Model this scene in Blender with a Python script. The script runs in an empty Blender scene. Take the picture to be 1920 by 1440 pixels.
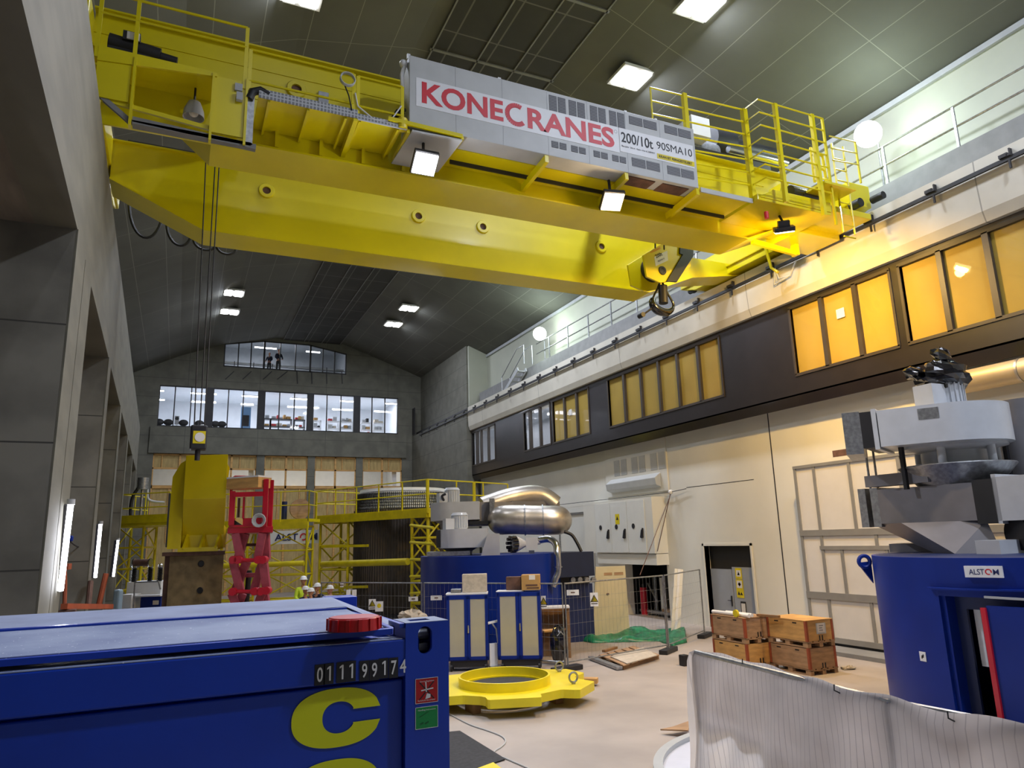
import bpy, bmesh, math, random
from mathutils import Vector, Matrix
random.seed(7)
scene = bpy.context.scene
COL = scene.collection
V = Vector
PI = math.pi

# ------------------------------------------------------------------ camera
F, YAW, PIT, ROL, EYE = 1338.74, 0.435588, 0.21351, -0.0294247, 3.1
_cy, _sy, _cp, _sp, _cr, _sr = math.cos(YAW), math.sin(YAW), math.cos(PIT), math.sin(PIT), math.cos(ROL), math.sin(ROL)
FW = V((_sy*_cp, _cy*_cp, _sp)); _r0 = V((_cy, -_sy, 0)); _u0 = _r0.cross(FW)
RT = _r0*_cr + _u0*_sr; UP = _u0*_cr - _r0*_sr
EY = V((0, 0, EYE))
cam_d = bpy.data.cameras.new('camera'); cam = bpy.data.objects.new('camera', cam_d); COL.objects.link(cam)
cam_d.sensor_fit = 'HORIZONTAL'; cam_d.sensor_width = 36; cam_d.lens = F/1920*36
cam_d.clip_start = 0.05; cam_d.clip_end = 300
cam.matrix_world = Matrix(((RT.x, UP.x, -FW.x, EY.x), (RT.y, UP.y, -FW.y, EY.y), (RT.z, UP.z, -FW.z, EY.z), (0, 0, 0, 1)))
scene.camera = cam
def ray(x, y): return FW + RT*((x-960)/F) - UP*((y-720)/F)
def P(x, y, X=None, Y=None, Z=None, t=None):
    """survey helper: the point of the hall seen at photo position x, y on a known wall, floor level or depth"""
    d = ray(x, y)
    if Z is not None: s = (Z-EYE)/d.z
    elif X is not None: s = X/d.x
    elif Y is not None: s = Y/d.y
    else: s = t
    return EY + d*s

# ------------------------------------------------------------------ materials
def lin(h):
    h = h.lstrip('#'); o = []
    for i in (0, 2, 4):
        c = int(h[i:i+2], 16)/255
        o.append(c/12.92 if c <= .04045 else ((c+.055)/1.055)**2.4)
    return (*o, 1)
MATS = {}
def mat(name, col, rough=.55, metal=0., var=.12, scale=3., bump=0., coat=0., col2=None, stretch=None, spec=.5, thr=None):
    """painted / raw surface with procedural mottling"""
    m = bpy.data.materials.new(name); m.use_nodes = True; MATS[name] = m
    nt = m.node_tree; b = nt.nodes['Principled BSDF']
    c = lin(col)
    tc = nt.nodes.new('ShaderNodeTexCoord'); mp = nt.nodes.new('ShaderNodeMapping')
    nt.links.new(tc.outputs['Object'], mp.inputs['Vector'])
    if stretch: mp.inputs['Scale'].default_value = stretch
    n = nt.nodes.new('ShaderNodeTexNoise'); n.inputs['Scale'].default_value = scale; n.inputs['Detail'].default_value = 5
    nt.links.new(mp.outputs['Vector'], n.inputs['Vector'])
    r = nt.nodes.new('ShaderNodeValToRGB')
    a = [x*(1-var) for x in c[:3]]; z = [min(1, x*(1+var)) for x in c[:3]]
    if col2: z = list(lin(col2)[:3])
    lo, hi = thr or (.35, .65)
    r.color_ramp.elements[0].position = lo; r.color_ramp.elements[1].position = hi
    r.color_ramp.elements[0].color = (*a, 1); r.color_ramp.elements[1].color = (*z, 1)
    nt.links.new(n.outputs['Fac'], r.inputs['Fac']); nt.links.new(r.outputs['Color'], b.inputs['Base Color'])
    b.inputs['Roughness'].default_value = rough; b.inputs['Metallic'].default_value = metal
    b.inputs['Specular IOR Level'].default_value = spec
    if coat: b.inputs['Coat Weight'].default_value = coat; b.inputs['Coat Roughness'].default_value = .08
    if bump:
        bp = nt.nodes.new('ShaderNodeBump'); bp.inputs['Strength'].default_value = bump; bp.inputs['Distance'].default_value = .02
        nt.links.new(n.outputs['Fac'], bp.inputs['Height']); nt.links.new(bp.outputs['Normal'], b.inputs['Normal'])
    return m
def emit(name, col, s):
    m = bpy.data.materials.new(name); m.use_nodes = True; MATS[name] = m
    b = m.node_tree.nodes['Principled BSDF']; b.inputs['Base Color'].default_value = lin(col)
    b.inputs['Emission Color'].default_value = lin(col); b.inputs['Emission Strength'].default_value = s
    return m
def glass(name, col='#ffffff', alpha=.12, rough=.03):
    """thin window glass: mostly clear, with a Fresnel reflection"""
    m = bpy.data.materials.new(name); m.use_nodes = True; MATS[name] = m
    nt = m.node_tree; nt.nodes.clear()
    o = nt.nodes.new('ShaderNodeOutputMaterial'); t = nt.nodes.new('ShaderNodeBsdfTransparent'); g = nt.nodes.new('ShaderNodeBsdfGlossy')
    t.inputs['Color'].default_value = lin(col); g.inputs['Roughness'].default_value = rough
    f = nt.nodes.new('ShaderNodeFresnel'); f.inputs['IOR'].default_value = 1.45
    ge = nt.nodes.new('ShaderNodeNewGeometry'); iv = nt.nodes.new('ShaderNodeMath'); iv.operation = 'SUBTRACT'; iv.inputs[0].default_value = 1
    nt.links.new(ge.outputs['Backfacing'], iv.inputs[1]); mu = nt.nodes.new('ShaderNodeMath'); mu.operation = 'MULTIPLY'
    nt.links.new(f.outputs['Fac'], mu.inputs[0]); nt.links.new(iv.outputs[0], mu.inputs[1])
    mx = nt.nodes.new('ShaderNodeMixShader'); nt.links.new(mu.outputs[0], mx.inputs['Fac'])
    nt.links.new(t.outputs[0], mx.inputs[1]); nt.links.new(g.outputs[0], mx.inputs[2]); nt.links.new(mx.outputs[0], o.inputs['Surface'])
    return m
def seams(name, col, line, dx, dy, w=.012, rough=.7, var=.1, scale=1.2, axes='XY', off=(0, 0), dashes=0, bump=.1):
    """plates / boards with joints on a regular grid (object coordinates); dx or dy = 0 means no joint that way"""
    m = mat(name, col, rough, var=var, scale=scale, bump=bump)
    nt = m.node_tree; b = nt.nodes['Principled BSDF']
    src = b.inputs['Base Color'].links[0].from_socket
    tc = nt.nodes.new('ShaderNodeTexCoord'); sp = nt.nodes.new('ShaderNodeSeparateXYZ'); nt.links.new(tc.outputs['Object'], sp.inputs[0])
    fac = None
    for ax, d, o in ((axes[0], dx, off[0]), (axes[1], dy, off[1])):
        if not d: continue
        def mth(op, a, bv):
            q = nt.nodes.new('ShaderNodeMath'); q.operation = op
            if isinstance(a, (int, float)): q.inputs[0].default_value = a
            else: nt.links.new(a, q.inputs[0])
            if isinstance(bv, (int, float)): q.inputs[1].default_value = bv
            else: nt.links.new(bv, q.inputs[1])
            return q.outputs[0]
        u = mth('ADD', sp.outputs[ax], 1000*d-o)
        k = mth('MODULO', u, d)
        l = mth('LESS_THAN', k, w)
        fac = l if fac is None else mth('MAXIMUM', fac, l)
    mx = nt.nodes.new('ShaderNodeMix'); mx.data_type = 'RGBA'
    nt.links.new(fac, mx.inputs['Factor']); nt.links.new(src, mx.inputs['A']); mx.inputs['B'].default_value = lin(line)
    nt.links.new(mx.outputs['Result'], b.inputs['Base Color'])
    return m

Y_ = mat('crane_yellow', '#d8c800', .34, var=.05, scale=.9, coat=.35)
YD = mat('plate_yellow', '#e8d318', .4, var=.06, scale=2, coat=.2)
YS = mat('scaffold_yellow', '#c9b800', .5, var=.12, scale=3)
YC = mat('lift_beam_yellow', '#d0ba00', .45, var=.06, scale=1)
BLK = mat('black_rubber', '#17171a', .5, var=.2)
DRK = mat('dark_steel', '#2b2a2c', .5, metal=.3)
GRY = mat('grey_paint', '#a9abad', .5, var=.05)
LGR = mat('fan_grey_paint', '#b9bdc2', .42, var=.05, coat=.2)
CAB = mat('cabinet_grey', '#b4b6b4', .5, var=.04)
STL = mat('galvanised_steel', '#9a9c9e', .38, metal=.75, var=.2, scale=14)
ALU = mat('aluminium_duct', '#b9b2a8', .36, metal=.85, var=.12, scale=3)
SHY = mat('polished_steel', '#c8c9cb', .2, metal=1, var=.05)
BLU = mat('machine_blue', '#06277e', .42, var=.08, scale=1.2, coat=0, spec=.3)
CBL = mat('container_blue', '#0038b0', .42, var=.1, scale=2.2, coat=.1)
NAV = mat('navy_blue', '#15244f', .45, var=.1)
RED = mat('lift_red', '#b3122a', .42, var=.08, coat=.2)
RSC = mat('faded_red', '#a04452', .6, var=.15, scale=6)
RDC = mat('red_plastic', '#b3161c', .4, var=.06)
LTR = mat('red_lettering', '#c9202f', .5, var=.02)
WHT = mat('white_paint', '#dedfe0', .5, var=.03)
PAP = mat('white_paper', '#dcd8d2', .7, var=.02)
KBL = mat('black_lettering', '#1b1c22', .6, var=.02)
WLT = mat('white_lettering', '#e4e6e8', .5, var=.02)
YLT = mat('yellow_lettering', '#d6dc12', .5, var=.03)
NLT = mat('navy_lettering', '#1c2a60', .5, var=.02)
RST = mat('rusty_plate', '#7d6a48', .7, var=.3, scale=3.5, bump=.15)
RSD = mat('rust_brown', '#5c4136', .75, var=.3, scale=6)
WOD = mat('plywood', '#c79a5a', .6, var=.16, scale=2.5, stretch=(1, 1, 5))
WOL = mat('old_plywood', '#a58360', .7, var=.22, scale=2.5, stretch=(1, 1, 5))
WOF = mat('formwork_boards', '#b29a64', .7, var=.16, scale=2.5, stretch=(3, 1, .6))
WBR = mat('brown_wood', '#8a6741', .6, var=.15, scale=4)
ORG = mat('orange_steel', '#96482a', .55, var=.15)
CRT = mat('cardboard', '#b48d54', .75, var=.08)
STO = mat('styrofoam', '#bcb2a2', .8, var=.12, scale=12)
GRN = mat('green_tarpaulin', '#1f7a55', .38, var=.35, scale=5, bump=.2)
CON = seams('board_marked_concrete', '#716e63', '#3f3d37', 0, 1.45, .02, axes='XZ', var=.3, scale=1.1, bump=.15)
CLT = mat('pale_concrete', '#625f51', .8, var=.14, scale=1.6, bump=.12, stretch=(1, .5, 2))
CBK = seams('back_wall_concrete', '#69685d', '#504f48', 4.6, 1.3, .03, axes='XZ', var=.16, scale=1.4)
CEI = None
WWL = mat('white_wall_paint', '#d9d6ca', .6, var=.04, scale=.7)
UWL = mat('upper_wall_paint', '#acae9e', .6, var=.05, scale=.7)
FAS = seams('white_fascia', '#c2bdae', '#8f8b80', 0, 7.3, .03, axes='XY', off=(0, 1.6), var=.06, scale=1)
GAL = mat('grey_gallery_concrete', '#7c7c7a', .7, var=.08)
BND = mat('dark_brown_cladding', '#241f1f', .35, var=.1, coat=.3)
WFR = mat('window_frame_brown', '#3a332c', .45, var=.08)
SHD = mat('tan_roller_blind', '#a88d38', .7, var=.05, scale=1.2)
FLR = mat('concrete_floor', '#a39990', .6, var=.14, scale=.55, bump=.05)
MSH = mat('fence_wire', '#8f9090', .45, metal=.5)
TAR = None
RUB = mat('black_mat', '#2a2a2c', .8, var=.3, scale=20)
SKN = mat('skin', '#b98468', .6, var=.05)
HVY = mat('hi_vis_yellow', '#c6e02a', .6, var=.05)
NVC = mat('navy_clothing', '#1b2238', .8, var=.15)
GCL = mat('grey_clothing', '#56585e', .8, var=.15)
WIR = mat('cream_cladding', '#cdc09c', .6, var=.04)
BRS = mat('brass_yellow', '#d9c51e', .4)
GLS = glass('window_glass')
PLB = mat('black_plastic_wrap', '#101014', .18, var=.3, scale=8, coat=.6)
EDK = emit('lit_lamp_lens', '#ffffff', 12)
EWM = emit('lit_warm_lens', '#ffe0b0', 9)
ETB = emit('lit_tube', '#f1f4ff', 14)
ERM = emit('lit_room_tube', '#f4f6ff', 9)

# ------------------------------------------------------------------ mesh building
class MB:
    """collects shapes in world coordinates; build() links them as ONE mesh object"""
    def __init__(s): s.v = []; s.f = []; s.sm = []
    def add(s, vs, fs, smooth=False):
        n = len(s.v); s.v += [V(p) for p in vs]; s.f += [[i+n for i in f] for f in fs]; s.sm += [smooth]*len(fs)
        return s
    def box(s, x0, x1, y0, y1, z0, z1, M=None):
        vs = [V((x, y, z)) for z in (z0, z1) for y in (y0, y1) for x in (x0, x1)]
        if M is not None: vs = [M @ p for p in vs]
        return s.add(vs, [(0, 2, 3, 1), (4, 5, 7, 6), (0, 1, 5, 4), (2, 6, 7, 3), (0, 4, 6, 2), (1, 3, 7, 5)])
    def bar(s, p, q, w, h=None, up=(0, 0, 1)):
        """rectangular bar from p to q"""
        p, q = V(p), V(q); d = (q-p); L = d.length; d.normalize(); h = h or w
        u = V(up); sd = d.cross(u)
        if sd.length < 1e-4: sd = d.cross(V((1, 0, 0)))
        sd.normalize(); u = sd.cross(d)
        vs = []
        for e in (p, q):
            for a, b in ((-1, -1), (1, -1), (1, 1), (-1, 1)): vs.append(e + sd*(a*w/2) + u*(b*h/2))
        return s.add(vs, [(0, 1, 2, 3), (7, 6, 5, 4), (0, 4, 5, 1), (1, 5, 6, 2), (2, 6, 7, 3), (3, 7, 4, 0)])
    def tube(s, pts, r, n=8, caps=True, closed=False):
        pts = [V(p) for p in pts]; rings = []; m = len(pts); base = len(s.v); prev = None
        for i, p in enumerate(pts):
            if closed: d = pts[(i+1) % m]-pts[i-1]
            else: d = pts[min(i+1, m-1)]-pts[max(i-1, 0)]
            d.normalize()
            if prev is None:
                a = d.cross(V((0, 0, 1)))
                if a.length < .05: a = d.cross(V((1, 0, 0)))
            else:
                a = prev - d*prev.dot(d)
                if a.length < .01: a = d.cross(V((0, 0, 1)))
            a.normalize(); prev = a; b = d.cross(a)
            rr = r[i] if isinstance(r, (list, tuple)) else r
            for k in range(n):
                t = 2*PI*k/n; s.v.append(p + a*(rr*math.cos(t)) + b*(rr*math.sin(t)))
        for i in range(m if closed else m-1):
            j = (i+1) % m
            for k in range(n):
                k2 = (k+1) % n
                s.f.append([base+i*n+k, base+i*n+k2, base+j*n+k2, base+j*n+k]); s.sm.append(n > 5)
        if caps and not closed:
            s.f.append([base+k for k in reversed(range(n))]); s.sm.append(False)
            s.f.append([base+(m-1)*n+k for k in range(n)]); s.sm.append(False)
        return s
    def cyl(s, c, r, h, n=32, axis=(0, 0, 1), r2=None):
        c = V(c); a = V(axis).normalized(); return s.tube([c, c+a*h], [r, r if r2 is None else r2], n)
    def lathe(s, prof, c=(0, 0, 0), axis=(0, 0, 1), n=48, a0=0, a1=2*PI, smooth=True):
        """prof: (radius, height) list about axis through c"""
        c = V(c); w = V(axis).normalized(); u = w.orthogonal().normalized(); v = w.cross(u)
        full = abs(a1-a0-2*PI) < 1e-6; m = n if full else n+1; b = len(s.v)
        for k in range(m):
            t = a0+(a1-a0)*k/n
            for r, h in prof: s.v.append(c + u*(r*math.cos(t)) + v*(r*math.sin(t)) + w*h)
        L = len(prof)
        for k in range(n):
            k2 = (k+1) % m
            for i in range(L-1):
                s.f.append([b+k*L+i, b+k2*L+i, b+k2*L+i+1, b+k*L+i+1]); s.sm.append(smooth)
        return s
    def prism(s, poly, o, u, v, w):
        """poly (a, b) -> o + a*u + b*v, extruded by vector w"""
        o, u, v, w = V(o), V(u), V(v), V(w); n = len(poly)
        vs = [o+u*a+v*b for a, b in poly]; vs += [p+w for p in vs]
        fs = [list(range(n))[::-1], [i+n for i in range(n)]] + [[i, (i+1) % n, (i+1) % n+n, i+n] for i in range(n)]
        return s.add(vs, fs)
    def quad(s, a, b, c, d): return s.add([a, b, c, d], [(0, 1, 2, 3)])
    def slab(s, a, b, c, d, th):
        """quad a b c d with thickness along its normal (inwards, away from the given facing)"""
        a, b, c, d = V(a), V(b), V(c), V(d); n = (b-a).cross(d-a).normalized()*th
        vs = [a, b, c, d, a-n, b-n, c-n, d-n]
        return s.add(vs, [(0, 1, 2, 3), (7, 6, 5, 4), (0, 4, 5, 1), (1, 5, 6, 2), (2, 6, 7, 3), (3, 7, 4, 0)])
    def ball(s, c, r, n=16, m=10, sc=(1, 1, 1)):
        c = V(c); b = len(s.v)
        for i in range(m+1):
            p = PI*i/m
            for k in range(n):
                t = 2*PI*k/n
                s.v.append(c+V((r*sc[0]*math.sin(p)*math.cos(t), r*sc[1]*math.sin(p)*math.sin(t), r*sc[2]*math.cos(p))))
        for i in range(m):
            for k in range(n): s.f.append([b+i*n+k, b+(i+1)*n+k, b+(i+1)*n+(k+1) % n, b+i*n+(k+1) % n]); s.sm.append(True)
        return s
    def build(s, name, m, parent=None, bevel=0, **tags):
        me = bpy.data.meshes.new(name)
        inv = FR[parent].inverted() if parent is not None else Matrix.Identity(4)
        me.from_pydata([inv @ p for p in s.v], [], s.f); me.update()
        bm = bmesh.new(); bm.from_mesh(me); bmesh.ops.remove_doubles(bm, verts=bm.verts, dist=1e-5)
        bmesh.ops.recalc_face_normals(bm, faces=bm.faces); bm.to_mesh(me); bm.free()
        if any(s.sm) and len(me.polygons) == len(s.sm): me.polygons.foreach_set('use_smooth', s.sm)
        elif any(s.sm): me.polygons.foreach_set('use_smooth', [True]*len(me.polygons))
        me.materials.append(MATS[m] if isinstance(m, str) else m)
        o = bpy.data.objects.new(name, me); COL.objects.link(o)
        if parent is not None: o.parent = parent; FR[o] = FR[parent]
        else: FR[o] = Matrix.Identity(4)
        if any(s.sm): me.set_sharp_from_angle(angle=math.radians(38))
        if bevel:
            bv = o.modifiers.new('bevel', 'BEVEL'); bv.width = bevel; bv.segments = 2; bv.limit_method = 'ANGLE'
        tagit(o, **tags)
        return o
FR = {}
def tagit(o, label=None, cat=None, group=None, kind=None):
    if label: o['label'] = label
    if cat: o['category'] = cat
    if group: o['group'] = group
    if kind: o['kind'] = kind
    return o
def thing(name, label, cat, loc=(0, 0, 0), rz=0, group=None):
    o = bpy.data.objects.new(name, None); COL.objects.link(o); o.empty_display_size = .2
    o.location = V(loc); o.rotation_euler = (0, 0, rz)
    FR[o] = Matrix.Translation(V(loc)) @ Matrix.Rotation(rz, 4, 'Z')
    return tagit(o, label, cat, group)
def struct(mb, name, m, **k): return mb.build(name, m, None, kind='structure', **k)
def dup(o, loc=None, rz=None, label=None, group=None, parent=None):
    c = o.copy(); COL.objects.link(c)
    if parent is not None: c.parent = parent
    if loc is not None: c.location = V(loc)
    if rz is not None: c.rotation_euler = (0, 0, rz)
    if label: c['label'] = label
    if group: c['group'] = group
    for ch in list(o.children): dup(ch, parent=c)
    return c
def text(name, s, m, parent, o, right, up, h, width=None, bold=0., ext=.002, font=None, **tags):
    """raised lettering; o = lower left corner, h = cap height, width = total width"""
    cu = bpy.data.curves.new(name, 'FONT'); cu.body = s; cu.offset = bold; cu.extrude = 0; cu.size = 1; cu.resolution_u = 4
    ob = bpy.data.objects.new(name, cu); COL.objects.link(ob)
    bpy.context.view_layer.update()
    me = bpy.data.meshes.new_from_object(ob.evaluated_get(bpy.context.evaluated_depsgraph_get()))
    bpy.data.objects.remove(ob); bpy.data.curves.remove(cu)
    xs = [v.co.x for v in me.vertices]; ys = [v.co.y for v in me.vertices]
    x0, x1, y0, y1 = min(xs), max(xs), min(ys), max(ys)
    sy = h/(y1-y0); sx = width/(x1-x0) if width else sy
    right, up = V(right).normalized(), V(up).normalized(); nn = right.cross(up); o = V(o)
    mb = MB()
    vs = [o + right*((v.co.x-x0)*sx) + up*((v.co.y-y0)*sy) + nn*ext for v in me.vertices]
    fs = [list(p.vertices) for p in me.polygons]
    n = len(vs)
    mb.add(vs, fs)
    r = mb.build(name, m, parent, **tags)
    bpy.data.meshes.remove(me)
    return r
def frame2(o, right, up):
    right, up, o = V(right).normalized(), V(up).normalized(), V(o); n = right.cross(up)
    return Matrix(((right.x, up.x, n.x, o.x), (right.y, up.y, n.y, o.y), (right.z, up.z, n.z, o.z), (0, 0, 0, 1)))
def light(kind, name, loc, power, col='#ffffff', size=.3, aim=None, size_y=None, spot=None, blend=.5):
    l = bpy.data.lights.new(name, kind); l.energy = power; l.color = lin(col)[:3]
    if kind == 'AREA':
        l.size = size
        if size_y: l.shape = 'RECTANGLE'; l.size_y = size_y
    else: l.shadow_soft_size = size
    if spot: l.spot_size = spot; l.spot_blend = blend
    o = bpy.data.objects.new(name, l); COL.objects.link(o); o.location = V(loc)
    if aim is not None:
        o.rotation_euler = (V(aim)-V(loc)).to_track_quat('-Z', 'Y').to_euler()
    return o
# ------------------------------------------------------------------ the hall
def LX(y): return -1.15-.024*y          # hall face of the left colonnade
YB = 52.0
struct(MB().box(-9, 20, -9, 60, -.3, 0), 'floor', 'concrete_floor')
# ceiling: long folded acoustic boards
MC = seams('ceiling_boards', '#5d5d55', '#85857b', 1.22, 3.66, .022, axes='XY', var=.1, scale=.5)
MCD = seams('ceiling_dark_boards', '#35342f', '#62615a', 1.3, 1.9, .05, axes='XY', var=.2, scale=.6)
prof = [(-3.4, 14.5), (-.6, 15.9), (2.2, 17.0), (5.6, 17.7), (10.2, 17.75), (12.4, 17.0), (15.2, 16.0), (18.2, 14.85)]
cb = MB()
for (x0, z0), (x1, z1) in zip(prof, prof[1:]):
    cb.slab((x0, YB+.2, z0), (x1, YB+.2, z1), (x1, -8, z1), (x0, -8, z0), .2)
struct(cb, 'ceiling', 'ceiling_boards')
struct(MB().box(6.1, 10.1, -8, YB, 17.64, 17.7), 'trim_1', 'ceiling_dark_boards')
tb = MB()
for y in (11.2, 14.6, 18.0):
    tb.box(6.0, 10.2, y, y+.09, 17.6, 17.64)
for x in (6.05, 7.5, 8.75, 10.1): tb.box(x, x+.045, -8, YB, 17.6, 17.64)
struct(tb, 'trim_2', 'grey_gallery_concrete')
# back wall with three rows of openings -----------------------------------
def bx(px, py): return P(px, py, Y=YB).x
s3 = 520/1920
def z3(x, y): return (260+x*s3, 630+y*s3)
def X3(x, y): return P(*z3(x, y), Y=YB).x
def Z3(x, y): return P(*z3(x, y), Y=YB).z
g_mid = [(125, 235, 350, 460), (505, 610, 715, 820), (865, 968, 1072, 1165), (1205, 1300, 1398, 1490), (1530, 1615, 1705, 1795)]
g_mid = [[X3(x, 640) for x in g] for g in g_mid]
zs, zt = 11.05, 13.82
UB, UL, UR = 15.36, 2.15, 10.65
utop = [(2.15, 17.02), (4.7, 17.45), (7.9, 17.46), (10.65, 16.98)]
g_low = [(-1.75, 5.35), (5.85, 8.75), (9.25, 12.0), (12.45, 15.0)]
g_low[0] = (X3(95, 900), X3(815, 900)); g_low[1] = (X3(870, 900), X3(1170, 900)); g_low[2] = (X3(1220, 900), X3(1505, 900)); g_low[3] = (X3(1552, 900), X3(1822, 900))
LT = 9.25
bw = MB(); y0, y1 = YB, YB+.4
bw.box(-5.6, g_low[0][0], y0, y1, 0, LT); bw.box(g_low[3][1], 18.2, y0, y1, 0, LT)
bw.box(-5.6, 18.2, y0, y1, LT, zs)
bw.box(-5.6, g_mid[0][0], y0, y1, zs, zt); bw.box(g_mid[4][3], 18.2, y0, y1, zs, zt)
bw.box(-5.6, 18.2, y0, y1, zt, UB)
bw.box(-5.6, UL, y0, y1, UB, 17.9); bw.box(UR, 18.2, y0, y1, UB, 17.9)
for (xa, za), (xb, zb) in zip(utop, utop[1:]):
    bw.prism([(xa, za), (xb, zb), (xb, 17.95), (xa, 17.95)], (0, y0, 0), (1, 0, 0), (0, 0, 1), (0, .4, 0))
for (a, b), (c, d) in zip(g_low, g_low[1:]): bw.box(b, c, y0, y1, 0, LT)
bw.box(g_low[0][0]-.3, g_low[3][1]+.3, y0-.15, y0, LT, LT+1.75)      # ledge beam under the middle windows
struct(bw, 'wall_back', 'back_wall_concrete')
wn = 0
def window(name_n, xa, xb, edges, za, zb, y, fr='dark_steel', label=None):
    w = thing('window_%d' % name_n, None, None, ((xa+xb)/2, y, za)); tagit(w, label, None, kind='structure')
    f = MB(); t = .07
    f.box(xa, xb, y-.02, y+.1, za, za+t); f.box(xa, xb, y-.02, y+.1, zb-t, zb)
    for e in edges: f.box(e-t/2, e+t/2, y-.02, y+.1, za, zb)
    f.build('window_frame', fr, w)
    MB().box(xa, xb, y+.04, y+.05, za, zb).build('window_pane', 'window_glass', w)
    return w
for g in g_mid:
    wn += 1; window(wn, g[0], g[3], g, zs, zt, YB+.05)
pr = MB()
for a, b in zip(g_mid, g_mid[1:]): pr.box(a[3], b[0], YB, YB+.35, zs, zt)
struct(pr, 'trim_3', 'dark_steel')
# upper, gabled window
w = thing('window_6', None, None, (6.4, YB, UB)); tagit(w, kind='structure'); wn = 6
def utz(x):
    for (xa, za), (xb, zb) in zip(utop, utop[1:]):
        if xa <= x <= xb: return za+(zb-za)*(x-xa)/(xb-xa)
    return utop[-1][1]
f = MB(); ux = [UL, X3(690, 150), X3(778, 150), X3(870, 150), X3(980, 150), X3(1087, 150), X3(1190, 150), X3(1277, 150), X3(1358, 150), UR]
f.box(UL, UR, YB+.02, YB+.14, UB, UB+.08)
for (xa, za), (xb, zb) in zip(utop, utop[1:]): f.bar((xa, YB+.08, za-.03), (xb, YB+.08, zb-.03), .12, .08)
for i, x in enumerate(ux):
    x = min(max(x, UL+.04), UR-.04); tw = .13 if i in (3, 6) else .07
    f.box(x-tw/2, x+tw/2, YB+.02, YB+.14, UB, utz(x))
f.build('window_frame', 'dark_steel', w)
MB().prism([(UL, UB)]+[(UR, UB)]+utop[::-1], (0, YB+.08, 0), (1, 0, 0), (0, 0, 1), (0, .01, 0)).build('window_pane', 'window_glass', w)
# steel props under the upper window
pb = MB()
for px_, dx in ((600, 60), (720, 60), (862, 60), (960, 70), (1100, -4), (1200, -2), (1303, -2), (1410, -4)):
    a = P(*z3(px_+dx, 245), Y=YB-.03); b = P(*z3(px_, 300 if dx > 0 else 330), Y=YB-.03); pb.bar(a, b, .07, .05)
struct(pb, 'trim_4', 'dark_steel')
# rooms behind the back wall
MRM = mat('lit_room_white', '#d6dade', .7, var=.03)
MRD = mat('lit_room_grey', '#9fa3a6', .7, var=.05)
def room(n, x0, x1, y0, y1, z0, z1, m):
    q = .12
    for nm, a in (('wall_%s_room_back', (x0, x1, y1, y1+q, z0, z1)), ('wall_%s_room_left', (x0-q, x0, y0, y1, z0, z1)), ('wall_%s_room_right', (x1, x1+q, y0, y1, z0, z1)), ('floor_%s_room', (x0-q, x1+q, y0, y1+q, z0-q, z0)), ('ceiling_%s_room', (x0-q, x1+q, y0, y1+q, z1, z1+q))):
        struct(MB().box(*a), nm % n, m)
room('middle', -2.6, 15.3, YB+.41, YB+7.5, zs-.05, zt+.35, 'lit_room_white')
room('upper', 1.6, 11.2, YB+.41, YB+7, UB-.02, 18.6, 'lit_room_grey')
room('lower', -2.4, 15.4, YB+.41, YB+6, 4.0, LT+.7, 'lit_room_white')
RL = []
def tubelamp(name, a, b, label, group, r=.05, em='lit_room_tube', cat='ceiling light'):
    a, b = V(a), V(b); t = thing(name, label, cat, (a+b)/2, 0, group)
    MB().bar(a+V((0, 0, .06)), b+V((0, 0, .06)), .14, .05).build('lamp_housing', 'white_paint', t)
    MB().tube([a, b], r, 8).build('tube', em, t)
    return t
rank = ['leftmost', 'second from the left', 'third from the left', 'fourth from the left', 'fifth from the left', 'sixth from the left', 'seventh from the left', 'eighth from the left', 'rightmost']
rows = [[(120, 175), (360, 475), (505, 538), (715, 830), (1050, 1170), (1395, 1492), (1708, 1795)], [(118, 180), (360, 470), (500, 535), (708, 795), (1030, 1170), (1340, 1480), (1630, 1765)]]
ys_ = [(378, 395, 402, 415, 433, 450, 467), (440, 455, 460, 473, 490, 508, 522)]
for r in range(2):
    for i, (xa, xb) in enumerate(rows[r]):
        yy = YB+2.2+1.9*r
        a = P(*z3(xa, ys_[r][i]), Y=yy); b = P(*z3(xb, ys_[r][i]), Y=yy); z = zt+.02-.06
        z = min(a.z, zt+.25)
        tubelamp('ceiling_tube_light', (a.x, yy, z), (b.x, yy, z), 'ceiling tube light in the %s row behind the middle back windows, %s' % (('upper', 'lower')[r], rank[i] if i < 6 else 'rightmost'), 'tube lights behind the middle windows')
for i, (xa, xb, y) in enumerate(((803, 955, 77), (1160, 1255, 107))):
    yy = YB+2.5; a = P(*z3(xa, y), Y=yy); b = P(*z3(xb, y), Y=yy)
    tubelamp('ceiling_tube_light', (a.x, yy, a.z), (b.x, yy, a.z), ('long ceiling tube light at the peak of the gabled upper window', 'shorter ceiling tube light at the right of the gabled upper window')[i], 'tube lights behind the upper window')
for i, x in enumerate((785, 1105, 1422)):
    a = P(*z3(x-22, 918), Y=YB+1.5); b = P(*z3(x+26, 888), Y=YB+3)
    zl = (a.z+b.z)/2
    tubelamp('ceiling_tube_light', (a.x, a.y, zl-.12), (b.x, b.y, zl+.12), 'slanting tube light behind the boarded opening, ' + ('left one, over the red lift', 'middle one', 'right one')[i], 'tube lights behind the timber infill')
for x in (0, 4, 8, 12): light('AREA', 'room_light', (x+1, YB+3.4, zt+.2), 150, '#eef2ff', 2.6, (x+1, YB+3.4, 0), 1.5)
light('AREA', 'room_light_upper', (5, YB+3, 18.2), 380, '#eef2ff', 3, (5, YB+3, 0), 1)
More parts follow.
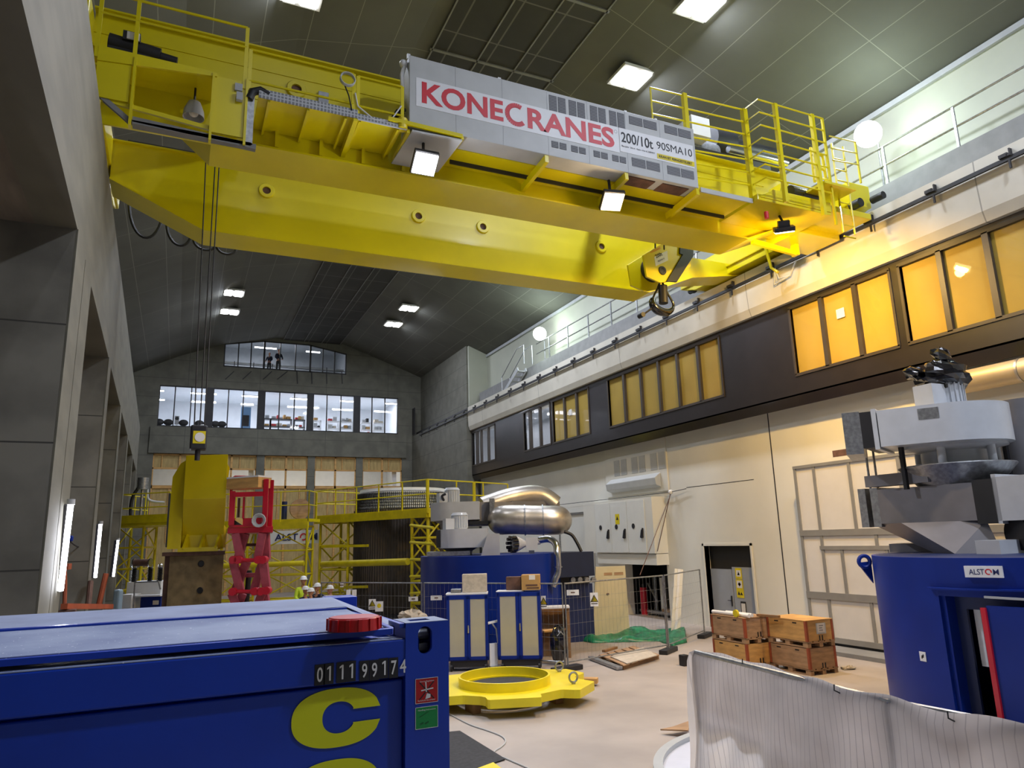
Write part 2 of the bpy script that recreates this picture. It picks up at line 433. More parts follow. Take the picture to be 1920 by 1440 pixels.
light('AREA', 'room_light_lower', (4, YB+2.5, LT+.5), 170, '#fff4e4', 8, (4, YB+2.5, 0), 1.5); light('AREA', 'room_light_lower_b', (11, YB+2.5, LT+.5), 130, '#fff4e4', 6, (11, YB+2.5, 0), 1.5)
# timber infill of the lower opening
inf = thing('timber_infill', 'pale timber and plywood infill with glazed panes closing the back wall opening', 'partition', (6.5, YB+.2, 0))
fr_ = MB(); pl_ = MB(); gl_ = MB()
for a, b in g_low:
    n = max(2, round((b-a)/1.45)); e = [a+(b-a)*i/n for i in range(n+1)]
    for z in (LT-.06, 8.28, 7.12, 7.02): fr_.box(a, b, YB+.1, YB+.24, z-.05, z+.05)
    for x in e: fr_.box(x-.06, x+.06, YB+.1, YB+.24, 0, LT)
    for i in range(n):
        for k in (1/3, 2/3): x = e[i]+(e[i+1]-e[i])*k; fr_.box(x-.03, x+.03, YB+.12, YB+.2, 8.3, LT) if k < .5 else fr_.box(x-.03, x+.03, YB+.12, YB+.2, 3.5, 7.0)
    pl_.box(a, b, YB+.2, YB+.23, 8.3, LT); pl_.box(a, b, YB+.2, YB+.23, 0, 7.05)
    gl_.box(a, b, YB+.2, YB+.21, 7.1, 8.3)
fr_.build('timber_frame', 'plywood', inf); pl_.build('board', 'formwork_boards', inf); gl_.build('pane', 'window_glass', inf)

# left colonnade ------------------------------------------------------------
def lbox(mb, ya, yb, dx0, dx1, za, zb):
    """box following the slightly skewed left wall; dx measured from the hall face, positive into the hall"""
    vs = [(LX(y)+d, y, z) for z in (za, zb) for y, d in ((ya, dx0), (ya, dx1), (yb, dx0), (yb, dx1))]
    vs = [vs[0], vs[1], vs[2], vs[3], vs[4], vs[5], vs[6], vs[7]]
    return mb.add(vs, [(0, 2, 3, 1), (4, 5, 7, 6), (0, 1, 5, 4), (2, 6, 7, 3), (0, 4, 6, 2), (1, 3, 7, 5)])
lb = MB(); lbox(lb, -8, 42, -.45, 0, 7.06, 9.4)
struct(lb, 'trim_5', 'pale_concrete')
lb = MB(); lbox(lb, -8, 42, -4.4, -.45, 7.06, 7.4); lbox(lb, 42, YB, -2.2, -1.9, 0, 9.4)
struct(lb, 'trim_6', mat('soffit_concrete', '#6e6558', .8, var=.22, scale=1.5, stretch=(4, .6, 1)))
for i, (ya, yb) in enumerate(((3.4, 4.6), (9.83, 11.9), (16.65, 17.4), (22.35, 23.2), (28.2, 29), (34.2, 35), (40.9, 42))):
    c = MB(); lbox(c, ya, yb, -4.2, -.01, 0, 7.06); struct(c, 'wall_left_pier', 'board_marked_concrete')
    c = MB(); lbox(c, ya, yb, -.012, .012, 0, 7.06)
    if i == 1:
        c = MB(); lbox(c, ya, 10.85, -.012, .012, 0, 7.06); lbox(c, 10.9, yb, -.012, .012, 0, 7.06)
    struct(c, 'wall_left_pier_face', 'pale_concrete')
lb = MB(); lbox(lb, -8, 43, -4.4, -4.2, 0, 7.4); struct(lb, 'wall_left_recess', 'board_marked_concrete')
lb = MB(); lbox(lb, -8, 43, -1.0, -.45, 9.1, 9.4); lbox(lb, -8, YB, -1.6, -1.0, 9.1, 11.0); lbox(lb, -8, YB, -2.4, -1.6, 9.1, 14.9)
struct(lb, 'wall_left', 'back_wall_concrete')
rl = MB(); lbox(rl, -8, YB, -1.0, -.92, 10.9, 11.1); struct(rl, 'trim_7', 'dark_steel')
struct(MB().box(-9, 20, -8.4, -8, 0, 18), 'wall_front', 'back_wall_concrete')

# right wall ----------------------------------------------------------------
XW = 16.6
dY0, dY1, dZ = 18.05, 20.3, 2.67; nY0, nY1, nZ = 22.5, 25.3, 2.0
rw = MB()
rw.box(XW, XW+.35, -8, dY0, 0, 7.2); rw.box(XW, XW+.35, dY0, dY1, dZ, 7.2); rw.box(XW, XW+.35, dY1, nY0, 0, 7.2)
rw.box(XW, XW+.35, nY0, nY1, nZ, 7.2); rw.box(XW, XW+.35, nY1, 40.6, 0, 7.2)
struct(rw, 'wall_right', 'white_wall_paint')
jt = MB(); jt.box(XW-.006, XW, 16.70, 16.74, 0, 7.0)
for y0_, y1_, z in ((17.6, 21.0, 4.72), ): jt.box(XW-.004, XW, y0_, y1_, z, z+.02)
struct(jt, 'trim_8', 'dark_steel')
# band of windows: dark cladding with openings
XB = 16.0
A = [(14.8, 13.72), (13.68, 12.6), (12.56, 11.54)]; B = [(11.2, 10.2), (10.16, 9.1), (9.05, 8.0)]; B2 = [(7.9, 6.9), (6.85, 5.9)]
Cg = [(24.85, 23.7), (23.66, 22.52), (22.5, 21.36), (21.34, 20.22), (20.2, 19.08), (19.04, 17.96)]
D1 = [(33.05, 32.4), (32.3, 31.25), (31.2, 30.15)]; D2 = [(29.8, 28.7), (28.66, 27.56), (27.52, 26.5)]
E1 = [(40.35, 39.7), (39.55, 39.0), (38.95, 37.9), (37.85, 36.9)]
groups = [E1, D1, D2, Cg, A, B, B2]
z0w, z1w, zb0, zb1 = 7.5, 9.5, 6.9, 9.68
bd = MB(); bd.box(XB, XB+.15, -8, 40.5, zb0, z0w); bd.box(XB, XB+.15, -8, 40.5, z1w, zb1)
prev = 40.5
for g in groups:
    a, b = g[0][0], g[-1][1]; bd.box(XB, XB+.15, a, prev, z0w, z1w); prev = b
bd.box(XB, XB+.15, -8, prev, z0w, z1w)
bd.box(XB+.15, XW, -8, 40.5, zb0, zb0+.1)
bd.prism([(0, 6.9), (.12, 6.62), (.6, 6.72), (.6, 6.95), (0, 6.95)], (XB, -8, 0), (1, 0, 0), (0, 0, 1), (0, 48.4, 0))
struct(bd, 'wall_right_band', 'dark_brown_cladding')
for gi, g in enumerate(groups):
    wn += 1
    w = thing('window_%d' % wn, None, None, (XB, (g[0][0]+g[-1][1])/2, z0w)); tagit(w, kind='structure')
    f = MB(); a, b = g[0][0], g[-1][1]; x0_, x1_ = XB-.03, XB+.1
    f.box(x0_, x1_, b-.06, a+.06, z0w-.05, z0w+.03); f.box(x0_, x1_, b-.06, a+.06, z1w-.03, z1w+.05)
    f.box(x0_, x1_, a, a+.07, z0w, z1w); f.box(x0_, x1_, b-.07, b, z0w, z1w)
    for (p, q), (r, s_) in zip(g, g[1:]): f.box(x0_, x1_, r-.045, q+.045, z0w, z1w)
    f.build('window_frame', 'window_frame_brown', w)
    MB().box(XB+.04, XB+.05, b, a, z0w, z1w).build('window_pane', 'window_glass', w)
    if gi in (2, 3, 4, 5, 6):
        for p, q in g: MB().box(XB+.07, XB+.085, q+.01, p-.01, z0w, z1w).build('roller_blind', 'tan_roller_blind', w)
rm = MB(); rm.box(18.6, 18.7, 26, 40.5, 6.9, 9.9); rm.box(16.15, 18.6, 26, 40.5, 9.7, 9.8); rm.box(16.15, 18.6, 40.3, 40.5, 6.9, 9.9); rm.box(16.15, 18.6, 26, 26.2, 6.9, 9.9); rm.box(16.15, 18.6, 26, 40.5, 6.8, 7.0)
struct(rm, 'wall_room_right', 'lit_room_white')
for i, y in enumerate((30.7, 32, 38)):
    tubelamp('ceiling_tube_light', (17.2, y-.6, 9.4), (17.2, y+.6, 9.4), 'tube light behind the far end of the right window band, ' + ('nearest', 'middle', 'farthest')[i], 'tube lights in the right wall rooms')
light('AREA', 'room_light_right', (17.4, 34, 9.6), 70, '#f2f4ff', 1, (17.4, 34, 0), 10)
# paper notes on the blinds / panes
for i, (y, z, lab) in enumerate(((13.12, 8.85, 'white paper note stuck on the brightly lit yellow window'), (28.2, 8.7, 'white paper note stuck on the tan window of the far right group'))):
    tagit(MB().box(XB+.03, XB+.036, y-.13, y+.13, z-.13, z+.13).build('paper_note', 'white_paper'), lab, 'paper')
# white fascia (runway beam), runway, gallery, upper wall
fs = MB(); fs.prism([(15.86, 9.66), (15.78, 9.9), (15.74, 10.6), (15.76, 11.1), (16.95, 11.1), (16.95, 9.66)], (0, -8, 0), (1, 0, 0), (0, 0, 1), (0, 48.4, 0))
struct(fs, 'wall_right_fascia', 'white_fascia')
struct(MB().box(17.0, 18.2, -8, 41.5, 11.0, 12.28), 'wall_right_gallery', 'grey_gallery_concrete')
struct(MB().box(16.05, 16.17, -8, YB, 11.1, 11.22), 'trim_9', 'dark_steel')
uw = MB(); uw.box(17.8, 18.2, -8, 42, 12.28, 15.0); uw.box(16.5, 18.2, 42, 42.2, 11.0, 15.6)
struct(uw, 'wall_right_upper', 'upper_wall_paint')
struct(MB().box(17.7, 17.8, -8, 42, 14.82, 14.98), 'trim_10', 'grey_paint')
rc = MB(); rc.box(15.7, 16.4, 40.5, YB, 0, 10.9); rc.box(16.4, 16.8, 42.2, YB, 10.5, 15.8)
struct(rc, 'wall_right_end', 'back_wall_concrete')
struct(MB().box(15.66, 15.71, 51.2, 51.8, 11, 13), 'trim_11', 'dark_steel')
# bus bar on the fascia, with hangers
bus = thing('conductor_rail', 'long dark conductor rail on hangers along the white fascia', 'conductor rail', (15.66, 22, 10.74))
MB().box(15.63, 15.69, -4, 50, 10.70, 10.79).build('rail', 'black_rubber', bus)
for i in range(25):
    y = 8.1+1.72*i
    if y > 49.5: break
    h = MB(); h.box(15.6, 15.78, y-.04, y+.04, 10.79, 10.84); h.box(15.6, 15.7, y+.02, y+.2, 10.8, 10.88); h.box(15.6, 15.64, y-.02, y+.02, 10.5, 10.7); h.box(15.66, 15.78, y-.015, y+.015, 10.86, 10.98)
    h.build('hanger', 'dark_steel', bus)
# gallery railing
gr = thing('gallery_railing', 'grey steel tube railing along the high right gallery', 'railing', (17.06, 20, 12.28))
for z in (12.85, 13.4): MB().tube([(17.06, -4, z), (17.06, 33.4, z)], .028, 6).build('rail', 'galvanised_steel', gr)
for i in range(19):
    y = -2.1+2.0*i
    if y > 33.5: break
    MB().box(17.035, 17.085, y-.03, y+.03, 12.28, 13.4).build('post', 'galvanised_steel', gr)
st = thing('gallery_stair', 'short grey stair with handrails at the far end of the gallery', 'stair', (17.0, 35, 11.1))
s_ = MB(); s_.bar((16.9, 34.4, 12.2), (16.9, 36.6, 11.15), .06, .22); s_.bar((16.4, 34.4, 12.2), (16.4, 36.6, 11.15), .06, .22); s_.build('stringer', 'grey_paint', st)
for i in range(5): MB().box(16.4, 16.9, 34.5+.4*i, 34.8+.4*i, 12.1-.2*i, 12.14-.2*i).build('tread', 'grey_paint', st)
for x in (16.4, 16.9): MB().tube([(x, 33.6, 12.3), (x, 33.6, 13.35), (x, 34.5, 13.35), (x, 36.6, 12.2), (x, 36.6, 11.2)], .025, 6).build('handrail', 'galvanised_steel', st)

# door and fittings on the right wall ------------------------------------
d = thing('door_1', None, None, (XW, 19.2, 0)); tagit(d, kind='structure')
ym = 19.25
MB().box(XW+.2, XW+.25, dY0, ym-.02, 0, 1.98).box(XW+.2, XW+.25, ym+.02, dY1, 0, 1.9).build('door_leaf', mat('door_grey', '#9a9fa8', .45, var=.03), d)
MB().box(XW+.22, XW+.26, dY0, dY1, 1.9, dZ).build('overpanel', mat('black_panel', '#2a2725', .5, var=.06), d)
fr = MB(); fr.box(XW-.03, XW+.2, dY0-.08, dY0, 0, dZ+.08); fr.box(XW-.03, XW+.2, dY1, dY1+.08, 0, dZ+.08); fr.box(XW-.03, XW+.2, dY0-.08, dY1+.08, dZ, dZ+.08); fr.build('door_frame', 'white_wall_paint', d)
MB().box(XW+.17, XW+.2, ym+.08, ym+.12, .72, 1.05).tube([(XW+.15, ym+.1, .9), (XW+.15, ym+.25, .9)], .012, 6).build('door_handle', 'dark_steel', d)
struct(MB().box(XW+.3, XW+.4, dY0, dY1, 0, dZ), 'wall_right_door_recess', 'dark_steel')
def sticker(name, lab, y, z, w, h, parts, x=XW+.19, cat='warning sign', base='brass_yellow'):
    t = thing(name, lab, cat, (x, y, z-h/2))
    MB().box(x, x+.004, y-w/2, y+w/2, z-h/2, z+h/2).build('plate', base, t)
    for (n_, m_, pts) in parts:
        q = MB(); q.prism(pts, (x-.002, y, z), (0, -1, 0), (0, 0, 1), (-.002, 0, 0)); q.build(n_, m_, t)
    return t
sticker('warning_sticker', 'yellow sticker with white triangle symbol on right door leaf', ym-.33, 1.78, .3, .34, [('symbol_ground', 'white_paper', [(-.1, -.1), (.1, -.1), (.1, .1), (-.1, .1)]), ('symbol', 'black_lettering', [(-.06, -.06), (.06, -.06), (0, .06)])])
sticker('danger_sticker', 'tall yellow sticker with red diamond below the triangle sticker on the door', ym-.33, 1.3, .33, .58, [('symbol_ground', 'white_paper', [(-.12, .02), (.12, .02), (.12, .25), (-.12, .25)]), ('red_diamond', 'red_lettering', [(0, .06), (.07, .135), (0, .21), (-.07, .135)]), ('pictogram', 'black_lettering', [(-.12, -.2), (-.06, -.08), (0, -.2), (.05, -.1), (.12, -.2)])])
sticker('clipboard', 'white sheet in a dark clipboard hanging on the right door leaf', ym-.42, .72, .24, .36, [('sheet', 'white_paper', [(-.09, -.16), (.09, -.16), (.09, .12), (-.09, .12)])], cat='clipboard', base='dark_steel')
# ventilation grilles and air curtain
vt = thing('wall_vent', 'white wall panel with six grey ventilation grilles in a row', 'vent', (XW, 24, 5.4))
MB().box(XW-.05, XW, 22.0, 26.3, 4.7, 6.7).build('panel', 'white_wall_paint', vt)
for k in range(3):
    for q in range(2):
        y = 25.6-k*1.3-q*.52
        g = MB()
        for j in range(9): g.box(XW-.062, XW-.05, y-.42, y, 5.55+.07*j, 5.6+.07*j)
        g.box(XW-.056, XW-.05, y-.42, y, 5.53, 6.18)
        g.build('grille', 'cabinet_grey', vt)
ac = thing('air_curtain', 'pale grey slanted air curtain box on the wall below the grilles', 'air curtain', (XW, 24.1, 4.75))
MB().prism([(-.06, 5.42), (-.34, 5.22), (-.3, 4.95), (-.06, 4.85)], (XW, 22.4, 0), (1, 0, 0), (0, 0, 1), (0, 3.5, 0)).build('casing', 'cabinet_grey', ac, bevel=.02)
# high voltage cabinets
hv = thing('switch_cabinet', 'white switchgear cabinet with three doors above the dark niche', 'electrical cabinet', (16.2, 24.3, 2.1))
XH = 16.0
MB().box(XH, XW, 22.35, 27.4, 2.42, 4.5).build('body', 'white_wall_paint', hv)
MB().box(XH+.05, XW, 22.35, 26.5, 2.0, 2.4).build('plinth', 'white_wall_paint', hv)
for k in range(3):
    yb_ = 26.4-k*1.2
    dd = MB().box(XH-.025, XH, yb_-1.17, yb_, 2.45, 4.42).build('cabinet_door', mat('cabinet_white_%d' % k, '#dcdcd4', .5, var=.02), hv)
    MB().bar((XH-.05, yb_-1.0, 3.3), (XH-.05, yb_-.9, 3.0), .05, .09).bar((XH-.05, yb_-1.03, 3.36), (XH-.05, yb_-1.0, 3.0), .05, .05).build('door_handle', 'black_lettering', dd)
    MB().cyl((XH-.03, yb_-.4, 3.45), .1, .01, 20, (-1, 0, 0)).build('lock_plate', 'black_lettering', dd)
MB().box(XH-.03, XH-.026, 24.55, 24.85, 3.55, 3.95).build('warning_label', 'brass_yellow', hv)
MB().prism([(-.08, 3.72), (.08, 3.72), (0, 3.87)], (XH-.034, 24.7, 0), (0, 1, 0), (0, 0, 1), (.004, 0, 0)).build('warning_symbol', 'black_lettering', hv)
wd = thing('wall_panel_door', 'large white sliding door panel on the wall behind the silver duct', 'door', (XW, 29, 2))
MB().box(XW-.06, XW, 27.6, 30.6, .3, 4.1).build('panel', 'white_wall_paint', wd); MB().box(XW-.1, XW-.06, 27.5, 30.8, 4.1, 4.2).box(XW-.1, XW, 30.55, 30.65, .3, 4.1).build('track', 'galvanised_steel', wd)
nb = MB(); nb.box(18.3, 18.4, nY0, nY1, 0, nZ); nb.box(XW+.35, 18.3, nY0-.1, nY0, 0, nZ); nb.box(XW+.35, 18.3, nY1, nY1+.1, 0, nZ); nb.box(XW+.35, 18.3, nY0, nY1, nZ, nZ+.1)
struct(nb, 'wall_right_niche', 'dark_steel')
vo = MB().box(XW-.004, XW+.0, 13.92, 14.44, 5.08, 5.26).build('wall_opening', 'rust_brown'); tagit(vo, 'small dark brown rectangular opening in the wall above the partition', 'opening')
# thin cable strung across the wall, with knob and a sloping rope
kn = V((16.45, 21.75, 4.62))
ca = thing('cable', 'thin dark cable strung along the white wall with a light knot', 'cable', kn)
MB().tube([(16.4, 31, 4.62), kn, (16.5, 20.9, 4.68)], .014, 6).build('line', 'dark_steel', ca)
MB().ball(kn, .09, 10, 8).build('knot', 'white_paint', ca)
rp = MB().tube([kn-V((0, 0, .08)), P(1200, 1078, t=21.5)], .014, 6).build('rope', 'rust_brown'); tagit(rp, 'thin brown rope sloping from the cable knot down into the dark niche', 'rope')
rp = MB().tube([kn-V((.02, 0, .08)), (16.0, 22.2, 2.5)], .016, 6).build('rope', 'rust_brown'); tagit(rp, 'thin brown rope hanging down the edge of the white switchgear cabinet', 'rope')
# partition of white panels in grey frames
XP = 16.0
pt = thing('panel_partition', 'white panel partition with grey aluminium framing against the right wall', 'partition', (XP, 11, 0))
def pz(px, py): q = P(px, py, X=XP); return q.y, q.z
pa = MB(); pf = MB()
pa.box(XP, XP+.3, 4, 15.35, .2, 4.9)
pa.build('panel', mat('partition_white', '#cfcbc4', .5, var=.02), pt)
def vbar(y, za, zb, w=.09): pf.box(XP-.03, XP, y-w/2, y+w/2, za, zb)
def hbar(ya, yb, z, w=.14): pf.box(XP-.04, XP, ya, yb, z-w/2, z+w/2)
for z, w_ in ((4.86, .08), (3.02, .16), (1.36, .18), (.24, .14)): hbar(4, 15.35, z, w_)
hbar(4, 14.7, 2.62, .1)
for y, za, zb in ((15.3, .2, 4.9), (14.62, .2, 4.9), (13.45, 3.02, 4.86), (14.0, 1.36, 2.62), (12.65, 1.36, 2.62), (12.9, 2.62, 3.02), (13.3, .2, 1.36), (12.0, 3.02, 4.86), (11.4, .2, 2.62)): vbar(y, za, zb)
pf.build('frame', 'aluminium_frame' if 'aluminium_frame' in MATS else mat('aluminium_frame', '#9a9892', .4, metal=.4, var=.05), pt)
MB().box(XP+.02, XP+.3, 4, 15.35, 0, .2).build('base_gap', 'black_rubber', pt)
struct(MB().box(15.2, XP+.3, 3, 14.9, 0, .1), 'baseboard_right', 'grey_gallery_concrete')
# air duct high on the right wall
du = thing('round_duct', 'beige round spiral duct under the right window band', 'duct', (16.25, 6, 6.3))
MB().tube([(16.2, 10.6, 6.32), (16.2, 4, 6.28)], .26, 24).build('pipe', mat('duct_beige', '#c0ae8c', .4, metal=.3, var=.05), du)
for y in (10.5, 8.95, 7.4): MB().tube([(16.2, y, 6.31), (16.2, y-.05, 6.31)], .275, 24).build('collar', 'aluminium_duct', du)
# ------------------------------------------------------------------ overhead crane
cr = thing('overhead_crane', 'yellow double girder overhead crane with a grey cabinet spanning the hall', 'crane', (7, 15, 11.2))
def girder(ya, yb, wa, wb, zt=12.18):
    g = MB()
    poly = ([(-1.85, 11.5), (-.75, 10.95), (.1, 10.2)] if ya < 14 else [(-1.85, 11.1), (-.9, 10.66), (.1, 10.2)])+[(12.35, 10.2), (14.0, 10.88), (15.9, 11.2), (15.9, 11.55), (13.9, 11.55), (13.9, zt), (-1.85, zt)]
    g.prism(poly, (0, wa, 0), (1, 0, 0), (0, 0, 1), (0, wb-wa, 0))
    for (a, za), (b, zb) in zip(poly[:6], poly[1:6]):
        g.prism([(a, za-.035), (b, zb-.035), (b, zb), (a, za)], (0, ya, 0), (1, 0, 0), (0, 0, 1), (0, yb-ya, 0))
    g.box(-1.85, 13.9, ya, yb, zt, zt+.035)
    return g.build('girder', 'crane_yellow', cr)
g1 = girder(12.45, 13.52, 12.6, 13.4); g2 = girder(16.6, 17.5, 16.68, 17.42, 12.0)
rails = MB(); rails.box(-1.6, 13.8, 13.05, 13.12, 12.215, 12.28); rails.box(-1.6, 13.8, 17.0, 17.07, 12.035, 12.28)
rails.build('trolley_rail', 'dark_steel', cr)
# round inspection ports
for (x, y, z) in ((1.42, 16.68, 11.42), (5.2, 16.68, 11.41), (7.02, 16.68, 11.41), (10.78, 16.68, 11.41), (1.52, 12.6, 11.56)):
    p = MB().lathe([(.095, 0), (.095, .05), (.17, .05), (.185, .03), (.185, 0)], (x, y, z), (0, -1, 0), 28).build('inspection_port', 'crane_yellow', cr)
    MB().cyl((x, y-.004, z), .1, .004, 24, (0, 1, 0)).build('bore', 'rust_brown', p)
# web stiffeners and seams on the near girder
for x in (.55, 1.2, 2.0, 2.8, 3.6):
    MB().box(x-.03, x+.03, 12.5, 12.6, 10.24, 10.62).build('stiffener', 'crane_yellow', cr)
for z in (11.2, 11.82):
    MB().box(-1.85, 13.2, 12.585, 12.6, z-.02, z+.02).build('web_rib', 'crane_yellow', cr)
# end carriages
for x0, x1 in ((-2.35, -1.85), (15.45, 16.25)):
    e = MB(); e.box(x0, x1, 11.9, 19.0, 11.42, 12.05); e.prism([(11.9, 11.42), (12.6, 11.2), (18.3, 11.2), (19.0, 11.42)], (x0+.05, 0, 0), (0, 1, 0), (0, 0, 1), (x1-x0-.1, 0, 0))
    ec = e.build('end_carriage', 'crane_yellow', cr, bevel=.02)
    for y in (12.3, 13.7, 17.2, 18.6):
        w_ = MB().cyl((x0+.15, y, 11.42), .2, .14, 28, (1, 0, 0)).build('wheel', 'dark_steel', ec)
for y in (11.75, 18.95): MB().cyl((16.1, y, 11.55), .1, .35, 18, (0, -1 if y < 15 else 1, 0)).build('buffer', 'black_rubber', cr)
# walkway along the near side
wk = MB(); wk.box(.78, 3.3, 11.47, 12.58, 10.56, 10.6); wk.box(4.4, 11.55, 11.9, 12.58, 10.58, 10.62); wk.box(10.05, 11.55, 11.47, 11.9, 10.58, 10.62)
wk.build('walkway_plate', 'crane_yellow', cr)
MT = seams('chequer_plate', '#7d8084', '#b9bcc0', .06, .06, .02, axes='XZ', var=.1, scale=30)
MB().box(.78, 2.45, 11.44, 11.47, 10.5, 10.66).box(2.45, 3.35, 11.45, 11.47, 10.48, 10.6).build('kick_plate', 'chequer_plate', cr)
MB().box(10.1, 11.6, 11.44, 11.47, 10.52, 10.63).build('kick_plate', 'cabinet_grey', cr)
for x in (.95, 1.6, 2.25, 2.5, 3.2): MB().box(x-.02, x+.02, 11.49, 12.58, 10.46, 10.56).build('walkway_bracket', 'crane_yellow', cr)
for x in (2.42, 6.25, 8.15, 10.02): MB().bar((x, 11.46, 10.52), (x, 12.6, 10.42), .08, .16).build('walkway_bracket', 'crane_yellow', cr)
MB().box(4.5, 11.5, 12.3, 12.34, 10.5, 10.58).build('cable_tray', 'dark_steel', cr)
# electrical cabinet
ca_ = MB(); CX0, CX1, CY, CZ0, CZ1 = 3.4, 10.05, 11.45, 10.6, 12.06
ca_.box(CX0, CX1, CY, CY+.55, CZ0, CZ1)
cab = ca_.build('electrical_cabinet', 'cabinet_grey', cr, bevel=.012)
for x in (4.32, 5.3, 6.3, 7.25, 8.2, 9.1): MB().box(x-.004, x+.004, CY-.004, CY, CZ0, CZ1).build('panel_joint', 'grey_paint', cab)
MVG = seams('louvre', '#55565a', '#8e9094', 0, .035, .012, axes='XZ', var=.05)
def cz(px, py): q = P(px, py, Y=CY); return q.x, q.z
def grille(xa, xb, za, zb, split=True):
    b = MB(); xm = (xa+xb)/2
    for p, q in (((xa, xm-.015), (xm+.015, xb)) if split else ((xa, xb),)):
        b.box(p, q, CY-.008, CY, za, zb)
    b.build('vent_grille', 'louvre', cab)
for px in (1046, 1082, 1121, 1156): x, z = cz(px, 214); grille(x-.19, x+.19, 11.62, 11.98)
for px in (1048, 1084, 1125, 1159): x, z = cz(px, 270); grille(x-.17, x+.17, 10.8, 10.94)
for px in (1206, 1270): x, z = cz(px, 240); grille(x-.36, x+.36, 11.78, 11.97)
for px in (1212, 1276): x, z = cz(px, 320); grille(x-.36, x+.36, 10.78, 10.98)
for x in (8.6, 9.5): MB().box(x-.35, x+.35, CY+.1, CY+.45, CZ0-.02, CZ0).build('vent_grille', 'rust_brown', cab)
ba = MB().box(3.53, 8.0, CY-.006, CY, 11.02, 11.62).build('name_band', 'white_paint', cab)
text('name_lettering', 'KONE', 'red_lettering', cab, (3.64, CY-.008, 11.105), (1, 0, 0), (0, 0, 1), .455, 1.67, bold=.03)
rr = .235                                       # the wide open C of the name
arc = [(5.6+.205*math.cos(a), 11.33+.205*math.sin(a)) for a in [PI*(.33+1.42*i/22) for i in range(23)]]
q = MB()
for (xa, za), (xb, zb) in zip(arc, arc[1:]): q.bar((xa, CY-.009, za), (xb, CY-.009, zb), .003, .098, up=V((xb-xa, 0, zb-za)).cross(V((0, 1, 0))))
q.build('name_lettering', 'red_lettering', cab)
text('name_lettering', 'RANES', 'red_lettering', cab, (5.84, CY-.008, 11.095), (1, 0, 0), (0, 0, 1), .465, 2.04, bold=.03)
MB().lathe([(.03, 0), (.042, 0)], (7.93, CY-.008, 11.5), (0, -1, 0), 20).build('trademark_ring', 'grey_paint', cab)
MB().box(8.02, 9.98, CY-.006, CY, 11.06, 11.62).build('rating_plate', 'white_paint', cab)
text('rating_lettering', '200/10t', 'black_lettering', cab, (8.06, CY-.008, 11.29), (1, 0, 0), (0, 0, 1), .24, .82, bold=.015)
text('rating_lettering', '90SMA10', 'black_lettering', cab, (8.98, CY-.008, 11.33), (1, 0, 0), (0, 0, 1), .18, .96, bold=0)
text('rating_lettering', 'Baujahr 2014  Fabr.-Nr.K200907', 'black_lettering', cab, (8.06, CY-.008, 11.17), (1, 0, 0), (0, 0, 1), .05, .86)
MB().box(8.97, 9.98, CY-.009, CY-.006, 11.1, 11.22).build('notice_strip', 'brass_yellow', cab)
text('notice_lettering', 'KRAN IST FERNGESTEUERT', 'black_lettering', cab, (9.02, CY-.011, 11.13), (1, 0, 0), (0, 0, 1), .06, .9, bold=.02)
for x in (3.42, 5.3, 8.3, 9.1): MB().box(x-.03, x+.03, CY+.1, CY+.14, CZ1, CZ1+.1).build('lifting_lug', 'white_paint', cab)
pp = MB(); pp.tube([(3.36, CY+.15, 11.95), (3.3, CY+.15, 11.7), (3.32, CY+.15, 11.3), (3.3, CY+.2, 10.7)], .04, 8); pp.ball((3.33, CY+.15, 11.95), .08, 10, 8); pp.build('conduit', 'white_paint', cab)
for k in range(3): MB().tube([(3.36, CY+.1+.1*k, 10.95), (3.2, CY+.1+.1*k, 10.9), (3.05, CY+.15+.1*k, 10.62)], .03, 8).build('cable', 'black_rubber', cab)
# lamp platform under the cabinet, flood lamps
lp = MB(); lp.slab((3.45, 11.43, 10.5), (4.42, 11.4, 10.5), (4.3, 12.5, 10.38), (3.35, 12.5, 10.38), .03); lp.build('lamp_plate', 'cabinet_grey', cr)
lpf = MB(); lpf.bar((3.0, 11.44, 10.62), (4.42, 11.4, 10.56), .06, .07); lpf.bar((4.42, 11.4, 10.54), (4.3, 12.5, 10.42), .06, .08); lpf.bar((3.4, 11.5, 10.5), (3.4, 12.5, 10.45), .06, .08); lpf.build('lamp_frame', 'crane_yellow', cr)
MB().tube([(3.28, 11.5, 10.5), (3.28, 11.5, 10.7)], .1, 14).build('beacon', 'brass_yellow', cr)
for i, (p, col, aim, em, pw) in enumerate((((3.75, 11.6, 9.95), '#e8edff', (3.6, 4.5, 0), 'lit_lamp_lens', 420), ((7.95, 11.75, 10.02), '#ffdca8', (6.5, 6, 0), 'lit_warm_lens', 220), ((12.75, 11.7, 10.1), '#ffcf78', (15.6, 15.0, 2), 'lit_warm_lens', 620))):
    p = V(p); d = (V(aim)-p).normalized(); M = frame2(p, d.cross(V((0, 1, 0))).normalized(), V((0, 1, 0)))
    M = Matrix.Translation(p) @ d.to_track_quat('-Z', 'Y').to_matrix().to_4x4()
    f = MB(); f.box(-.23, .23, -.23, .23, .02, .12, M); f.box(-.13, .13, -.13, .13, .12, .26, M); f.tube([M @ V((0, 0, .2)), (p.x, p.y+.1, 10.58)], .03, 6)
    fl = f.build('floodlight', 'dark_steel', cr, label=('cool white floodlight', 'warm floodlight', 'warm floodlight')[i])
    MB().box(-.21, .21, -.2, .2, -.01, .02, M).build('lens', em, fl)
    light('AREA', 'crane_flood', M @ V((0, 0, -.05)), pw, col, .3, M @ V((0, 0, -1)))
    light('POINT', 'crane_spill', M @ V((0, 0, -.16)), (60, 60, 70)[i], col, .12)
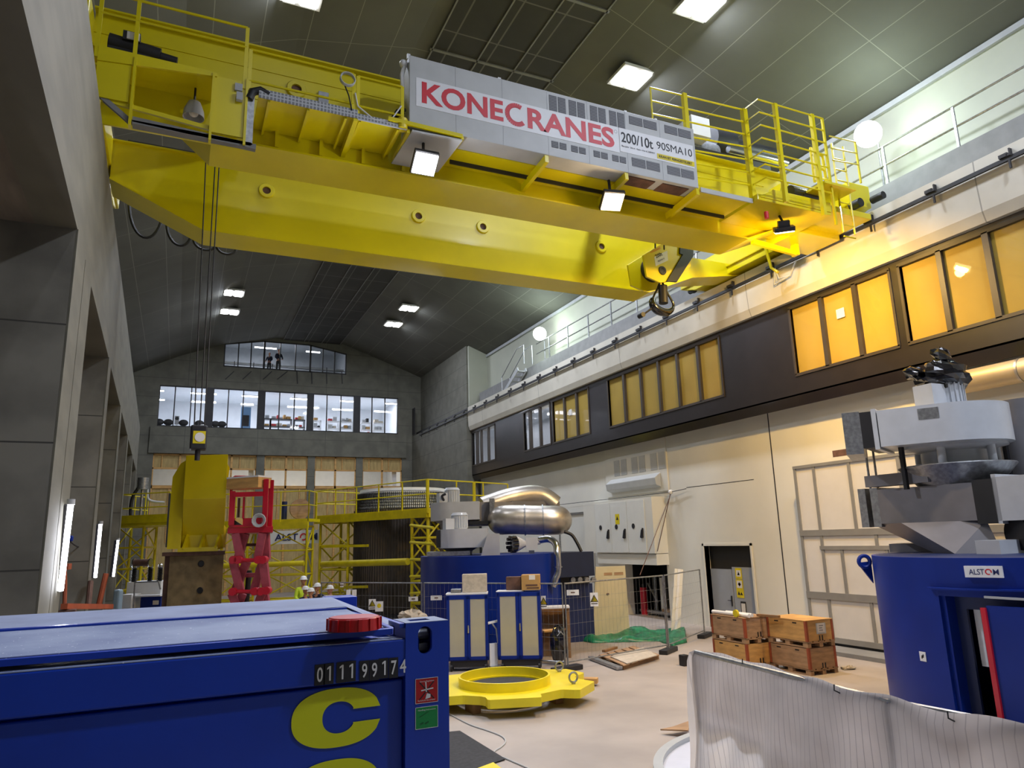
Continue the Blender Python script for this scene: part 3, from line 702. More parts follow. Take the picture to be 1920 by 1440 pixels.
# hand rails along the near walkway
def railing(pts, zs, m='crane_yellow', par=cr, r=.022, posts=True, ends=None, name='handrail'):
    o = MB()
    for z in zs: o.tube([(x, y, b+z) for x, y, b in pts], r, 6)
    if posts:
        for x, y, b in (ends or pts): o.box(x-.03, x+.03, y-.015, y+.015, b, b+max(zs))
    return o.build(name, m, par)
railing([(.62, 11.5, 10.5), (2.38, 11.5, 10.5)], (.3, .9)); railing([(2.46, 11.5, 10.48), (3.28, 11.5, 10.48)], (.3, .9))
railing([(-1.62, 11.5, 10.62), (-1.1, 11.5, 10.62), (.55, 11.5, 10.62)], (.8, 1.18)); 
# coil of cable on the rail
MB().tube([(2.25+.13*math.cos(t), 11.44-.004*t, 11.2+.13*math.sin(t)) for t in [i*.4 for i in range(48)]], .012, 6).build('cable_coil', 'cabinet_grey', cr)
MB().tube([(2.2, 11.43, 11.1), (2.28, 11.43, 10.9), (2.34, 11.43, 10.62)], .012, 6).build('cable_tail', 'black_rubber', cr)
MB().tube([(2.4, 11.46, 11.0), (2.45, 11.46, 10.75), (2.75, 11.46, 10.55), (3.05, 11.46, 10.6), (3.25, 11.46, 10.95)], .014, 6).build('white_cable', 'white_paint', cr)
MB().box(1.93, 2.12, 12.55, 12.6, 11.3, 11.62).build('junction_plate', 'galvanised_steel', cr)
MB().tube([(.95, 11.5, 10.6), (.8, 11.5, 10.66), (.68, 11.5, 10.6), (.63, 11.5, 10.45)], .07, 10).build('hose', 'black_rubber', cr)
# left end: fascia, posts, lower channel, hanging lamp, motor
le = MB(); le.prism([(-1.6, 10.56), (.12, 10.73), (.12, 10.8), (-1.6, 10.82)], (0, 11.48, 0), (1, 0, 0), (0, 0, 1), (0, .04, 0)); le.box(-1.6, .12, 11.52, 12.6, 10.76, 10.8)
le.build('end_platform', 'crane_yellow', cr)
lw = MB(); lw.box(-1.6, -1.13, 11.5, 11.54, 9.95, 10.6); lw.box(.06, .6, 11.5, 11.54, 9.72, 10.75); lw.box(-1.6, .6, 12.3, 12.34, 9.95, 10.76)
lw.build('end_panel', 'crane_yellow', cr)
for x, za, zb in ((-1.08, 9.55, 10.75), (.07, 9.55, 10.78), (.59, 9.58, 10.8)): MB().box(x-.02, x+.02, 11.46, 11.6, za, zb).build('end_post', 'crane_yellow', cr)
lc = MB(); lc.bar((-1.05, 11.55, 9.68), (.78, 11.55, 9.6), .1, .09); lc.bar((-1.5, 11.55, 9.98), (-1.05, 11.55, 9.62), .06, .08); lc.box(-1.05, .7, 11.5, 11.66, 9.6, 9.66); lc.build('lower_channel', 'grey_gallery_concrete', cr)
MB().bar((-1.5, 11.56, 9.95), (.08, 11.56, 9.8), .05, .07).build('end_rail', 'crane_yellow', cr)
MB().box(.6, .72, 11.5, 11.62, 9.62, 10.55).build('conduit_box', 'galvanised_steel', cr)
hl = MB().lathe([(.05, .3), (.1, .28), (.16, .12), (.17, 0), (.165, 0), (.15, .1), (.09, .26), (.04, .28)], (-.2, 12, 10.2), (0, 0, 1), 24).build('hanging_lamp', 'grey_paint', cr)
MB().ball((-.2, 12, 10.3), .08, 12, 8).build('bulb', 'white_paper', hl)
MB().tube([(-.2, 12, 10.48), (-.2, 12, 10.8)], .02, 6).build('cord', 'black_rubber', hl)
mo = MB(); mo.cyl((-1.5, 11.75, 11.1), .14, .75, 20, (1, 0, -.1)); mo.box(-1.5, -.9, 11.65, 11.9, 10.8, 10.98); mo.cyl((-.75, 11.75, 11.02), .09, .25, 16, (1, 0, -.1)); mo.box(-1.3, -1.05, 11.58, 11.7, 11.1, 11.26)
mo.build('drive_motor', 'dark_steel', cr)
MB().box(-1.24, -1.06, 11.56, 11.58, 11.11, 11.24).build('motor_plate', 'white_paper', cr)
MB().box(.4, .52, 11.46, 11.52, 10.55, 10.68).box(.43, .53, 11.42, 11.5, 10.36, 10.5).build('sensor', 'grey_paint', cr)
# right end: platform close to the rail with tall guard rails
rp_ = MB(); rp_.box(11.62, 13.95, 11.3, 12.6, 10.55, 10.7); rp_.box(13.0, 15.5, 11.4, 13.3, 10.75, 10.9); rp_.box(14.0, 15.5, 12.4, 13.5, 10.6, 11.3); rp_.prism([(11.65, 10.62), (13.95, 10.62), (13.95, 10.88), (12.1, 10.88)], (0, 11.28, 0), (1, 0, 0), (0, 0, 1), (0, .03, 0))
rp_.build('end_platform', 'crane_yellow', cr, bevel=.01)
def post(px, py, qx, qy, Y, w):
    a = P(px, py, Y=Y); b = P(qx, qy, Y=Y); MB().box(a.x-w/2, a.x+w/2, Y-w/2, Y+w/2, min(a.z, b.z), max(a.z, b.z)).build('guard_post', 'crane_yellow', cr)
YG = 11.55; YH = 10.95
post(1282, 176, 1288, 255, YG, .1); post(1394, 206, 1408, 378, YG, .12); post(1219, 164, 1223, 222, YG, .03)
post(1452, 195, 1468, 378, YH, .09); post(1521, 215, 1537, 402, YH, .09); post(1541, 222, 1559, 420, YH, .05)
a0 = P(1219, 164, Y=YG); a1 = P(1394, 206, Y=YG); b0 = P(1420, 186, Y=YH); b1 = P(1541, 222, Y=YH)
for k in range(7):
    dz = -.33*k; o = MB()
    pts = ([a0+V((0, 0, dz))] if k < 3 else [V((10.1, YG, a0.z+dz))]) + [a1+V((0, 0, dz-(a1.z-a0.z)*0)), b0+V((0, 0, dz)), b1+V((0, 0, dz))]
    o.tube(pts, .02, 6); o.build('guard_rail', 'crane_yellow', cr)
c0 = P(1555, 255, Y=YH); c1 = P(1603, 266, Y=YH+.3)
gt = MB()
for k in range(3): gt.tube([c0+V((0, 0, -.32*k)), c1+V((0, 0, -.32*k))], .018, 6)
gt.box(c1.x-.02, c1.x+.02, c1.y-.02, c1.y+.02, c1.z-1.15, c1.z); gt.build('gate_rail', 'crane_yellow', cr)
p0 = P(1562, 352, Y=YH+.1); MB().box(p0.x-.5, p0.x+.55, YH-.1, YH+.7, p0.z-.06, p0.z).build('gate_platform', 'crane_yellow', cr)
hp = MB(); q0 = P(1520, 278, Y=11.3)
hp.tube([q0+V((0, 0, -.9)), q0, q0+V((.5, .1, -.05)), q0+V((.52, .1, -.95))], .04, 8); hp.tube([q0+V((0, 0, -.4)), q0+V((.5, .1, -.45))], .03, 8); hp.build('ladder_hoop', 'brass_yellow', cr)
ld = MB()
for k in range(9): ld.tube([(14.35, 11.35, 10.9-.3*k+1.6), (14.75, 11.35, 10.9-.3*k+1.6)], .018, 6)
for x in (14.35, 14.75): ld.tube([(x, 11.35, 10.2), (x, 11.35, 12.6)], .025, 6)
ld.build('ladder', 'crane_yellow', cr)
q0 = P(1500, 375, Y=11.6); mm = MB(); mm.cyl(q0+V((-.35, 0, .12)), .19, .8, 20, (1, 0, -.05)); mm.build('travel_motor', 'black_plastic_wrap', cr)
MB().prism([(0, 0), (.45, -.05), (.3, .3), (.05, .25)], q0+V((-.3, .3, .3)), (1, 0, 0), (0, 0, 1), (0, .4, 0)).build('gear_cover', 'crane_yellow', cr)
q0 = P(1596, 388, Y=11.9); MB().cyl(q0, .12, .3, 18, (0, -1, 0)).build('buffer', 'black_rubber', cr)
MB().box(12.0, 12.75, 12.3, 12.5, 10.72, 11.05).build('control_box', 'white_paint', cr)
q0 = P(1437, 402, Y=11.4); MB().cyl(q0+V((0, 0, -.1)), .05, .16, 14).build('signal_lamp', 'red_lettering', cr)
# current collector arm reaching to the conductor rail
cl = MB(); cl.bar((13.0, 13.0, 10.42), (14.6, 13.1, 10.36), .1, .12); cl.box(14.55, 14.65, 13.0, 13.2, 10.3, 10.7); cl.bar((13.05, 13.0, 10.45), (12.9, 13.0, 10.72), .06, .06); cl.build('collector_bracket', 'crane_yellow', cr)
ar = MB(); ar.tube([(15.45, 14.95, 11.4), (15.55, 14.9, 10.75), (15.58, 14.7, 10.55)], .045, 8); ar.build('collector_arm', 'crane_yellow', cr)
for k in range(3): MB().tube([(15.58, 14.8, 10.7), (15.6, 14.7+.1*k, 10.35-.06*k), (15.62, 14.3, 10.3), (15.66, 14.05, 10.68)], .025, 6).build('collector_cable', 'cabinet_grey', cr)
# cable festoon under the far girder, left
def loop(xa, za, xb, zb, xm, zm):
    pts = []
    for i in range(17):
        t = i/16; a = PI*t; x = xa+(xb-xa)*(.5-.5*math.cos(a)); z = za+(zb-za)*t - (min(za, zb)-zm)*math.sin(a) - abs(za-zb)*0; pts.append((x, 18.5, z))
    MB().tube(pts, .035, 8).build('festoon_cable', 'black_rubber', cr)
loop(-1.6, 11.6, -.84, 11.3, 0, 10.42); loop(-.74, 11.1, -.16, 10.85, 0, 10.36); loop(-.1, 10.7, .4, 10.6, 0, 10.4); loop(.44, 10.62, .9, 10.6, 0, 10.4)
MB().box(-1.8, 13, 18.46, 18.54, 11.6, 11.7).build('festoon_rail', 'dark_steel', cr)

# trolley and main hook
tr = thing('crane_trolley', 'dark crane trolley with grey hoist drum riding on the yellow girders behind the rails', 'trolley', (13.3, 15, 12.3))
t_ = MB(); t_.box(10.6, 13.9, 12.95, 13.25, 12.28, 12.75); t_.box(10.6, 13.9, 16.85, 17.2, 12.28, 12.6); t_.box(10.6, 10.9, 13.25, 16.85, 12.3, 12.6); t_.box(13.6, 13.9, 13.25, 16.85, 12.3, 12.6); t_.build('trolley_frame', 'dark_steel', tr)
MB().cyl((10.9, 14, 13.25), .42, 1.9, 32, (1, 0, 0)).build('hoist_drum', 'galvanised_steel', tr)
MB().box(11.55, 12.15, 13.2, 13.8, 13.3, 13.85).build('control_case', 'white_paint', tr)
h = MB(); h.cyl((12.75, 13.9, 13.75), .36, .7, 24, (1, 0, 0)); h.cyl((13.3, 13.9, 13.72), .26, 1.7, 24, (1, 0, 0)); h.build('hoist_motor', 'black_rubber', tr)
MB().lathe([(0, .02), (.1, .02), (.1, 0), (.2, 0), (.2, -.25), (.23, -.25)], (15.1, 13.9, 13.72), (1, 0, 0), 24).build('motor_cap', 'galvanised_steel', tr)
MB().cyl((12.9, 13.4, 13.25), .1, 2.1, 14, (1, 0, 0)).build('drive_shaft', 'polished_steel', tr)
for x in (11.7, 12.0): MB().tube([(x, 15.2, 12.3), (x-.1, 15.2, 10.9)], .022, 6).build('hoist_rope', 'dark_steel', tr)
for k in range(3): MB().tube([(12.3+.18*k, 15.4, 12.3), (12.2+.1*k, 15.3, 10.9)], .022, 6).build('hoist_rope', 'dark_steel', tr)
# hook block (seen side-on, tilted hexagonal cheek plates)
YK = 15.2
hk = thing('hook_block', 'large yellow 200t hook block with black hook hanging under the crane', 'hook block', (11.9, YK, 9.0))
def K(px, py): q = P(px, py, Y=YK); return (q.x, q.z)
s4 = 1/6
def k4(x, y): return K(1180+x*s4, 420+y*s4)
ch = [k4(*p) for p in ((155, 350), (430, 180), (640, 225), (720, 290), (690, 480), (480, 640), (350, 660), (195, 590))]
for dy in (0, .75): MB().prism(ch, (0, YK+dy, 0), (1, 0, 0), (0, 0, 1), (0, .07, 0)).build('cheek_plate', 'crane_yellow', hk, bevel=.01)
c_ = k4(420, 420); MB().cyl((c_[0], YK+.07, c_[1]), .36, .68, 32, (0, 1, 0)).build('sheave', 'dark_steel', hk)
bb = [k4(*p) for p in ((560, 215), (710, 225), (705, 370), (520, 660), (410, 650), (590, 350), (555, 340))]
MB().prism(bb, (0, YK-.06, 0), (1, 0, 0), (0, 0, 1), (0, .05, 0)).build('guard_strap', 'black_rubber', hk)
pl = [k4(*p) for p in ((280, 370), (425, 300), (435, 410), (295, 475))]
MB().prism(pl, (0, YK-.008, 0), (1, 0, 0), (0, 0, 1), (0, .008, 0)).build('rating_label', 'white_paint', hk)
rd = V((pl[1][0]-pl[0][0], 0, pl[1][1]-pl[0][1])); ud = V((-rd.z, 0, rd.x)); o = V((pl[0][0], YK-.012, pl[0][1]))
text('rating_lettering', '200t', 'black_lettering', hk, V((pl[3][0], YK-.012, pl[3][1]))+rd*.28+ud*.35, rd, ud, .11, .26, bold=.02)
text('rating_lettering', '90SMA10', 'black_lettering', hk, V((pl[3][0], YK-.012, pl[3][1]))+rd*.28+ud*.12, rd, ud, .05, .26)
text('rating_lettering', 'KONECRANES', 'red_lettering', hk, V((pl[3][0], YK-.012, pl[3][1]))+rd*.12+ud*.72, rd, ud, .05, .4)
c2 = k4(370, 525); MB().lathe([(0, .02), (.05, .02), (.06, .03), (.12, .03), (.13, 0)], (c2[0], YK, c2[1]), (0, -1, 0), 24).build('axle_cap', 'dark_steel', hk)
a = k4(460, 650); b = k4(470, 850); MB().tube([(a[0], YK+.35, a[1]), (b[0], YK+.35, b[1])], .13, 16).build('hook_shank', 'dark_steel', hk)
cx, czz = k4(465, 860)
hkb = MB(); pts = []
for i in range(25):
    t = PI*(-1.12+1.24*i/24); pts.append((cx+.36*math.cos(t), YK+.35, czz+.02+.3*math.sin(t)*.85))
hkb.tube(pts, [.04+.085*math.sin(PI*min(1, .15+i/24)) for i in range(25)], 12)
hkb.tube([(cx-.36, YK+.35, czz+.1), (cx-.15, YK+.35, czz+.45), (cx, YK+.35, czz+.75)], .03, 8); hkb.tube([(cx+.34, YK+.35, czz+.1), (cx+.12, YK+.35, czz+.45), (cx, YK+.35, czz+.75)], .03, 8)
hkb.build('hook', 'black_plastic_wrap', hk)
c3 = k4(230, 980); MB().cyl((c3[0], YK+.3, c3[1]), .07, .2, 14, (0, 1, 0)).tube([(c3[0], YK+.35, c3[1]), (cx-.3, YK+.35, czz-.1)], .03, 8).build('safety_latch', 'dark_steel', hk)
# auxiliary hoist hook over the tall yellow beam
ax = thing('auxiliary_hook', 'small dark hook block hanging on thin ropes above the tall yellow box', 'hook block', (.25, 15, 4.9))
MB().box(.1, .4, 14.86, 15.14, 4.95, 5.42).build('hook_body', 'dark_steel', ax, bevel=.03)
MB().cyl((.27, 14.86, 5.18), .09, .02, 20, (0, -1, 0)).build('round_label', 'white_paper', ax); MB().box(.15, .37, 14.85, 14.86, 5.06, 5.3).build('label_plate', 'brass_yellow', ax)
MB().tube([(.25, 15, 4.95), (.25, 15, 4.75)], .05, 10).build('hook_shank', 'dark_steel', ax)
for x0_, x1_ in ((.16, .02), (.26, .22), (.34, .3)): MB().tube([(x0_, 15, 5.4), (x1_, 15, 12.25)], .014, 6).build('rope', 'black_rubber', ax)
hs = thing('auxiliary_hoist', 'small hoist unit carried between the girders above the thin ropes', 'hoist', (.2, 15, 12.3))
MB().box(-.5, .9, 14.7, 15.3, 12.25, 12.8).build('hoist_body', 'dark_steel', hs); MB().box(-.3, .7, 13.4, 16.7, 12.22, 12.3).build('crossbar', 'dark_steel', hs)
# ------------------------------------------------------------------ foreground: the offshore container
CYF = 2.73
ct = thing('container', 'blue offshore container with dusty lid and large yellow letters in the foreground', 'container', (-.5, 4, 0))
cx0, cx1 = -2.0, .97
body = MB(); body.box(cx0+.05, .80, CYF+.03, 4.4, .1, 2.6); body.box(cx0, cx1-.16, CYF+.004, CYF+.1, 2.613, 2.745); body.box(cx0, cx1, CYF, 4.47, 0, .16); body.box(.8, .95, CYF+.15, 4.4, .1, 2.6); body.box(.78, .95, CYF+.12, 4.4, 2.6, 2.745); body.box(cx0, cx1-.1, CYF+.05, 4.45, 2.6, 2.74)
body.build('body', 'container_blue', ct, bevel=.006)
for xp in (.885, cx0-.08):
    for yp in (CYF, 4.3):
        if xp == .885 and yp == CYF: continue
        MB().box(xp-.085, xp+.085, yp, yp+.17, 0, 2.8).build('corner_post', 'container_blue', ct, bevel=.004)
# near corner post with the oblong lifting hole
pm = MB(); x0_, x1_, z0_, z1_ = .80, .97, 2.6, 2.80
hcx, hcz, hr, hh = P(797, 1200, Y=CYF).x, P(797, 1200, Y=CYF).z, .0275, .022
N = 40; ins = []; outs = []
for i in range(N):
    t = 2*PI*i/N; ca_, sa_ = math.cos(t), math.sin(t)
    ins.append((hcx+hr*ca_, hcz+hr*sa_+(hh if sa_ > 0 else -hh)))
    k = min(((x1_-hcx)/ca_ if ca_ > 1e-6 else 9e9), ((x0_-hcx)/ca_ if ca_ < -1e-6 else 9e9), ((z1_-hcz)/sa_ if sa_ > 1e-6 else 9e9), ((z0_-hcz)/sa_ if sa_ < -1e-6 else 9e9))
    outs.append((hcx+k*ca_, hcz+k*sa_))
for cx_, cz_ in ((x0_, z0_), (x1_, z0_), (x1_, z1_), (x0_, z1_)):
    j = min(range(N), key=lambda i: (outs[i][0]-cx_)**2+(outs[i][1]-cz_)**2); outs[j] = (cx_, cz_)
vs = [V((a, CYF, b)) for a, b in outs]+[V((a, CYF, b)) for a, b in ins]+[V((a, CYF+.018, b)) for a, b in ins]
fs_ = []
for i in range(N):
    j = (i+1) % N; fs_ += [(i, j, N+j, N+i), (N+i, N+j, 2*N+j, 2*N+i)]
pm.add(vs, fs_); pm.box(x0_, x1_, CYF, CYF+.17, 0, 2.6); pm.box(x0_, x0_+.015, CYF+.002, CYF+.17, 2.6, 2.8); pm.box(x1_-.015, x1_, CYF+.002, CYF+.17, 2.6, 2.8)
pm.box(x0_, x1_, CYF+.155, CYF+.17, 2.6, 2.8); pm.box(x0_-.02, x0_+.035, CYF+.01, CYF+.17, 2.785, 2.8); pm.box(x1_-.055, x1_, CYF+.01, CYF+.17, 2.785, 2.8); pm.box(x0_, x1_, CYF+.002, CYF+.055, 2.785, 2.7995); pm.box(x0_, x1_, CYF+.115, CYF+.17, 2.785, 2.8)
post_ = pm.build('corner_post', 'container_blue', ct)
MB().box(x0_, x1_, CYF+.001, CYF+.055, 2.8, 2.802).box(x0_, x1_, CYF+.115, CYF+.17, 2.8, 2.802).box(x0_, x0_+.035, CYF+.055, CYF+.115, 2.8, 2.802).box(x1_-.055, x1_, CYF+.055, CYF+.115, 2.8, 2.802).build('top_dust', mat('dusty_grey', '#9aa3b8', .8, var=.08), post_)
MB().cyl((hcx-.03, CYF+.1, hcz+.01), .022, .07, 14, (1, 0, 0)).box(hcx-.03, hcx+.03, CYF+.06, CYF+.15, hcz-.045, hcz-.02).build('lifting_pin', 'galvanised_steel', post_)
# lid: two shallow dusty sheets meeting at a ridge
DST = mat('dusty_lid', '#7d8aae', .75, var=.1, scale=3.5, col2='#97a2bd', bump=.12)
DS2 = mat('dusty_lid_edge', '#8d97b4', .75, var=.1, scale=5)
ld_ = MB()
a = [(cx0, 2.78, 2.786), (.735, 2.80, 2.786), (.70, 3.30, 2.818), (cx0, 3.30, 2.822)]
ld_.add(a+[(x, y, z-.012) for x, y, z in a], [(0, 1, 2, 3), (4, 7, 6, 5), (0, 4, 5, 1), (1, 5, 6, 2), (2, 6, 7, 3), (3, 7, 4, 0)])
ld_.build('lid_sheet', 'dusty_lid', ct)
ld_ = MB()
a = [(cx0, 3.32, 2.832), (.70, 3.32, 2.827), (.715, 3.75, 2.842), (cx0, 3.75, 2.85), (cx0, 4.38, 2.78), (.8, 4.38, 2.78)]
vs = a+[(.86, 3.1, 2.77), (.86, 4.38, 2.74), (.78, 2.82, 2.78)]
ld_.add(vs, [(0, 1, 2, 3), (3, 2, 5, 4), (1, 6, 7, 5, 2), (1, 8, 6)])
ld_.build('lid_sheet', 'dusty_lid_edge', ct)
le_ = MB(); le_.box(cx0, .76, 2.765, 2.80, 2.762, 2.782); le_.bar((cx0, 3.31, 2.822), (.70, 3.31, 2.818), .02, .014)
le_.build('lid_edge', 'container_blue', ct)
MB().box(cx0, .79, CYF+.006, CYF+.09, 2.745, 2.7475).build('rail_dust', 'dusty_lid', ct)
def specks(m):
    nt = m.node_tree; b = nt.nodes['Principled BSDF']; src = b.inputs['Base Color'].links[0].from_socket
    tc = nt.nodes.new('ShaderNodeTexCoord'); n = nt.nodes.new('ShaderNodeTexNoise'); n.inputs['Scale'].default_value = 85; n.inputs['Detail'].default_value = 2
    nt.links.new(tc.outputs['Object'], n.inputs['Vector']); r = nt.nodes.new('ShaderNodeValToRGB'); r.color_ramp.elements[0].position = .7; r.color_ramp.elements[1].position = .74
    mx = nt.nodes.new('ShaderNodeMix'); mx.data_type = 'RGBA'; nt.links.new(n.outputs['Fac'], r.inputs['Fac']); nt.links.new(r.outputs['Color'], mx.inputs['Factor'])
    nt.links.new(src, mx.inputs['A']); mx.inputs['B'].default_value = lin('#d5d9e2'); nt.links.new(mx.outputs['Result'], b.inputs['Base Color'])
specks(DST)
# red filler cap
c0_ = P(664, 1180, Z=2.792); cp_ = MB(); prf = [(0, .046), (.086, .046), (.093, .04), (.096, 0)]
cp_.lathe(prf, c0_, (0, 0, 1), 48)
for i in range(14):
    t = 2*PI*i/14; cp_.box(-.007, .007, .09, .1, .001, .042, Matrix.Translation(c0_) @ Matrix.Rotation(t, 4, 'Z'))
cp_.build('filler_cap', 'red_plastic', ct)
# number
sd = 240/1571
for i, (ch_, xx, yt, yb) in enumerate((('0', 352, 212, 388), ('1', 476, 200, 372), ('1', 630, 185, 355), ('1', 748, 172, 340), ('9', 905, 162, 335), ('9', 1027, 150, 325), ('1', 1148, 135, 302), ('7', 1263, 124, 295), ('4', 1370, 108, 275))):
    wds = {'0': 76, '1': 52, '9': 66, '7': 68, '4': 78}[ch_]
    p = P(540+xx*sd, 1220+yb*sd, Y=CYF); q = P(540+(xx+wds)*sd, 1220+(yt+4)*sd, Y=CYF)
    if i < 8:
        m_ = (p.x+q.x)/2; MB().box(m_-.0175, m_+.0175, CYF+.001, CYF+.004, p.z-.012, p.z+.058).build('number_patch', 'black_lettering', ct)
    if ch_ == '1':
        w_ = q.x-p.x; MB().prism([(w_-.006, 0), (w_, 0), (w_, .049), (w_-.005, .049), (w_-.0135, .043), (w_-.0135, .037), (w_-.006, .041)], (p.x, CYF-.0006, p.z), (1, 0, 0), (0, 0, 1), (0, .0006, 0)).build('number_digit', 'white_lettering', ct); continue
    text('number_digit', ch_, 'white_lettering', ct, (p.x, CYF-.0005, p.z), (1, 0, 0), (0, 0, 1), .049 if ch_ != '4' else .047, q.x-p.x, bold=.012)
# big yellow letters on the recessed side
YR = CYF+.029
def big(cz, closed):
    ox, oz, ix, iz = .158, .098, .058, .0525; xc = P(632, 1345, Y=YR).x
    def sup(t, a, b, e): c, s = math.cos(t), math.sin(t); return (math.copysign(abs(c)**e, c)*a, math.copysign(abs(s)**e, s)*b)
    g0 = .19; t0 = 0 if closed else .0
    o_, i_ = [], []; n = 64
    for k in range(n+1):
        t = t0+(2*PI-2*t0)*k/n; o_.append(sup(t, ox, oz, .86)); i_.append(sup(t, ix, iz, .92))
    m = MB()
    if closed:
        pairs = list(zip(o_, i_))
    else:
        gap = .022
        pairs = [(a, b) for a, b in zip(o_, i_) if not (a[0] > 0 and abs(a[1]) < gap)]
        f_ = lambda lst, x, s: (x, s*gap)
        pairs = [((ox*.985, gap), (ix*.86, gap))]+[(a, b) for a, b in pairs if not (a[0] > 0 and abs(b[1]) < gap*1.05)]+[((ox*.985, -gap), (ix*.86, -gap))]
    vs, fs = [], []
    for a, b in pairs: vs += [(xc+a[0], YR-.003, cz+a[1]), (xc+b[0]+.006, YR-.003, cz+b[1])]
    for k in range(len(pairs)-1): fs.append((2*k, 2*k+1, 2*k+3, 2*k+2))
    return m.add(vs, fs)
zc = P(632, 1345, Y=YR).z
big(zc, False).build('letter_C', 'yellow_lettering', ct); big(zc-.235, True).build('letter_O', 'yellow_lettering', ct)
MB().box(cx0, .8, YR-.002, YR, zc-.8, zc-.79).build('panel_seam', 'navy_blue', ct)
# stickers on the post
r0_ = P(779, 1320, Y=CYF); r1_ = P(820.5, 1269, Y=CYF)
rs = MB().box(r0_.x, r1_.x, CYF-.0015, CYF, r0_.z, r1_.z).build('red_sticker', 'red_plastic', ct)
cxs, czs = (r0_.x+r1_.x)/2, (r0_.z+r1_.z)/2
xs_ = MB()
for s in (-1, 1): xs_.bar((cxs-.028, CYF-.002, czs-s*.03), (cxs+.028, CYF-.002, czs+s*.03), .0008, .004)
xs_.build('cross_mark', 'black_lettering', rs)
pg = MB(); pg.bar((cxs-.022, CYF-.0024, czs+.001), (cxs+.025, CYF-.0024, czs+.006), .0008, .004); pg.bar((cxs-.002, CYF-.0024, czs-.005), (cxs-.004, CYF-.0024, czs+.03), .0008, .004); pg.prism([(-.006, -.03), (.014, -.026), (.014, -.014), (0, -.01)], (cxs, CYF-.0026, czs), (1, 0, 0), (0, 0, 1), (0, .0008, 0)); pg.build('forklift_pictogram', 'white_lettering', rs)
text('sticker_lettering', 'Security Regulations', 'white_lettering', rs, (r0_.x+.016, CYF-.002, r1_.z-.014), (1, 0, 0), (0, 0, 1), .007, .055)
text('sticker_lettering', 'No forks for this container', 'white_lettering', rs, (r0_.x+.008, CYF-.002, r0_.z+.007), (1, 0, 0), (0, 0, 1), .006, .068)
g0_ = P(779, 1368, Y=CYF); g1_ = P(820.5, 1322, Y=CYF)
gs = MB().box(g0_.x, g1_.x, CYF-.0015, CYF, g0_.z, g1_.z).build('green_sticker', mat('sticker_green', '#0a8a45', .5, var=.05), ct)
text('sticker_lettering', 'Handling Instructions', 'white_lettering', gs, (g0_.x+.009, CYF-.002, g1_.z-.014), (1, 0, 0), (0, 0, 1), .007, .068)
MB().bar((g0_.x+.015, CYF-.002, g1_.z-.034), (g0_.x+.05, CYF-.002, g1_.z-.018), .0006, .002).bar((g0_.x+.018, CYF-.002, g0_.z+.016), (g0_.x+.03, CYF-.002, g0_.z+.02), .0006, .005).bar((g0_.x+.036, CYF-.002, g0_.z+.016), (g0_.x+.05, CYF-.002, g0_.z+.022), .0006, .005).build('pictogram', 'dark_green' if 'dark_green' in MATS else mat('dark_green', '#0b5a30', .5), gs)
for st, m_ in ((rs, 'white_lettering'), (gs, 'white_lettering')):
    a, b = (r0_, r1_) if st is rs else (g0_, g1_); o = MB(); e = .0015
    for p, q in (((a.x, a.z), (b.x, a.z)), ((b.x, a.z), (b.x, b.z)), ((b.x, b.z), (a.x, b.z)), ((a.x, b.z), (a.x, a.z))): o.bar((p[0], CYF-.0016, p[1]), (q[0], CYF-.0016, q[1]), .0008, e)
    o.build('sticker_border', m_, st)
# crumpled white sheet behind the post
def crumple(c, r, sc, seed, n=14, m=10, amt=.35):
    rnd = random.Random(seed); mb = MB(); mb.ball(c, r, n, m, sc); c = V(c)
    mb.v = [c+(p-c)*(1+rnd.uniform(-amt, amt)) for p in mb.v]; mb.sm = [False]*len(mb.sm); return mb
q = P(772, 1157, t=18.4)
tagit(crumple((q.x, q.y, q.z-.02), .3, (1.1, .7, .6), 3).build('crumpled_sheet', 'styrofoam'), 'crumpled pale plastic bundle just behind the container corner post', 'plastic sheet')
tagit(MB().box(q.x-.4, q.x+.35, q.y-.3, q.y+.3, 0, q.z-.2).build('dark_case', 'dark_steel', bevel=.03), 'dark case under the crumpled plastic bundle behind the container', 'case')

# ------------------------------------------------------------------ tarpaulin covered fence
TAR = seams('fence_tarpaulin', '#e4dfdc', '#c3bebd', 0, .06, .006, axes='XY', var=.14, scale=1.4, bump=.5, rough=.55)  # line colour paints the mesh wires' shadows showing through the cloth
def translucent(m, amt):
    nt = m.node_tree; b = nt.nodes['Principled BSDF']; o = [n for n in nt.nodes if n.type == 'OUTPUT_MATERIAL'][0]
    tr_ = nt.nodes.new('ShaderNodeBsdfTranslucent'); mx = nt.nodes.new('ShaderNodeMixShader'); mx.inputs['Fac'].default_value = amt
    nt.links.new(b.inputs['Base Color'].links[0].from_socket, tr_.inputs['Color'])
    nt.links.new(b.outputs[0], mx.inputs[1]); nt.links.new(tr_.outputs[0], mx.inputs[2]); nt.links.new(mx.outputs[0], o.inputs['Surface'])
translucent(TAR, .68)
tp = [P(*p, Z=2.0) for p in ((1293, 1222), (1299, 1217), (1399, 1239), (1440, 1250), (1567, 1287), (1660, 1307), (1773, 1337), (1835, 1345), (1920, 1358))]
tp[0] = tp[1]+V((-.06, .02, -.03)); tp.append(tp[-1]+V((.08, -.9, 0)))
tf = thing('covered_fence', 'site fence wrapped in translucent grey tarpaulin in the right foreground', 'fence', (4.45, 4, 0))
def lerp_poly(pts, n):
    L = [0]
    for a, b in zip(pts, pts[1:]): L.append(L[-1]+(b-a).length)
    out = []
    for i in range(n+1):
        s = L[-1]*i/n; k = 0
        while k < len(pts)-2 and L[k+1] < s: k += 1
        f = (s-L[k])/max(1e-6, L[k+1]-L[k]); out.append(pts[k].lerp(pts[k+1], min(1, max(0, f))))
    return out
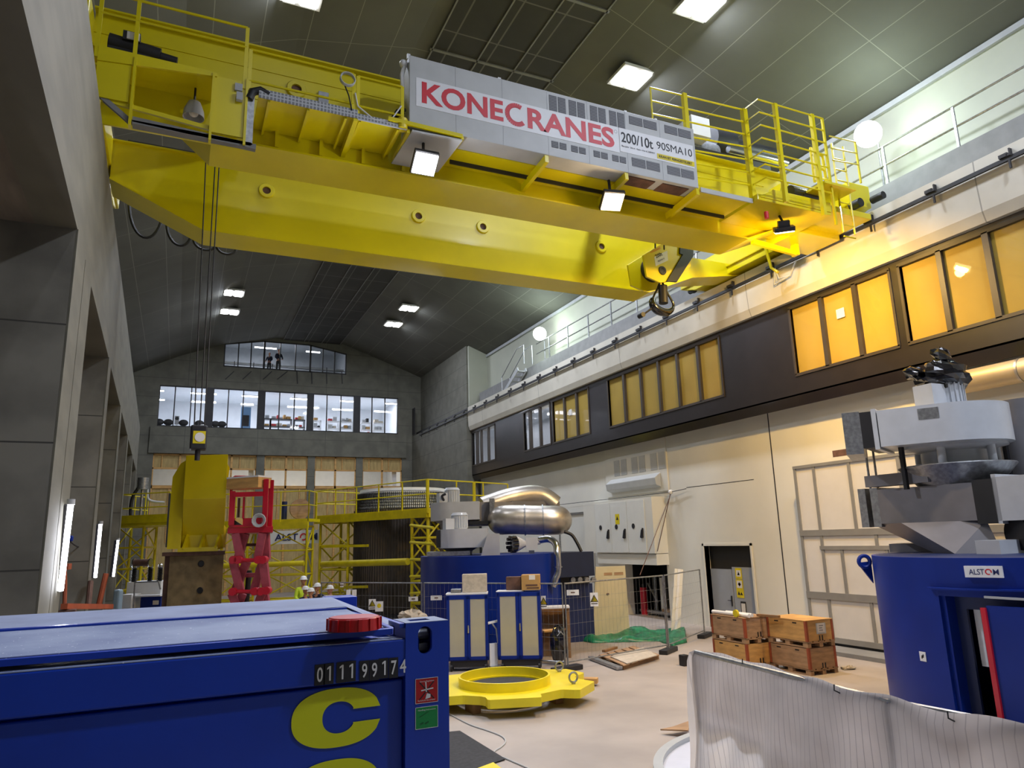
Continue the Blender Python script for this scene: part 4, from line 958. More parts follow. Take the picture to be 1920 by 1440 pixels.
tops = lerp_poly(tp, 70); rows_ = 26; mb = MB(); rnd = random.Random(5)
n_ = len(tops)
for j in range(rows_+1):
    f = j/rows_
    for i, p in enumerate(tops):
        s = i/n_
        off = .05*math.sin(s*23+f*2.5)*f+.05*math.sin(s*9-f*5)*f+.022*math.sin(s*61+f*9)*min(1, f*3)+.05*f
        zz = p.z*(1-f)+.04*f-.02*math.sin(s*41)*(1 if j == 0 else 0)*.6
        mb.v.append(V((p.x-off+(.03 if j == 0 else 0), p.y+.09*f*(1-s)*1.2, zz)))
for j in range(rows_):
    for i in range(n_-1): mb.f.append([j*n_+i, j*n_+i+1, (j+1)*n_+i+1, (j+1)*n_+i]); mb.sm.append(True)
bk = len(mb.v)
for p in tops: mb.v.append(V((p.x+.05, p.y, p.z-.015)))
for p in tops: mb.v.append(V((p.x+.07, p.y, p.z-.6)))
for i in range(n_-1):
    mb.f.append([i, bk+i, bk+i+1, i+1]); mb.sm.append(True); mb.f.append([bk+i, bk+n_+i, bk+n_+i+1, bk+i+1]); mb.sm.append(True)
mb.build('tarpaulin', 'fence_tarpaulin', tf)
fr = MB(); pts = [tp[1]+V((.03, 0, -.03)), tp[5]+V((.03, 0, -.03)), tp[-1]+V((.03, 0, -.03))]
fr.tube(pts, .021, 8); fr.tube([pts[0], (pts[0].x, pts[0].y, .03)], .021, 8); fr.tube([pts[1], (pts[1].x, pts[1].y, .03)], .021, 8)
fr.build('fence_frame', 'galvanised_steel', tf)
MB().box(pts[0].x-.1, pts[0].x+.14, pts[0].y-.35, pts[0].y+.4, 0, .14).build('foot', 'dark_steel', tf)
for px_ in (1399, 1567, 1778):
    k = min(tops, key=lambda p: abs((p-P(px_, 1290, Z=2)).x)+abs((p-P(px_, {1399: 1239, 1567: 1287, 1778: 1338}[px_], Z=2)).y)*3)
    MB().tube([k+V((.03, 0, -.05)), k+V((-.035, 0, -.02)), k+V((-.02, .01, .015))], .005, 6).build('cable_tie', 'black_rubber', tf)
MB().box(4.5, 4.52, 5.28, 5.45, 1.5, 1.66).build('dark_patch', 'cabinet_grey', tf) if False else None
# round white cover on the floor
wc = thing('round_cover', 'large round white cover with a raised rim on the floor behind the tarpaulin fence', 'cover', (7.4, 6.8, 0))
MB().cyl((7.4, 6.8, 0), 2.2, .27, 96).build('disc', mat('cover_white', '#d5d7e0', .35, var=.03), wc)
MB().lathe([(2.14, .27), (2.14, .33), (2.26, .33), (2.27, .0)], (7.4, 6.8, 0), (0, 0, 1), 96).build('rim', 'cabinet_grey', wc)
# plywood offcut, dark mat, yellow sheet, wire on the floor
tagit(MB().slab(P(1238, 1367, Z=.08), P(1290, 1369, Z=.12), P(1296, 1350, Z=.14), P(1262, 1362, Z=.1), .02).build('plywood_offcut', 'old_plywood'), 'small warped plywood offcut on the floor at the tarpaulin fence end', 'board')
m0 = [P(842, 1365, Z=0.01), P(868, 1372, Z=.01), P(945, 1425, Z=.01), P(842, 1440, Z=.01)]
tagit(MB().slab(V((3.4, 12.2, .012)), V((3.6, 9.9, .012)), P(948, 1424, Z=.012), P(862, 1371, Z=.012), -.01).build('floor_mat', 'black_mat'), 'dark worn mat on the floor beside the container corner', 'mat')
tagit(MB().slab(V((3.2, 9.6, .03)), V((3.3, 7.6, .03)), P(950, 1450, Z=.03), P(925, 1432, Z=.03), -.02).build('yellow_sheet', 'plate_yellow'), 'yellow sheet lying at the bottom edge beside the dark mat', 'sheet')
wp = [P(x, y, Z=.012) for x, y in ((838, 1336), (880, 1358), (915, 1370), (940, 1380), (948, 1390), (940, 1400), (928, 1408), (928, 1415), (948, 1422), (985, 1438), (1010, 1450))]
def smooth(pts, n=6):
    out = []
    for i in range(len(pts)-1):
        p0, p1, p2, p3 = pts[max(i-1, 0)], pts[i], pts[i+1], pts[min(i+2, len(pts)-1)]
        for k in range(n):
            t = k/n; out.append(.5*((2*p1)+(p2-p0)*t+(2*p0-5*p1+4*p2-p3)*t*t+(3*p1-p0-3*p2+p3)*t**3))
    return out+[pts[-1]]
tagit(MB().tube(smooth(wp), .011, 6).build('floor_cable', 'cabinet_grey'), 'thin grey cable winding over the floor beside the dark mat', 'cable')

# ------------------------------------------------------------------ yellow ring plate
ZP, TH = .34, .15
yp_ = thing('ring_plate', 'thick yellow steel plate with raised ring lying on blocks on the floor', 'machine part', (6.6, 15, 0))
sy = 310/1920
def yp(x, y, z=ZP): q = P(830+x*sy, 1230+y*sy, Z=z); return (q.x, q.y)
ZR = .51
rim_pts = [yp(190, 235, ZR), yp(1235, 190, ZR)]
rc_ = ((rim_pts[0][0]+rim_pts[1][0])/2, (rim_pts[0][1]+rim_pts[1][1])/2); RR = math.hypot(rim_pts[0][0]-rim_pts[1][0], rim_pts[0][1]-rim_pts[1][1])/2
near = [yp(*p) for p in ((75, 470), (240, 458), (440, 468), (500, 480), (525, 512), (1155, 478), (1135, 440), (1380, 388), (1590, 395), (1768, 295), (1570, 262), (1530, 240), (1650, 195), (1440, 150), (1240, 155))]
ctr = V((rc_[0], rc_[1], 0))
far = []
for a in near[:8][::-1]: far.append((2*ctr.x-a[0], 2*ctr.y-a[1]))
far_ok = [p for p in far]
n0 = V((near[0][0], near[0][1], 0)); 
left = [(ctr.x-1.75, ctr.y+.95), (ctr.x-1.95, ctr.y+.2), (ctr.x-1.7, ctr.y-.35)]
outer = near+[(ctr.x+.9, ctr.y+1.5), (ctr.x+.1, ctr.y+1.7), (ctr.x-.2, ctr.y+1.45), (ctr.x-1.2, ctr.y+1.5)]+left
def ring_plate(outer, c, r, z0, z1):
    """flat plate with a round hole: outer polygon sampled by angle"""
    mb = MB(); n = 180; O = []; I = []
    import math as m
    for k in range(n):
        t = 2*PI*k/n; d = (m.cos(t), m.sin(t)); best = None
        for (x1, y1), (x2, y2) in zip(outer, outer[1:]+outer[:1]):
            ex, ey = x2-x1, y2-y1; den = d[0]*ey-d[1]*ex
            if abs(den) < 1e-9: continue
            s = ((x1-c[0])*ey-(y1-c[1])*ex)/den; u = ((x1-c[0])*d[1]-(y1-c[1])*d[0])/den
            if s > 0 and -1e-6 <= u <= 1+1e-6 and (best is None or s > best): best = s
        O.append((c[0]+d[0]*best, c[1]+d[1]*best)); I.append((c[0]+d[0]*r, c[1]+d[1]*r))
    vs = [(x, y, z1) for x, y in O]+[(x, y, z1) for x, y in I]+[(x, y, z0) for x, y in O]+[(x, y, z0) for x, y in I]
    fs = []
    for k in range(n):
        j = (k+1) % n; fs += [(k, j, n+j, n+k), (2*n+k, 3*n+k, 3*n+j, 2*n+j), (k, 2*n+k, 2*n+j, j), (n+k, n+j, 3*n+j, 3*n+k)]
    return mb.add(vs, fs)
ring_plate(outer, rc_, RR*.93, ZP-TH, ZP).build('plate', 'plate_yellow', yp_)
MB().lathe([(RR*.97, ZP), (RR*.97, ZR-.005), (RR, ZR), (RR*1.015, ZR-.005), (RR*1.015, ZP)], (rc_[0], rc_[1], 0), (0, 0, 1), 96).build('ring', 'plate_yellow', yp_)
for x, y in ((1355, 185), (1520, 325)):
    p = yp(x, y); MB().tube([(p[0]+.09*math.cos(t), p[1], ZP+.12+.09*math.sin(t)) for t in [2*PI*i/16 for i in range(16)]], .02, 8, closed=True).cyl((p[0], p[1], ZP), .04, .04, 12).build('eyebolt', 'galvanised_steel', yp_)
p = yp(350, 545, .12); MB().ball((p[0], p[1]+.1, .1), .1, 14, 10).build('support_block', 'plate_yellow', yp_)
for dx, dy in ((-.9, -.6), (.9, -.7), (.6, .8), (-.7, .8)): MB().box(rc_[0]+dx*RR*1.05-.08, rc_[0]+dx*RR*1.05+.08, rc_[1]+dy*RR*.8-.2, rc_[1]+dy*RR*.8+.2, 0, ZP-TH).build('support_block', 'brown_wood', yp_)
p = yp(1640, 265, .1); q = yp(1800, 285, .1)
tagit(MB().bar((p[0]-.5, p[1]+.2, .1), (q[0], q[1], .1), .2, .1).build('timber', 'plywood'), 'pale timber beam poking out from under the yellow ring plate', 'timber')

MB().cyl((rc_[0], rc_[1], ZP-.03), RR*.84, .02, 64).build('bore_shade', 'black_mat', yp_)  # dark disc stands in for the shade inside the bore
# ------------------------------------------------------------------ crates
def crate_stack():
    pass
cr_dir = (P(1521, 1268, Z=0)-P(1563, 1262, Z=0)); cr_dir.z = 0
CF = P(1521, 1268, Z=0); CRt = P(1565, 1262, Z=0); CL = P(1344, 1238, Z=0)
def crate(name, label, lid=True, face='plywood', side='plywood', note=None):
    """pallet box in its own frame: x along the long side, y across, z up"""
    t = thing(name, label, 'crate', (0, 0, 0), 0, 'wooden pallet boxes')
    L, W = 1.2, .8
    pb = MB()
    for y in (.05, .4, .75):
        for x in (.07, .6, 1.13): pb.box(x-.07, x+.07, y-.05, y+.05, .02, .1)
        pb.box(0, L, y-.05, y+.05, 0, .022)
    for i in range(5): pb.box(0, L, .02+.17*i, .14+.17*i, .1, .13)
    for x in (.07, .6, 1.13): pb.box(x-.07, x+.07, 0, W, .085, .105)
    pb.build('pallet', 'old_plywood', t)
    bb = MB(); bb.box(.01, L-.01, .01, W-.01, .13, .56); bb.build('box', face, t, bevel=.004)
    for x in (0, L-.05):
        for y in (0, W-.05): MB().box(x-.003, x+.053, y-.003, y+.053, .13, .57).build('corner_strap', 'orange_steel', t)
    for x in (.3, .86): MB().box(x-.06, x+.06, .004, .012, .49, .515).build('hand_hole', 'black_rubber', t)
    for y in (.38, .46): MB().box(L-.012, L-.004, y-.015, y+.015, .02 if lid else .02, .24).build('strap_slot', 'black_rubber', t)
    if lid: MB().box(-.004, L+.004, -.004, W+.004, .56, .575).build('crate_lid', face, t)
    if note: MB().box(L-.006, L+.0, .3, .58, .27, .5).build('label_backing', 'cabinet_grey', t); MB().box(L-.002, L+.004, .34, .54, .3, .49).build('paper_label', 'white_paper', t)
    if note:
        for k, ww in enumerate((.13, .09, .11)): MB().box(L+.004, L+.005, .375, .375+ww, .44-.05*k, .45-.05*k).build('label_writing', 'black_lettering', t)
    return t
ux_ = (CF-CL); ang = math.atan2((P(1521, 1268, Z=0)-P(1420, 1247, Z=0)).y, (P(1521, 1268, Z=0)-P(1420, 1247, Z=0)).x)
R_ = Matrix.Rotation(ang, 4, 'Z')
c1 = crate('wooden_crate', 'light plywood crate with white paper label, top of the right stack', True, 'plywood', note=True)
c2_ = crate('wooden_crate', 'worn plywood crate on a pallet, bottom of the right stack', False, 'old_plywood')
c3_ = crate('wooden_crate', 'brown plywood crate under pipes, top of the left stack', True, 'old_plywood')
c4_ = crate('wooden_crate', 'tan plywood crate on a pallet, bottom of the left stack', False, 'plywood')
SC = 1.02
def place(o, loc, rz): o.location = V(loc); o.rotation_euler = (0, 0, rz)
rightfront = CF; o1 = rightfront - (R_ @ V((1.2, 0, 0)))
for o, z in ((c2_, 0), (c1, .575)): place(o, (o1.x, o1.y, z), ang)
p3 = P(1422, 1290, Z=0); lf = P(1427, 1163, Z=1.15); lf.z = 0
p2 = P(1332, 1151, Z=1.15); ang2 = math.atan2(lf.y-p2.y, lf.x-p2.x); ang2 = ang
o3 = lf-(Matrix.Rotation(ang2, 4, 'Z') @ V((1.2, 0, 0)))
o3 = V((p2.x, p2.y, 0))
for o, z in ((c4_, 0), (c3_, .575)): place(o, (o3.x, o3.y, z), ang2)
Ra = Matrix.Translation((o3.x, o3.y, 1.15)) @ Matrix.Rotation(ang2, 4, 'Z')
tagit(MB().tube([Ra @ V((-.05, .12, .045)), Ra @ V((1.25, .12, .045))], .045, 12).build('pipe', 'white_paint'), 'white pipe lying on the left crate stack, nearer one', 'pipe', 'pipes on the left crates')
tagit(MB().tube([Ra @ V((.3, .25, .045)), Ra @ V((1.2, .25, .045))], .045, 12).build('pipe', 'white_paint'), 'white pipe lying on the left crate stack, farther shorter one', 'pipe', 'pipes on the left crates')
bp_ = P(1404, 1157, t=((o3-EY).dot(FW)-.1)); 
yr = thing('tape_roll', 'bright yellow round cap sitting against the pipes on the left crates', 'roll', Ra @ V((.95, .02, .0)))
q = Ra @ V((.95, .02, .085)); MB().cyl(q, .085, .05, 24, (Ra.to_3x3() @ V((0, -1, 0)))).build('roll', 'brass_yellow', yr)
tagit(MB().bar(Ra @ V((1.1, .5, .03)), Ra @ V((1.75, .55, .04)), .07, .05).build('timber_batten', 'brown_wood'), 'short brown timber batten across the back of the crate stacks', 'timber')
for k in range(2): q = P((1555, 1590)[k], (1247, 1252)[k], Z=.03); tagit(crumple(q, .11, (1.6, 1, .35), 11+k).build('rag', 'plywood' if k == 0 else 'styrofoam'), ('tan scrap of packing', 'pale scrap of packing')[k]+' on the floor right of the crates', 'scrap')
# ------------------------------------------------------------------ generator housings with cooling fans
def vwall(mb, A, B, z0, z1, depth, dirv=None):
    """upright block: front face from A to B (plan), extended away from the camera by depth"""
    A, B = V((A[0], A[1], 0)), V((B[0], B[1], 0)); d = (B-A).normalized(); n = V((-d.y, d.x, 0))
    if n.dot(FW) < 0: n = -n
    if dirv is not None: n = dirv
    vs = []
    for z in (z0, z1): vs += [A+V((0, 0, z)), B+V((0, 0, z)), B+n*depth+V((0, 0, z)), A+n*depth+V((0, 0, z))]
    return mb.add(vs, [(0, 1, 2, 3), (7, 6, 5, 4), (0, 4, 5, 1), (1, 5, 6, 2), (2, 6, 7, 3), (3, 7, 4, 0)])
def scroll(mb, c, r, d, n, out, w, z0, z1):
    """fan volute seen in plan: circle r round c with an outlet running along d (n = side the straight wall is on)"""
    pts = []
    for k in range(33):
        t = PI/2+ (2*PI-PI*.62)*k/32
        rr = r*(1-.12*k/32)
        pts.append(c+d*(-math.sin(t-PI/2)*rr)*1.0+n*(math.cos(t-PI/2)*rr))
    pts = [c+n*r+d*out]+pts+[c+n*(r-w)+d*out]
    vs = [V((p.x, p.y, z0)) for p in pts]+[V((p.x, p.y, z1)) for p in pts]; m = len(pts)
    mb.add(vs, [list(range(m))[::-1], [m+i for i in range(m)]]+[[i, (i+1) % m, (i+1) % m+m, i+m] for i in range(m)])
    mb.sm[-m:] = [True]*m
    return mb
def motor(par, c, z, s=1., wrap=False):
    m = MB(); m.cyl((c.x, c.y, z), .3*s, .52*s, 28)
    for k in range(22):
        t = 2*PI*k/22; m.bar((c.x+.3*s*math.cos(t), c.y+.3*s*math.sin(t), z+.05*s), (c.x+.3*s*math.cos(t), c.y+.3*s*math.sin(t), z+.48*s), .05*s, .02*s)
    m.cyl((c.x, c.y, z+.52*s), .33*s, .1*s, 28, r2=.26*s)
    m.box(c.x-.62*s, c.x-.28*s, c.y-.2*s, c.y+.16*s, z, z+.4*s)
    return m.build('fan_motor', 'fan_grey_paint', par)
MC_ = V((12.77, 7.63, 0)); RM = 2.2; ZT = 2.63
gh = thing('generator_housing', 'large blue round generator housing with grey fans at the right edge of the hall', 'machine', MC_)
def cyl_hit(px, py, c=MC_, r=RM):
    d = ray(px, py); a = d.x**2+d.y**2; b = 2*(d.x*(0-c.x)+d.y*(0-c.y)); cc = c.x**2+c.y**2-r*r
    D = b*b-4*a*cc
    s = (-b-math.sqrt(max(0, D)))/(2*a); return EY+d*s
def az(p, c=MC_): return math.atan2(p.y-c.y, p.x-c.x)
dl = az(cyl_hit(1772, 1200)); dr_ = dl+math.radians(34)
ob = V((0, 0, 1)).orthogonal().normalized(); ob2 = V((0, 0, 1)).cross(ob); off_ = math.atan2(ob.y, ob.x)
def ringwall(mb, r, r2, a0, a1, z0, z1, n=64, c=MC_):
    vs, fs = [], []
    for k in range(n+1):
        t = a0+(a1-a0)*k/n; u = V((math.cos(t), math.sin(t), 0))
        vs += [c+u*r+V((0, 0, z0)), c+u*r+V((0, 0, z1)), c+u*r2+V((0, 0, z1)), c+u*r2+V((0, 0, z0))]
    for k in range(n):
        b = 4*k; fs += [(b, b+4, b+5, b+1), (b+1, b+5, b+6, b+2), (b+2, b+6, b+7, b+3), (b+3, b+7, b+4, b)]
    fs += [(0, 1, 2, 3), (4*n, 4*n+3, 4*n+2, 4*n+1)]
    mb.add(vs, fs); mb.sm[-len(fs):] = [True]*(4*n)+[False]*2
    return mb
ztop = cyl_hit(1800, 1119).z
m = MB(); ringwall(m, RM, RM-.06, dr_, dl+2*PI, 0, ZT); ringwall(m, RM, RM-.06, dl, dr_, ztop, ZT, 24); m.build('shell', 'machine_blue', gh)
MB().cyl(MC_+V((0, 0, ZT-.04)), RM-.02, .04, 64).build('deck', 'navy_blue', gh)
rc2 = MB(); ringwall(rc2, RM-.3, RM-.34, dl+.14, dr_+.02, 0, ztop-.16, 16); ringwall(rc2, RM-.06, RM-.34, dl, dl+.012, 0, ztop, 2)
rj = MB(); ringwall(rj, RM-.06, RM-.34, dl, dl+.03, 0, ztop, 3); ringwall(rj, RM-.06, RM-.34, dl, dr_, ztop, ztop+.03, 20); rj.build('door_recess', 'machine_blue', gh)
jj = MB(); ringwall(jj, RM-.28, RM-.34, dl+.01, dl+.11, 0, ztop, 6); ringwall(jj, RM-.28, RM-.34, dl+.1, dr_, ztop-.2, ztop, 16); jj.build('inner_frame', 'navy_blue', gh)
# canopy strip over the door
cp = MB(); t0 = az(cyl_hit(1745, 1103)); t0 -= 2*PI if t0 > dl else 0; ringwall(cp, RM+.1, RM-.02, t0, dr_+.15, ztop+.1, ztop+.125, 24); cp.build('door_canopy', 'machine_blue', gh)
E0 = cyl_hit(1834, 1140); ed = V((E0.x-MC_.x, E0.y-MC_.y, 0)).normalized(); tang = V((-ed.y, ed.x, 0))
if tang.dot(RT) < 0: tang = -tang
# open door leaf
L0 = V((E0.x, E0.y, 0))+ed*.12+tang*.14; L1 = L0+tang*1.05+ed*.12
dm = MB(); vwall(dm, L0, L1, .05, ztop-.1, .05); dlf = dm.build('door_leaf', 'machine_blue', gh)
sm_ = MB(); sm_.bar(L0+V((0, 0, .32))-tang*.03, L0+V((0, 0, ztop-.13))-tang*.03, .07, .06); sm_.build('door_seal', 'lift_red', dlf)
cb_ = MB(); cb_.bar(L0+tang*.0+V((0, 0, ztop+.02)), L0+tang*.8+V((0, 0, ztop+.0)), .03, .03); cb_.box(0, 0, 0, 0, 0, 0) if False else None; cb_.build('door_closer', 'grey_paint', dlf)
# things seen through the opening
inn = MC_+ (V((E0.x, E0.y, 0))-MC_)*.55
MB().box(inn.x-.6, inn.x+.7, inn.y-.05, inn.y+.05, 1.05, 2.3).build('lit_panel', 'white_paint', gh); MB().box(inn.x-.15, inn.x-.02, inn.y-.2, inn.y-.1, 1.0, 2.3).build('timber_post', 'plywood', gh)
MB().ball((inn.x+.25, inn.y-.25, 1.1), .16, 14, 10).build('yellow_cap', 'brass_yellow', gh)
# name plate
def onshell(px, py, r=RM+.012): return cyl_hit(px, py, MC_, r)
n0 = onshell(1812, 1082); n1 = onshell(1883, 1082); n2 = onshell(1808, 1061)
rg = (n1-n0); rg.z = 0; w_ = rg.length; rg.normalize(); hgt = n2.z-n0.z; nrm = rg.cross(V((0, 0, 1)))
o = V((n0.x, n0.y, n0.z))+nrm*.06
npz = MB(); npz.slab(o, o+rg*w_, o+rg*w_+V((0, 0, hgt)), o+V((0, 0, hgt)), .06); npl = npz.build('name_plate', 'white_paint', gh)
text('name_lettering', 'ALST', 'navy_lettering', npl, o+rg*w_*.12+V((0, 0, hgt*.24))+nrm*.002, rg, (0, 0, 1), hgt*.5, w_*.41, bold=.008)
oc = o+rg*w_*.64+V((0, 0, hgt*.5))+nrm*.003
MB().lathe([(hgt*.17, 0), (hgt*.27, 0)], oc, nrm, 24, 0.4, 5.9).build('name_swirl', 'red_lettering', npl)
text('name_lettering', 'M', 'navy_lettering', npl, o+rg*w_*.76+V((0, 0, hgt*.24))+nrm*.002, rg, (0, 0, 1), hgt*.5, w_*.15, bold=.006)
q = onshell(1730, 1231); tq = V((-math.sin(az(q)), math.cos(az(q)), 0)); tq = tq if tq.dot(RT) > 0 else -tq
nn = tq.cross(V((0, 0, 1))); MB().slab(q-tq*.06+V((0, 0, -.07)), q+tq*.06+V((0, 0, -.07)), q+tq*.06+V((0, 0, .07)), q-tq*.06+V((0, 0, .07)), .01).build('small_sign', 'white_paint', gh)
MB().bar(q-tq*.02+nn*.002+V((0, 0, -.03)), q+tq*.02+nn*.002+V((0, 0, .03)), .004, .02).bar(q-tq*.02+nn*.002, q+tq*.02+nn*.002, .004, .03).build('small_sign_mark', 'black_lettering', gh)
# lifting eye at the left edge
le0 = cyl_hit(1634, 1075); e_ = V((le0.x-MC_.x, le0.y-MC_.y, 0)).normalized(); s_ = -RT; s_.z = 0; s_.normalize()
c0 = V((le0.x, le0.y, 2.52))+s_*.1
MB().tube([c0+s_*(.1*math.cos(t))+V((0, 0, .1*math.sin(t))) for t in [2*PI*i/20 for i in range(20)]], .035, 8, closed=True).prism([(-.12, -.02), (.12, 0), (.12, -.38)], c0, -s_, (0, 0, 1), s_.cross(V((0, 0, 1)))*.04).build('lifting_eye', 'machine_blue', gh)
# cooling fans on top -------------------------------------------------
def fans(par, c, Rt, Fd, mirror=False, wrap=True):
    """Rt: right as seen, Fd: away from the viewer (plan unit vectors); base height ZT"""
    pass
Rt = V((RT.x, RT.y, 0)).normalized(); Fd = V((-Rt.y, Rt.x, 0))
A = P(1648, 808, t=13.3); B = P(1892, 775, t=12.1); d = V((A.x-B.x, A.y-B.y, 0)); Lf = d.length; d.normalize(); n = V((-d.y, d.x, 0)); n = n if n.dot(FW) < 0 else -n
zA, zB_ = P(1790, 826, t=12.6).z, P(1790, 752, t=12.6).z
cF = V((B.x, B.y, 0))+d*1.0-n*1.02
f1 = MB(); scroll(f1, cF, 1.02, d, n, Lf-1.0, 1.25, zA, zB_); f1.build('fan_volute', 'fan_grey_paint', gh)
e0 = cF+n*1.02+d*(Lf-1.0)
fl = MB(); vwall(fl, e0+d*.02, e0+d*.1, zA-.04, zB_+.04, 1.35); fl.build('outlet_flange', 'fan_grey_paint', gh)
fl = MB(); vwall(fl, e0+d*.1, e0+d*.3, zA, zB_, 1.3); fl.build('flexible_joint', 'black_rubber', gh)
fl = MB(); vwall(fl, e0+d*.3, e0+d*.6+n*.05, zA-.1, zB_+.02, 1.5); fl.build('duct_frame', 'galvanised_steel', gh)
MB().lathe([(.86, zA), (.88, zA-.05), (.55, zA-.12), (.55, zA-.5)], cF, (0, 0, 1), 40).build('inlet_ring', 'fan_grey_paint', gh)
fm = motor(gh, cF, zB_+.02, 1.05)
wr = crumple(cF+V((0, 0, zB_+.62)), .46, (.95, .95, .72), 21, 18, 12, .16)
wr.build('plastic_wrap', 'black_plastic_wrap', fm); crumple(cF-Rt*.5+V((0, 0, zB_+.72)), .2, (1.3, .6, .6), 22, 10, 8, .3).build('plastic_wrap', 'black_plastic_wrap', fm); crumple(cF+Rt*.05+V((0, 0, zB_+1.03)), .22, (1.1, .7, .8), 23, 10, 8, .3).build('plastic_wrap', 'black_plastic_wrap', fm)
MB().slab(cF+n*1.025+d*.35+V((0, 0, zA+.42)), cF+n*1.025+d*.02+V((0, 0, zA+.42)), cF+n*1.025+d*.02+V((0, 0, zA+.62)), cF+n*1.025+d*.35+V((0, 0, zA+.62)), .006).build('rating_plate', 'galvanised_steel', gh)
# gap posts and cone under the upper fan
z1 = P(1790, 866, t=12.6).z; z2 = P(1790, 906, t=12.6).z
MB().lathe([(.95, z1), (.97, z1-.02), (.62, z2-.05), (.6, z2-.05)], cF, (0, 0, 1), 40).build('inlet_cone', 'galvanised_steel', gh)
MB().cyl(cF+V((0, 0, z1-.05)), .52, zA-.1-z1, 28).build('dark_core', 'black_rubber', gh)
for t in (-2.4, -1.2, -.2, .9, 2.0): MB().cyl(cF+Rt*(.72*math.cos(t))+Fd*(.72*math.sin(t))+V((0, 0, z1)), .07, zA-z1, 10).build('spacer_post', 'fan_grey_paint', gh)
for s in (-.98, .98): MB().bar(cF+Rt*s+V((0, 0, z2-.05)), cF+Rt*s+V((0, 0, zA)), .07).build('support_post', 'black_rubber', gh)
# lower duct run
zc0, zc1 = P(1730, 979, t=12.6).z, P(1730, 908, t=12.6).z
A2 = P(1648, 945, t=13.9); B2_ = P(1826, 935, t=12.4); dm = MB(); vwall(dm, A2, B2_, zc0, zc1, 1.2); dm.build('lower_duct', 'galvanised_grey' if 'galvanised_grey' in MATS else mat('galvanised_grey', '#7f7d80', .45, metal=.35, var=.06), gh)
dd2 = V((B2_.x-A2.x, B2_.y-A2.y, 0)).normalized(); b3 = V((B2_.x, B2_.y, 0))
dm = MB(); vwall(dm, b3, b3+dd2*.34, zc0-.06, zc1+.04, 1.25); dm.build('flexible_joint', 'black_rubber', gh)
dm = MB(); vwall(dm, b3+dd2*.34, b3+dd2*1.9, zc0-.02, zc1+.06, 1.2); dm.build('lower_fan_box', 'fan_grey_paint', gh)
dm = MB(); vwall(dm, b3+dd2*.33, b3+dd2*.4, zc0-.07, zc1+.11, 1.25); dm.build('outlet_flange', 'fan_grey_paint', gh)
a3 = V((A2.x, A2.y, 0)); dm = MB(); vwall(dm, a3-dd2*.42, a3-dd2*.26, zc0-.06, zc1+.04, 1.3); vwall(dm, a3-dd2*.16, a3, zc0-.06, zc1+.04, 1.3); dm.build('duct_frame', 'galvanised_steel', gh)
zb_ = P(1680, 893, t=13).z; q0 = P(1620, 893, t=14.2); q1 = P(1738, 888, t=13.0); dm = MB(); vwall(dm, q0, q1, zb_-.12, zb_+.1, .3); dm.build('cross_beam', 'galvanised_grey', gh)
for px_ in (1626, 1640): q = P(px_, 870, t=14.2); MB().bar((q.x, q.y, zc0), (q.x, q.y, zA+.1), .03).build('tie_rod', 'galvanised_steel', gh)
# hopper down to the deck
h0 = P(1690, 980, t=13.2); h1 = P(1850, 978, t=12.3); 
def taper(mb, A, B, z0, A2, B2, z1, dep0, dep1):
    vs = []
    for (a, b, z, dp) in ((A, B, z0, dep0), (A2, B2, z1, dep1)):
        a, b = V((a[0], a[1], z)), V((b[0], b[1], z)); vs += [a, b, b+Fd*dp, a+Fd*dp]
    return mb.add(vs, [(0, 1, 2, 3), (7, 6, 5, 4), (0, 4, 5, 1), (1, 5, 6, 2), (2, 6, 7, 3), (3, 7, 4, 0)])
g0 = P(1790, 1036, t=12.3); g1 = P(1880, 1036, t=12.0)
hm = MB(); taper(hm, (g0.x, g0.y), (g1.x, g1.y), ZT, (h0.x, h0.y), (h1.x, h1.y), zc0, .6, 1.1); hm.build('hopper', 'galvanised_grey', gh)
q = P(1905, 1000, t=11.9); MB().tube([q, q+V((.6, -.25, 0))], .28, 24).build('round_inlet', 'black_rubber', gh)
q = P(1880, 1018, t=11.8); MB().box(q.x-.25, q.x+.8, q.y-.1, q.y+.3, ZT, ZT+.22).build('white_tray', 'fan_grey_paint', gh)
q = P(1690, 1026, t=13.6); dm = MB(); vwall(dm, P(1668, 1030, t=14), P(1770, 1030, t=13.4), ZT, ZT+.16, .8); dm.build('deck_box', 'galvanised_grey', gh)
MB().lathe([(.5, 3.2), (.5, 5.4)], P(1935, 860, t=13.5)-V((0, 0, P(1935, 860, t=13.5).z)), (0, 0, 1), 32).build('rear_duct', 'galvanised_grey', gh)

# centre machine ------------------------------------------------------------
MC2 = V((8.75, 20.75, 0)); R2 = 2.12; Z2 = 2.66
gc = thing('generator_housing', 'blue round generator housing with silver bent duct behind the two lockers', 'machine', MC2)
sh = MB(); ringwall(sh, R2, R2-.06, 0, 2*PI, 0, Z2, 80, MC2); sh.cyl(MC2+V((0, 0, Z2-.04)), R2-.03, .04, 64); sh.build('shell', 'machine_blue', gc)
q0 = P(1050, 1060, t=21.8); q1 = P(1114, 1058, t=21.8); zt_ = P(1080, 1035, t=21.8).z; zl_ = P(1080, 1080, t=21.8).z
dm = MB(); vwall(dm, P(1020, 1060, t=21.0), q1, zl_, zt_, 1.6); dm.build('side_box', mat('dark_navy', '#17223e', .4, var=.08), gc)
dm = MB(); vwall(dm, P(1035, 1120, t=21.6), P(1112, 1120, t=22.0), 0, zl_-.25, 1.2); dm.build('lower_cabinet', 'navy_blue', gc)
dm = MB(); vwall(dm, P(1030, 1088, t=21.6), P(1105, 1088, t=22.0), zl_-.25, zl_, 1.0); dm.build('terminal_row', 'black_rubber', gc)
